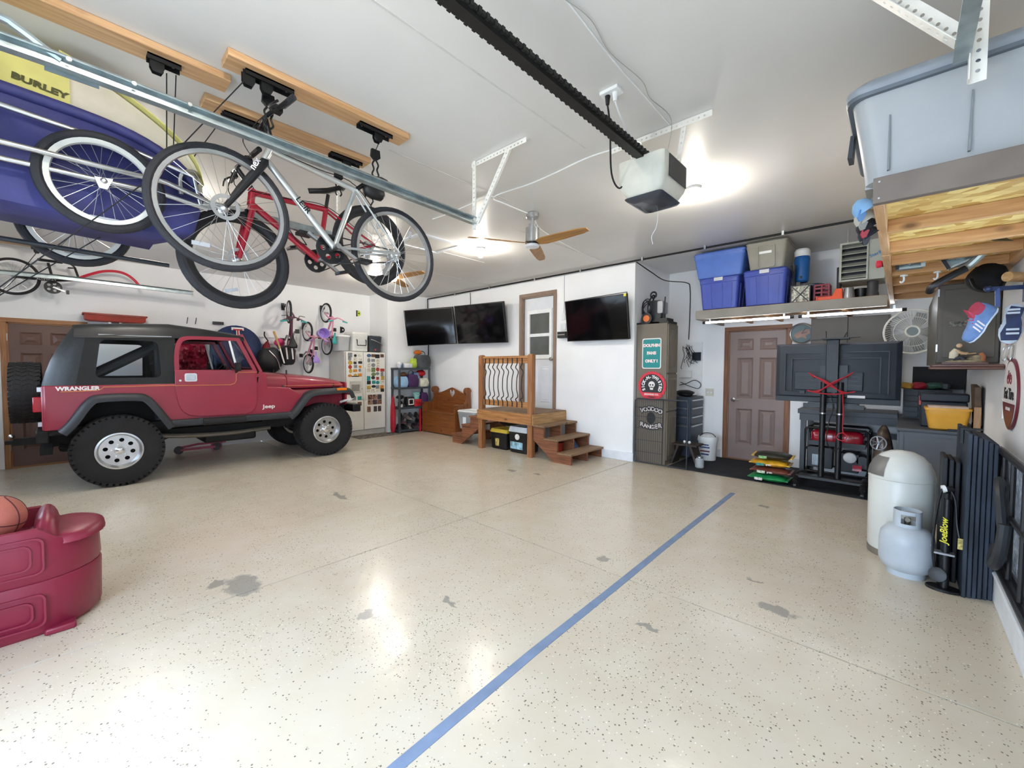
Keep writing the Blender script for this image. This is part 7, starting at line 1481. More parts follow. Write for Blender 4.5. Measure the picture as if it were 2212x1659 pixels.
# ------------------------------------------------------------------ box fan (round) on the wall
fn = T('wall_fan', 'white round cage fan between the wall cabinets', 'fan', (.08, 6.85, 1.9)); CAGE = mat('cream_fan_plastic', 'd5d3c8', .45)
P('outer_ring', B().torus((.08, 6.82, 1.9), (0, 1, 0), .255, .012, 40, 8), CAGE, fn, w=True)
P('mid_ring', B().torus((.08, 6.80, 1.9), (0, 1, 0), .17, .004, 36, 6), CAGE, fn, w=True)
P('centre_ring', B().torus((.08, 6.79, 1.9), (0, 1, 0), .06, .012, 28, 8), CAGE, fn, w=True); P('centre_cap', B().cyl((.08, 6.80, 1.9), (.08, 6.79, 1.9), .05, n=24), mat('grey_green_cap', '6b7570', .4), fn, w=True)
b = B()
for i in range(56):
    a = 2 * PI * i / 56; b.tube([(.08 + .06 * math.cos(a), 6.79, 1.9 + .06 * math.sin(a)), (.08 + .17 * math.cos(a + .1), 6.795, 1.9 + .17 * math.sin(a + .1)), (.08 + .25 * math.cos(a + .15), 6.82, 1.9 + .25 * math.sin(a + .15))], .0022, 4)
P('grille_bars', b, CAGE, fn, w=True, kind='stuff')
for k in range(5):
    a = 2 * PI * k / 5; P('blade', B().prism([(.05, -.03), (.14, -.07), (.23, -.05), (.23, .04), (.12, .05), (.05, .02)], (.08, 6.84, 1.9), V((math.cos(a), .15, math.sin(a))), V((-math.sin(a), .1, math.cos(a))), V((0, .003, 0))), mat('smoke_blade', '8d918c', .3, alpha=.6), fn, w=True)
P('motor', B().cyl((.08, 6.84, 1.9), (.08, 6.93, 1.9), .07, n=20), CAGE, fn, w=True); P('wall_arm', B().bar((.08, 6.92, 1.9), (.08, 7.34, 1.85), .04, .05), CAGE, fn, w=True)
# ================================================================== benches
BT = mat('charcoal_worktop', '4d5158', .5, var=.06); CABG = mat('slate_grey_cabinet', '5c6068', .5, var=.04, sc=3)
wb = T('workbench', 'narrow charcoal workbench along the recess wall behind the generator', 'workbench', (-.5, 7.0, 0))
P('top', B().box((-1.0, 6.66, .87), (-.02, 7.34, .93)), BT, wb, bev=.004, w=True); P('apron', B().box((-.98, 6.68, .78), (-.02, 6.70, .87)), BT, wb, w=True)
for x, y in ((-.97, 6.70), (-.97, 7.28)): P('leg', B().box((x, y, .011), (x + .06, y + .05, .87)), BT, wb, w=True)
P('lower_rail', B().box((-.95, 7.28, .55), (-.02, 7.32, .62)), CABG, wb, w=True)
lc = T('base_cabinet', 'slate grey base cabinet with worktop along the right wall', 'cabinet', (.27, 6.4, 0))
P('carcass', B().box((0.0, 5.58, 0), (.455, 7.34, .86)), CABG, lc, w=True); P('worktop', B().box((-.02, 5.55, .86), (.455, 7.34, .885)).box((.455, 5.55, .86), (.545, 7.34, .885)), BT, lc, bev=.003, w=True)
P('end_panel', B().ring([(0, .0), (.45, .0), (.45, .85), (0, .85)], [(.03, .05), (.42, .05), (.42, .82), (.03, .82)], (0, 5.58, 0), X_, Z_, (0, -.012, 0)), CABG, lc, w=True)
for y0, y1 in ((5.62, 6.1), (6.14, 6.62)): P('cabinet_door', B().box((-.016, y0, .08), (0, y1, .84)), CABG, lc, bev=.003, w=True)
# generator
ge = T('generator', 'black framed portable generator with red tank under the workbench', 'generator', (-.58, 6.86, 0)); FRM = BLACK
gx0, gx1, gy0, gy1 = -.91, -.27, 6.70, 7.18
for y in (gy0, gy1): P('frame_loop', B().tube([(gx0, y, .12), (gx1, y, .12), (gx1, y, .66), (gx1 - .03, y, .69), (gx0 + .03, y, .69), (gx0, y, .66)], .016, 10, closed=True), FRM, ge, w=True)
for x in (gx0, gx1):
    for z in (.12, .4, .67): P('frame_tie', B().tube([(x, gy0, z), (x, gy1, z)], .014, 8), FRM, ge, w=True)
P('tank', B().loft([[(gx0 + .05 + a, gy0 + .03 + c, z) for a, c in rr(0 + i, 0 + i, .54 - i, .40 - i, .05, 3)] for z, i in ((.50, .01), (.52, 0), (.62, .0), (.655, .02), (.668, .06))]), mat('glossy_red_tank', 'a81a2e', .15, var=.05, coat=.6), ge, w=True, ang=50)
P('fuel_cap', B().cyl((-.6, 6.9, .645), (-.6, 6.9, .67), .035, n=16), BLACK, ge, w=True); P('skirt', B().box((gx0 + .03, gy0 + .02, .46), (gx1 - .03, gy1 - .02, .52)), DKGREY, ge, w=True)
cp = P('control_panel', B().box((gx0 + .02, gy0 + .005, .17), (-.62, gy0 + .2, .44)), DKGREY, ge, bev=.008, w=True)
for i in range(10): P('vent_slot', B().box((gx0 + .08 + i * .012, gy0 + .0, .20), (gx0 + .085 + i * .012, gy0 + .006, .34)), GALV, cp, w=True)
P('engine_block', B().box((-.55, gy0 + .1, .14), (-.36, gy1 - .08, .38)), DKGREY, ge, bev=.01, w=True); P('recoil_housing', B().lathe([(.06, 0), (.07, .015), (.062, .04), (.03, .055)], 24, (-.45, gy0 + .1, .33), (0, -1, 0)), WHITE, ge, w=True); P('red_valve_cover', B().box((-.42, gy0 + .04, .18), (-.33, gy0 + .12, .25)), mat('glossy_red_tank', 'a81a2e'), ge, w=True); P('muffler', B().cyl((-.33, gy0 + .1, .3), (-.33, gy0 + .32, .3), .06, n=16), BLACK, ge, w=True)
for x in (gx0, gx1): P('rubber_foot', B().box((x - .03, gy0, .011), (x + .03, gy1, .105)), BLACK, ge, w=True)
# plastic-wrapped wheel trims
t = T('wrapped_wheels', 'wheel trims wrapped in brown plastic between generator and base cabinet', 'wheel trims', (-.12, 6.3, .011))
P('wrap', blob((-.13, 6.42, .42), .2, (.5, .8, 2.0), 95, .08, flat=.012), mat('brown_clear_wrap', '5b4c40', .25, var=.3, sc=10, bump=.6, bsc=9), t, w=True)
P('trim', B().torus((-.17, 6.28, .62), (-.4, -1, 0), .075, .008, 24, 6), GALVB, t, w=True)
for i in range(7):
    a = 2 * PI * i / 7; P('trim_spoke', B().bar((-.17, 6.272, .62), (-.17 + .075 * math.cos(a) * .93, 6.275 - .075 * math.cos(a) * -.37, .62 + .075 * math.sin(a)), .012, .006, (0, 1, 0)), GALVB, t, w=True)
# rolling television stand seen from behind
tvs = T('rolling_tv_stand', 'black rolling television stand seen from behind with red cord', 'tv stand', (-.58, 6.4, 0)); TVB = mat('charcoal_tv_back', '2f353d', .5, var=.05)
tx0, tx1, tz0, tz1, ty = -1.19, .0, 1.05, 1.77, 6.30
tvb = P('television', B().box((tx0, ty, tz0), (tx1, ty + .03, tz1)).loft([[(x, ty - d, z) for x, z in ((tx0 + i, tz0 + .06 + i * .3), (tx1 - i, tz0 + .06 + i * .3), (tx1 - i, tz1 - i * .5), (tx0 + i, tz1 - i * .5))] for i, d in ((0, 0), (.04, .03), (.05, .035))]), TVB, tvs, bev=.004, w=True)
P('screen', B().box((tx0 + .01, ty + .03, tz0 + .01), (tx1 - .01, ty + .033, tz1 - .01)), SCREEN, tvb, w=True)
for i, k in ((.10, 0), (.17, 1)):
    P('back_rib', B().ring([(tx0 + i, tz0 + .13), (tx1 - i, tz0 + .13), (tx1 - i, tz1 - .11 - k * .07), (tx0 + i, tz1 - .11 - k * .07)], [(tx0 + i + .012, tz0 + .13), (tx1 - i - .012, tz0 + .13), (tx1 - i - .012, tz1 - .122 - k * .07), (tx0 + i + .012, tz1 - .122 - k * .07)], (0, ty - .036, 0), X_, Z_, (0, -.016, 0)), TVB, tvb, w=True)
P('lower_housing', B().box((-.98, ty - .075, 1.20), (-.32, ty - .036, 1.42)), TVB, tvb, bev=.008, w=True)
for z in (1.26, 1.31, 1.36): P('housing_vent', B().box((-.96, ty - .079, z), (-.34, ty - .075, z + .012)), BLACK, tvb, w=True)
for x in (-.92, -.72, -.62): P('port_sticker', B().box((x, ty - .079, 1.155), (x + .05, ty - .036, 1.19)), BLACK if x < -.9 else TVB, tvb, w=True)
P('label_sticker', B().box((-.46, ty - .041, 1.12), (-.30, ty - .037, 1.15)), LET, tvb, w=True)
for x in (-.68, -.52): 
    P('pole', B().tube([(x, 6.20, .16), (x, 6.20, 1.30)], .031, 14), BLACK, tvs, w=True); P('pole_collar', B().cyl((x, 6.20, .92), (x, 6.20, .935), .033, n=14), STEEL, tvs, w=True)
P('upper_column', B().box((-.66, 6.15, 1.28), (-.54, 6.22, 1.80)), BLACK, tvs, bev=.006, w=True); P('column_plate', B().box((-.635, 6.145, 1.55), (-.565, 6.15, 1.74)), DKGREY, tvs, w=True)
P('camera_shelf', B().box((-.70, 6.06, 1.80), (-.45, 6.26, 1.815)).tube([(-.80, 6.1, 1.80), (-.35, 6.1, 1.82)], .006, 6).tube([(-.66, 6.12, 1.815), (-.665, 6.12, 1.90)], .006, 6).tube([(-.5, 6.12, 1.815), (-.47, 6.12, 1.88)], .006, 6), BLACK, tvs, w=True)
P('vesa_plate', B().box((-.72, 6.21, 1.18), (-.46, 6.225, 1.5)), BLACK, tvs, w=True)
P('media_shelf', B().box((-.88, 6.22, .985), (-.30, 6.55, 1.0)).box((-.88, 6.215, .985), (-.30, 6.225, 1.04)), BLACK, tvs, bev=.003, w=True)
P('base_bar', B().box((-.93, 6.12, .12), (-.27, 6.28, .165)), BLACK, tvs, bev=.01, w=True)
for x in (-.93, -.30): P('base_foot', B().tube(spl([(x + .015, 6.0 + .05, .09), (x + .015, 6.2, .15), (x + .015, 6.45, .13), (x + .015, 6.66, .09)], 4), .028, 8), BLACK, tvs, w=True)
for x, y in ((-.915, 6.06), (-.285, 6.06), (-.915, 6.64), (-.285, 6.64)): P('caster', B().cyl((x - .015, y, .039), (x + .015, y, .039), .028, n=14).cyl((x, y, .05), (x, y, .1), .01, n=8), BLACK, tvs, w=True)
S('media_player', B().box((-.84, 6.26, 1.003), (-.36, 6.50, 1.05)), mat('grey_media_box', '5b6068', .4, .3), 'flat grey media player on the television stand shelf', 'media player', (-.6, 6.38, 1.003), bev=.004)
RC = mat('red_cord', 'b3202f', .5, var=.05); ex = T('extension_cord', 'red extension cord wound in a cross on the television stand', 'cord', (-.6, 6.1, 1.2))
for i in range(6):
    o_ = i * .012; P('cord_loop', B().tube(spl([(-.82 + o_, 6.10, 1.41 - o_), (-.74, 6.085 - .004 * i, 1.36), (-.62, 6.08 - .004 * i, 1.27 + o_ * .5), (-.5, 6.085, 1.20 - o_ * .3), (-.42 - o_, 6.10, 1.185)], 4), .006, 6).tube(spl([(-.40 - o_, 6.10, 1.42 - o_), (-.48, 6.085 - .004 * i, 1.36), (-.60, 6.076 - .004 * i, 1.265 + o_ * .4), (-.72, 6.085, 1.20 - o_ * .3), (-.82 + o_, 6.10, 1.19)], 4), .006, 6), RC, ex, w=True)
P('cord_bottom', B().tube(spl([(-.83, 6.10, 1.2), (-.7, 6.09, 1.17), (-.55, 6.09, 1.165), (-.38, 6.10, 1.2)], 4), .007, 6), RC, ex, w=True)
P('hanging_tail', B().tube(spl([(-.49, 6.11, 1.18), (-.482, 6.13, .95), (-.48, 6.13, .74), (-.44, 6.13, .69), (-.47, 6.12, .63), (-.53, 6.12, .65), (-.52, 6.12, .70), (-.48, 6.13, .72)], 5), .006, 6), RC, ex, w=True)
cord([(-.62, 6.22, 1.2), (-.58, 6.17, 1.0), (-.61, 6.16, .85), (-.63, 6.16, .6), (-.56, 6.16, .5), (-.5, 6.17, .55)], .006, BLACK, 'black cord drooping between the television stand poles', 'cord', name='power_cord')
# clutter on the counters
t = T('drawer_organiser', 'black small-parts drawer organiser on the right counter', 'organiser', (.1, 6.95, .886)); P('case', B().box((.02, 6.8, .886), (.42, 7.1, 1.22)), BLACK, t, w=True)
for r_ in range(5):
    for c_ in range(3): P('drawer', B().box((.03 + c_ * .13, 6.785, .90 + r_ * .063), (.15 + c_ * .13, 6.80, .955 + r_ * .063)), DKGREY, t, bev=.003, w=True)
S('dark_niche', B().box((.1, 7.1, 1.225), (.545, 7.3, 1.49)), mat('deep_black_box', '08080a', .7), 'solid black block in the corner below the cabinet', 'box', (.3, 7.2, 1.225))  # closed black block set in the corner niche
for k_, (x, y, r, c_, lb) in enumerate(((.06, 6.88, .05, 'b5872f', 'ochre work glove on the drawer organiser'), (.16, 6.86, .055, 'a52430', 'red power tool on the drawer organiser'), (.28, 6.86, .055, '3d5a4c', 'green power tool on the drawer organiser'), (.36, 6.9, .05, '2a2c30', 'black power tool on the drawer organiser'))):
    S('small_tool', blob((x, y, 1.222 + r * .8), r, (1.2, 1, .8), 100 + k_, .18, flat=1.222), mat('tool_body_%d' % k_, c_, .5, var=.2), lb, 'tool', (x, y, 1.222))
S('ladder_rung', B().bar((.02, 6.75, 1.29), (.42, 6.75, 1.47), .03, .03), wood('plain_dowel', 'a07c52', '7d5b36', 0), 'slanting wooden bar below the corner cabinet', 'bar', (.2, 6.75, 1.29)) if False else None
bt = T('tool_box', 'black tool box with red latch behind the yellow box', 'tool box', (.3, 5.95, .886)); P('body', B().box((.15, 5.86, .886), (.47, 6.12, 1.14)), mat('navy_black_box', '20252e', .5), bt, bev=.012, w=True); P('lid', B().box((.14, 5.85, 1.14), (.48, 6.13, 1.22)), mat('navy_black_box', '20252e'), bt, bev=.012, w=True); P('latch', B().box((.135, 5.88, 1.10), (.15, 5.94, 1.19)), mat('red_latch', 'c2342c', .4), bt, w=True)
yb = tote('yellow_crate', 'yellow open plastic box on the right counter', 'box', (.325, 5.70, .886), (.29, .24, .19), mat('golden_yellow_plastic', 'e0a53a', .45, var=.04), None, .84, rib=False, lid=False)
P('rim', B().ring(rr(-.155, -.13, .155, .13, .02, 3), rr(-.135, -.11, .135, .11, .02, 3), (0, 0, .19), X_, Y_, (0, 0, .02)), mat('golden_yellow_plastic', 'e0a53a'), yb); P('contents', B().box((-.13, -.1, .19), (.13, .1, .225)), mat('pale_pink_paper', 'd8bfae', .7, var=.1), yb); P('clip', B().box((.0, -.135, -.0), (.12, -.115, .02)), BLACK, yb)
S('brown_board', B().hexa([(.50, 5.60, .95), (.54, 5.60, .95), (.54, 5.85, .95), (.50, 5.85, .95), (.48, 5.55, 1.30), (.52, 5.55, 1.30), (.52, 5.85, 1.32), (.48, 5.85, 1.32)]).box((.495, 5.6, .886), (.53, 5.84, .96)), mat('aged_brown_board', '5f4a38', .6, var=.2), 'brown leather case leaning against the right wall', 'case', (.51, 5.7, .886), bev=.006)
S('wood_offcut', B().prism(rr(.0, .0, .1, .24, .04), (.47, 5.42, .886), V((.6, .8, 0)), Z_, (.03, 0, 0)), wood('pale_offcut', 'b08c68', '8e6a48', 2), 'pale wooden offcut beside the yellow box', 'offcut', (.5, 5.45, .886)) if False else S('wood_offcut', B().box((.485, 5.56, .886), (.53, 5.595, 1.12)), wood('pale_offcut', 'b08c68', '8e6a48', 2), 'pale wooden offcut beside the yellow box', 'offcut', (.5, 5.58, .886), bev=.006)
# ================================================================== right wall: shoes, sign, hooks
br_ = T('shoe_bracket', 'blue steel wall bracket holding the running shoes', 'bracket', (.45, 4.05, 1.95)); BLM = mat('dark_blue_steel', '3c4a72', .35, .5)
P('arm', B().bar((.38, 4.02, 1.965), (.55, 4.06, 1.965), .02, .025), BLM, br_, w=True); P('end_knob', B().sph((.385, 4.02, 1.967), .02, 10, 8), BLM, br_, w=True); P('drop', B().bar((.425, 4.03, 1.965), (.43, 4.03, 1.85), .02, .02), BLM, br_, w=True); P('wall_plate', B().box((.54, 4.0, 1.88), (.549, 4.12, 2.0)), BLM, br_, w=True)
SOLE = mat('white_blue_sole', 'cfdcea', .5, var=.1); UPP = mat('blue_grey_mesh_upper', '6f8fc4', .7, var=.15, sc=12); NAVYU = mat('navy_sole_rubber', '1c2c58', .5, var=.25, sc=18); PINKT = mat('pink_red_collar', 'c24a62', .7, var=.1)
def shoe(label, toe, heel, up, wd, upper, sole, collar):
    """running shoe built from toe to heel; up = direction from sole to ankle opening"""
    toe = V(toe); heel = V(heel); d = (heel - toe); L_ = d.length; d.normalize(); up = V(up); up = (up - d * up.dot(d)).normalized(); s = d.cross(up)
    t = T('running_shoe', label, 'shoe', tuple((toe + heel) / 2), group='running shoes hanging on the bracket'); org = t.location.copy()
    def q(a, b_, c): return toe + d * (a * L_) + s * (b_ * wd) + up * c - org
    st_ = [(0, .12), (.06, .34), (.2, .47), (.36, .5), (.52, .40), (.7, .38), (.88, .40), (.97, .28), (1.0, .1)]
    n = 10
    sol = [[q(a, w_ * math.cos(2 * PI * i / n), .012 + .014 * math.sin(2 * PI * i / n)) for i in range(n)] for a, w_ in st_]
    P('sole', B().loft(sol), sole, t, ang=60)
    hs = {0: .03, .06: .045, .2: .055, .36: .065, .52: .085, .7: .10, .88: .105, .97: .10, 1.0: .06}
    upr = [[q(a, w_ * .92 * math.cos(2 * PI * i / n), .02 + max(0, math.sin(2 * PI * i / n)) * hs[a] * .9 + min(0, math.sin(2 * PI * i / n)) * .005) for i in range(n)] for a, w_ in st_]
    P('upper', B().loft(upr), upper, t, ang=60)
    P('collar', B().loft([[q(.80 + .17 * math.cos(2 * PI * i / n), .32 * math.sin(2 * PI * i / n), z) for i in range(n)] for z in (.085, .118)]), collar, t, ang=60)
    P('tongue', B().hexa([q(.52, -.16, .08), q(.52, .16, .08), q(.66, .16, .10), q(.66, -.16, .10), q(.60, -.15, .115), q(.60, .15, .115), q(.68, .16, .16), q(.68, -.16, .16)]), collar, t)
    for k in range(4): P('lace', B().tube([q(.36 + .07 * k, -.2, .068 + .01 * k), q(.38 + .07 * k, .2, .070 + .01 * k)], .004, 6), collar, t)
    for k in range(3): P('side_stripe', B().hexa([q(.30 + .08 * k, .42 - .02 * k, .028), q(.335 + .08 * k, .42 - .02 * k, .028), q(.335 + .08 * k, .45, .028), q(.30 + .08 * k, .45, .028), q(.36 + .08 * k, .27, .075), q(.395 + .08 * k, .27, .075), q(.395 + .08 * k, .32, .075), q(.36 + .08 * k, .32, .075)]), LET, t)
    return t
shoe('blue running shoe with red tongue hanging toe down, left of pair', (.315, 4.0, 1.625), (.425, 4.0, 1.845), (-.7, -.6, .2), .095, UPP, SOLE, PINKT)
t = shoe('navy running shoe hanging with its sole facing out, right of pair', (.475, 3.98, 1.615), (.50, 4.0, 1.86), (.1, 1, .1), .10, PINKT, SOLE, PINKT)
P('tread_pad', B().prism([(-.034, -.105), (.034, -.105), (.042, -.06), (.036, .0), (.028, .03), (.036, .09), (-.02, .105), (-.034, .05), (-.025, .0), (-.042, -.06)], V((.4875, 3.976, 1.74)) - t.location, X_, V((.1, 0, 1)), (0, -.012, 0)), NAVYU, t)
for z in (-.07, -.045, .055, .075): P('tread_lug', B().box((-.026 + .4875 - t.location.x, 3.958 - t.location.y, 1.74 + z - t.location.z), (.026 + .4875 - t.location.x, 3.966 - t.location.y, 1.752 + z - t.location.z)), SOLE, t)
S('wall_roller', B().cyl((.46, 4.0, 2.03), (.55, 4.1, 2.03), .03, n=20), wood('pale_round_peg', 'cfa878', 'b08a58', 0), 'pale round wooden peg end beside the window trim', 'peg', (.5, 4.05, 1.99))
# oval sign
sg = T('oval_sign', 'white oval sign with maroon edge and bicycle mark on right wall', 'sign', (.548, 4.34, 1.05)); MAR = mat('maroon_enamel', '6b1f2c', .35, var=.04)
SX, syc, szc = .549, 4.35, 1.29
P('border', B().prism(circ(syc, szc, .25, 40, .24), (SX, 0, 0), Y_, Z_, (-.012, 0, 0)), MAR, sg, w=True)
P('field', B().prism(circ(syc, szc, .225, 40, .22), (SX - .012, 0, 0), Y_, Z_, (-.003, 0, 0)), LET, sg, w=True)
P('lower_band', B().prism([(syc + .225 * math.cos(a), szc + .22 * math.sin(a)) for a in [PI + .28 + (PI - .56) * i / 20 for i in range(21)]], (SX - .015, 0, 0), Y_, Z_, (-.002, 0, 0)), MAR, sg, w=True)
ud = V((0, -1, 0))
text('Fat Tire', .105, (SX - .017, syc, szc + .0), ud, Z_, BLACK, sg, bold=.002)
text('AMBER ALE', .03, (SX - .0185, syc, szc - .1), ud, Z_, LET, sg)
for dy in (-.045, .045): P('bicycle_mark', B().torus((SX - .016, syc + dy, szc + .10), (1, 0, 0), .03, .003, 20, 5), MAR, sg, w=True)
P('bicycle_mark', B().tube([(SX - .016, syc - .045, szc + .10), (SX - .016, syc - .02, szc + .14), (SX - .016, syc + .03, szc + .14), (SX - .016, syc, szc + .10), (SX - .016, syc - .02, szc + .145)], .003, 5).tube([(SX - .016, syc + .03, szc + .16), (SX - .016, syc + .045, szc + .10)], .003, 5), MAR, sg, w=True)
for k_, y in enumerate((4.52, 4.32)): S('key_hook', B().tube(spl([(.545, y, 1.64), (.52, y, 1.6), (.515, y + .02, 1.54), (.53, y + .03, 1.52), (.54, y + .02, 1.56), (.54, y, 1.62)], 4), .006, 6), STEEL, ('steel ring hook above the oval sign, further one', 'steel ring hook above the oval sign, nearer one')[k_], 'hook', (.545, y, 1.58), group='ring hooks above the oval sign')
S('wall_plate', B().box((.543, 4.66, 1.1), (.55, 4.73, 1.24)), WHITE, 'white switch plate on right wall beside the oval sign', 'switch plate', (.548, 4.7, 1.1))
# ================================================================== floor clutter at right
CRM2 = mat('cream_enamel', 'd6d8d2', .3, var=.04, sc=4)
tr_ = T('trash_can', 'cream dome-top swing trash can beside the propane tank', 'trash can', (.02, 4.45, 0))
P('body', B().lathe([(.183, .0), (.185, .05), (.19, .06), (.195, .60), (.19, .61)], 36), CRM2, tr_); P('base_band', B().lathe([(.187, .0), (.190, .05)], 36), mat('dull_chrome_band', '8f8a82', .4, .6), tr_); P('seam_ring', B().torus((0, 0, .61), (0, 0, 1), .192, .006, 36, 6), CRM2, tr_)
P('dome_lid', B().lathe([(.196, .61), (.196, .64), (.188, .68), (.165, .735), (.125, .785), (.07, .815), (.005, .825)], 36), CRM2, tr_)
fl_ = []
for i in range(9):
    a = math.radians(182 + 58 * i / 8); fl_.append([(r * math.cos(a), r * math.sin(a), z) for r, z in ((.199, .63), (.192, .68), (.170, .735), (.14, .775))])
P('swing_flap', B().loft(fl_, closed=False), mat('grey_flap', '7d7b78', .35, .3), tr_, ang=60)
PT = mat('pale_grey_tank_paint', 'b9c2ca', .35, var=.05, sc=6)
pt = T('propane_tank', 'pale grey propane tank with collar handle on the floor', 'propane tank', (.06, 4.06, 0))
P('tank', B().lathe([(.09, .03), (.13, .05), (.148, .09), (.15, .12), (.15, .24), (.142, .29), (.11, .335), (.06, .35), (.02, .352)], 36), PT, pt, ang=60); P('foot_ring', B().lathe([(.105, .0), (.105, .05), (.098, .05), (.098, 0)], 32, closed=True), PT, pt)
def collar_ring():
    b = B(); n = 40
    for i in range(n):
        a0, a1 = 2 * PI * i / n, 2 * PI * (i + 1) / n; d = math.degrees(a0) % 360
        op_ = 235 < d < 300 or 40 < d < 110
        for z0, z1 in (((.33, .37), (.435, .46)) if op_ else ((.33, .46),)):
            b.loft([[(r * math.cos(a), r * math.sin(a), z) for r, z in ((.072, z0), (.076, z0), (.076, z1), (.072, z1))] for a in (a0, a1)])
    return b
P('collar_handle', collar_ring(), PT, pt); P('valve', B().cyl((0, 0, .35), (0, 0, .40), .018, n=12).cyl((0, 0, .39), (.0, -.05, .40), .016, n=10), mat('brass_dark', '5a5448', .4, .5), pt); P('label', B().hexa([(.09, -.112, .22), (.13, -.078, .22), (.131, -.079, .22), (.091, -.113, .22), (.088, -.108, .27), (.128, -.074, .27), (.13, -.076, .27), (.09, -.11, .27)]), LET, pt)
pm = T('floor_pump', 'black bicycle floor pump with yellow lettering beside propane tank', 'pump', (.245, 3.93, 0))
P('foot', B().prism([(.09 * math.cos(a), .06 * math.sin(a)) for a in [2 * PI * i / 20 for i in range(20)]], (0, 0, 0), X_, Y_, (0, 0, .018)), BLACK, pm, bev=.004); P('barrel', B().tube([(0, 0, .018), (.0, .02, .60)], [.022, .02], 14), BLACK, pm); P('gauge', B().lathe([(.045, 0), (.045, .02), (.03, .024)], 20, (-.03, -.02, .10), (-.3, -1, .3)), DKGREY, pm)
P('clip_band', B().box((-.055, -.03, .24), (.04, .03, .252)), GALVB, pm); P('handle', B().tube([(-.02, .0, .66), (.02, .02, .67)], .022, 12).tube([(0, .02, .60), (0, .02, .66)], .012, 8), BLACK, pm, bev=0); P('handle_cap', B().cyl((-.028, -.004, .668), (-.012, .0, .672), .024, n=12), WHITE, pm)
P('hose', B().tube(spl([(-.03, 0, .04), (-.06, -.02, .25), (-.05, .0, .5), (-.02, 0, .68), (.03, 0, .62), (.045, 0, .45), (.06, -.02, .35)], 5), .007, 8), BLACK, pm)
text('JoeBlow', .05, (-.012, -.026, .40), (0, -.0, 1), (-.9, .3, 0), mat('yellow_pump_print', 'd6d03a', .4, var=0), pm, w=False, bold=.001, sh=.2)
P('price_tag', B().box((.05, -.035, .30), (.085, -.03, .37)), mat('clear_tag', 'c9b870', .3, var=.4, sc=40), pm)
PN = mat('blue_black_folded_panel', '2c3644', .6, var=.3, sc=5, stretch=(4, 4, .6)); PN2 = mat('black_folded_panel', '1d2026', .55, var=.15)
t = T('folding_divider', 'tall blue-black folding divider standing folded at the right wall', 'divider', (.39, 4.2, 0))
for i in range(6):
    x = .318 + i * .0235; P('panel', B().box((x, 3.88 + .012 * i, .0), (x + .0205, 4.58, 1.05 - .012 * i)), PN, t, bev=.004, w=True)
t = T('folding_divider', 'short black folding divider standing folded behind the pump', 'divider', (.26, 4.2, 0))
for i in range(3):
    x = .222 + i * .031; P('panel', B().box((x, 4.06 + .02 * i, .0), (x + .026, 4.34, .86 - .015 * i)), PN2, t, bev=.006, w=True)
S('carry_strap', B().box((.312, 4.1, 1.052), (.40, 4.16, 1.062)).box((.300, 4.1, .96), (.314, 4.16, 1.062)), BLACK, 'black strap draped over the top of the tall folding divider', 'strap', (.36, 4.13, 1.0))
cg = T('cargo_carrier', 'black tube carrier with pale diamond mesh standing on the right curb', 'carrier', (.5, 3.3, .19)); MESHM = mat('pale_diamond_mesh', 'c4cdd8', .35, .4, var=.2, sc=30)
P('frame', B().tube([(.47, 4.15, .25), (.47, 4.12, .9), (.47, 4.05, .95), (.47, 2.5, .95), (.47, 2.5, .25)], .02, 10, closed=True), BLACK, cg, w=True)
P('mesh_panel', B().box((.515, 2.52, .27), (.52, 4.1, .93)), MESHM, cg, w=True)
b = B()
for i in range(60):
    y = 2.3 + i * .04
    for dy in (.35, -.35):
        p0 = V((.512, y, .28)); p1 = V((.512, y + dy, .92))
        if 2.5 < p0.y < 4.1 and 2.5 < p1.y < 4.1: b.tube([p0, p1], .0035, 4)
P('diamond_wires', b, MESHM, cg, w=True, kind='stuff')
for y in (3.9, 3.62, 3.3): P('upright', B().tube([(.475, y, .25), (.475, y, .95)], .012, 8), BLACK, cg, w=True)
P('lower_rail', B().box((.465, 2.5, .19), (.51, 4.2, .25)), BLACK, cg, bev=.004, w=True); P('cross_rail', B().tube([(.47, 2.5, .62), (.47, 4.13, .62)], .014, 8), BLACK, cg, w=True)
P('wheel_hook', B().tube(spl([(.45, 3.84, .38), (.43, 3.74, .32), (.42, 3.6, .34), (.43, 3.52, .45), (.44, 3.52, .6)], 4), .028, 10), DKGREY, cg, w=True)
P('pad_tube', B().tube(spl([(.46, 3.84, .76), (.44, 3.76, .8), (.43, 3.62, .72), (.44, 3.52, .5)], 4), .022, 8), DKGREY, cg, w=True)
# ================================================================== hoop base with basketball at the left front
MRN = mat('maroon_blow_moulded_plastic', '7d1f36', .38, var=.05, sc=3)
hb_ = T('hoop_base', 'maroon plastic basketball hoop base at lower left', 'hoop base', (-3.65, -.4, 0))
def hbr(z, e=0., f=1.):
    # outline in x,y: long body along -Y, rounded end towards +Y
    pts = []
    for i in range(13):
        a = math.radians(-6 + 192 * i / 12); pts.append((-3.62 + (.30 + e) * f * math.cos(a), -.16 + (.30 + e) * f * math.sin(a)))
    pts += [(-3.92 - e, -.88), (-3.32 + e, -.88)]
    return [(x, y, z) for x, y in pts]
P('lower_shell', B().loft([hbr(.0, -.03), hbr(.03, -.005), hbr(.28, .0), hbr(.295, -.006)]), MRN, hb_, w=True, ang=40)
def hbt(e, dz): return [(x, y, (.585 if y < -.1 else .515 if y < 0 else .49) + dz) for x, y, z in hbr(0, e)]
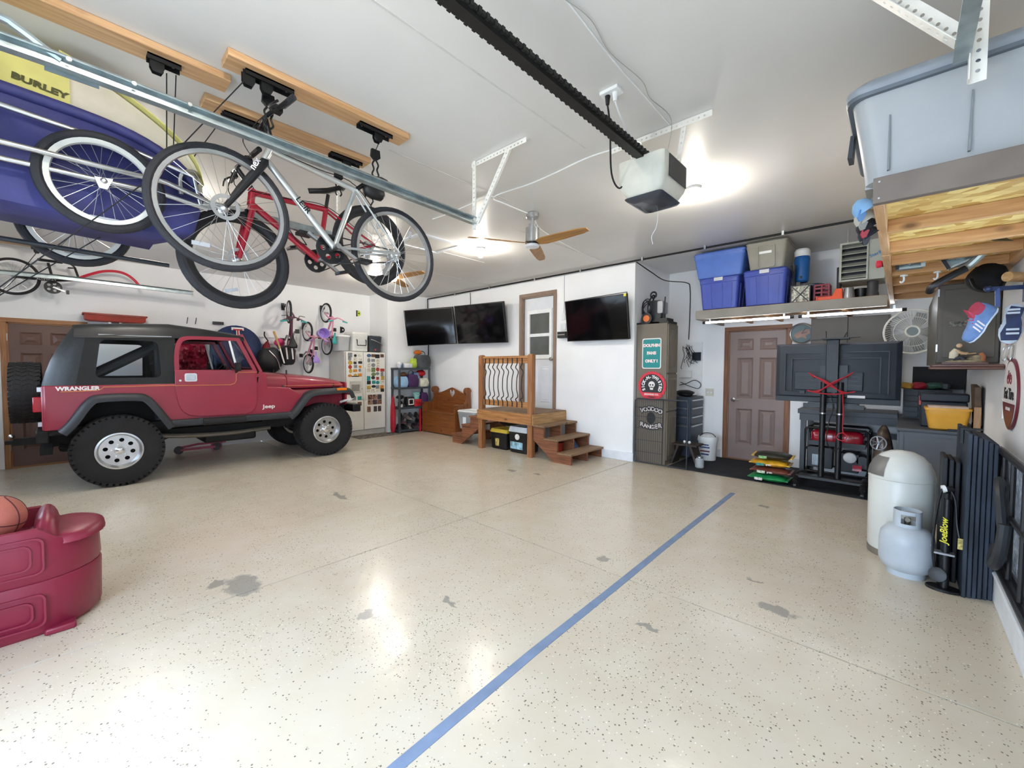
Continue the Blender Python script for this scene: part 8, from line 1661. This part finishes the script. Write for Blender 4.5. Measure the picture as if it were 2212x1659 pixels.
P('upper_shell', B().loft([hbr(.295, -.010), hbr(.31, -.002), hbt(-.008, -.03), hbt(-.016, -.006), hbt(-.03, 0), hbt(-.042, -.008), hbr(.47, -.055)]), MRN, hb_, w=True, ang=40)
for z0, z1, x_ in ((.34, .54, -3.326), (.06, .24, -3.318)):
    for o in (0, .045): P('moulded_panel', B().ring(rr(-.78 + o, z0 + o * .7, -.09 - o, z1 - o * .7, .035, 4), rr(-.77 + o, z0 + o * .7 + .009, -.099 - o, z1 - o * .7 - .009, .03, 4), (x_ - .004, 0, 0), Y_, Z_, (.009, 0, 0)), MRN, hb_, w=True)
P('end_cap', B().loft([[(-3.62 + r * math.cos(a), .0 + .62 * r * math.sin(a), z) for a in [2 * PI * i / 24 for i in range(24)]] for r, z in ((.26, .47), (.25, .505), (.2, .52), (.1, .523))]), MRN, hb_, w=True, ang=60)
P('handle_hump', B().loft([[(x, -.085 + .055 * math.cos(a), .47 + h_ * max(0, math.sin(a))) for a in [PI * i / 10 for i in range(11)]] for x, h_ in ((-3.87, .06), (-3.84, .13), (-3.42, .13), (-3.38, .06))], closed=False), MRN, hb_, w=True, ang=60)
P('foot', B().box((-3.42, -.10, 0), (-3.31, .02, .035)), MRN, hb_, bev=.01, w=True)
bk = T('basketball', 'worn orange basketball resting on the maroon hoop base', 'basketball', (-3.60, -.275, .492)); BALL = mat('worn_orange_leather', 'b9695a', .55, var=.1, bump=.25, bsc=180); R_ = .122
P('ball', B().sph((0, 0, R_), R_, 32, 20), BALL, bk)
SM = mat('dark_ball_seam', '4a1c22', .6, var=0)
for ax in ((1, .2, .1), (.1, .3, 1)): P('seam', B().torus((0, 0, R_), ax, R_ * .999, .003, 48, 6), SM, bk)
for s in (-1, 1): P('seam', B().tube([V((0, 0, R_)) + (V((math.cos(a) * .62 * math.cos(0), s * (.55 + .2 * math.cos(2 * a)), math.sin(a))).normalized() * R_) for a in [2 * PI * i / 40 for i in range(40)]], .003, 6, closed=True), SM, bk)
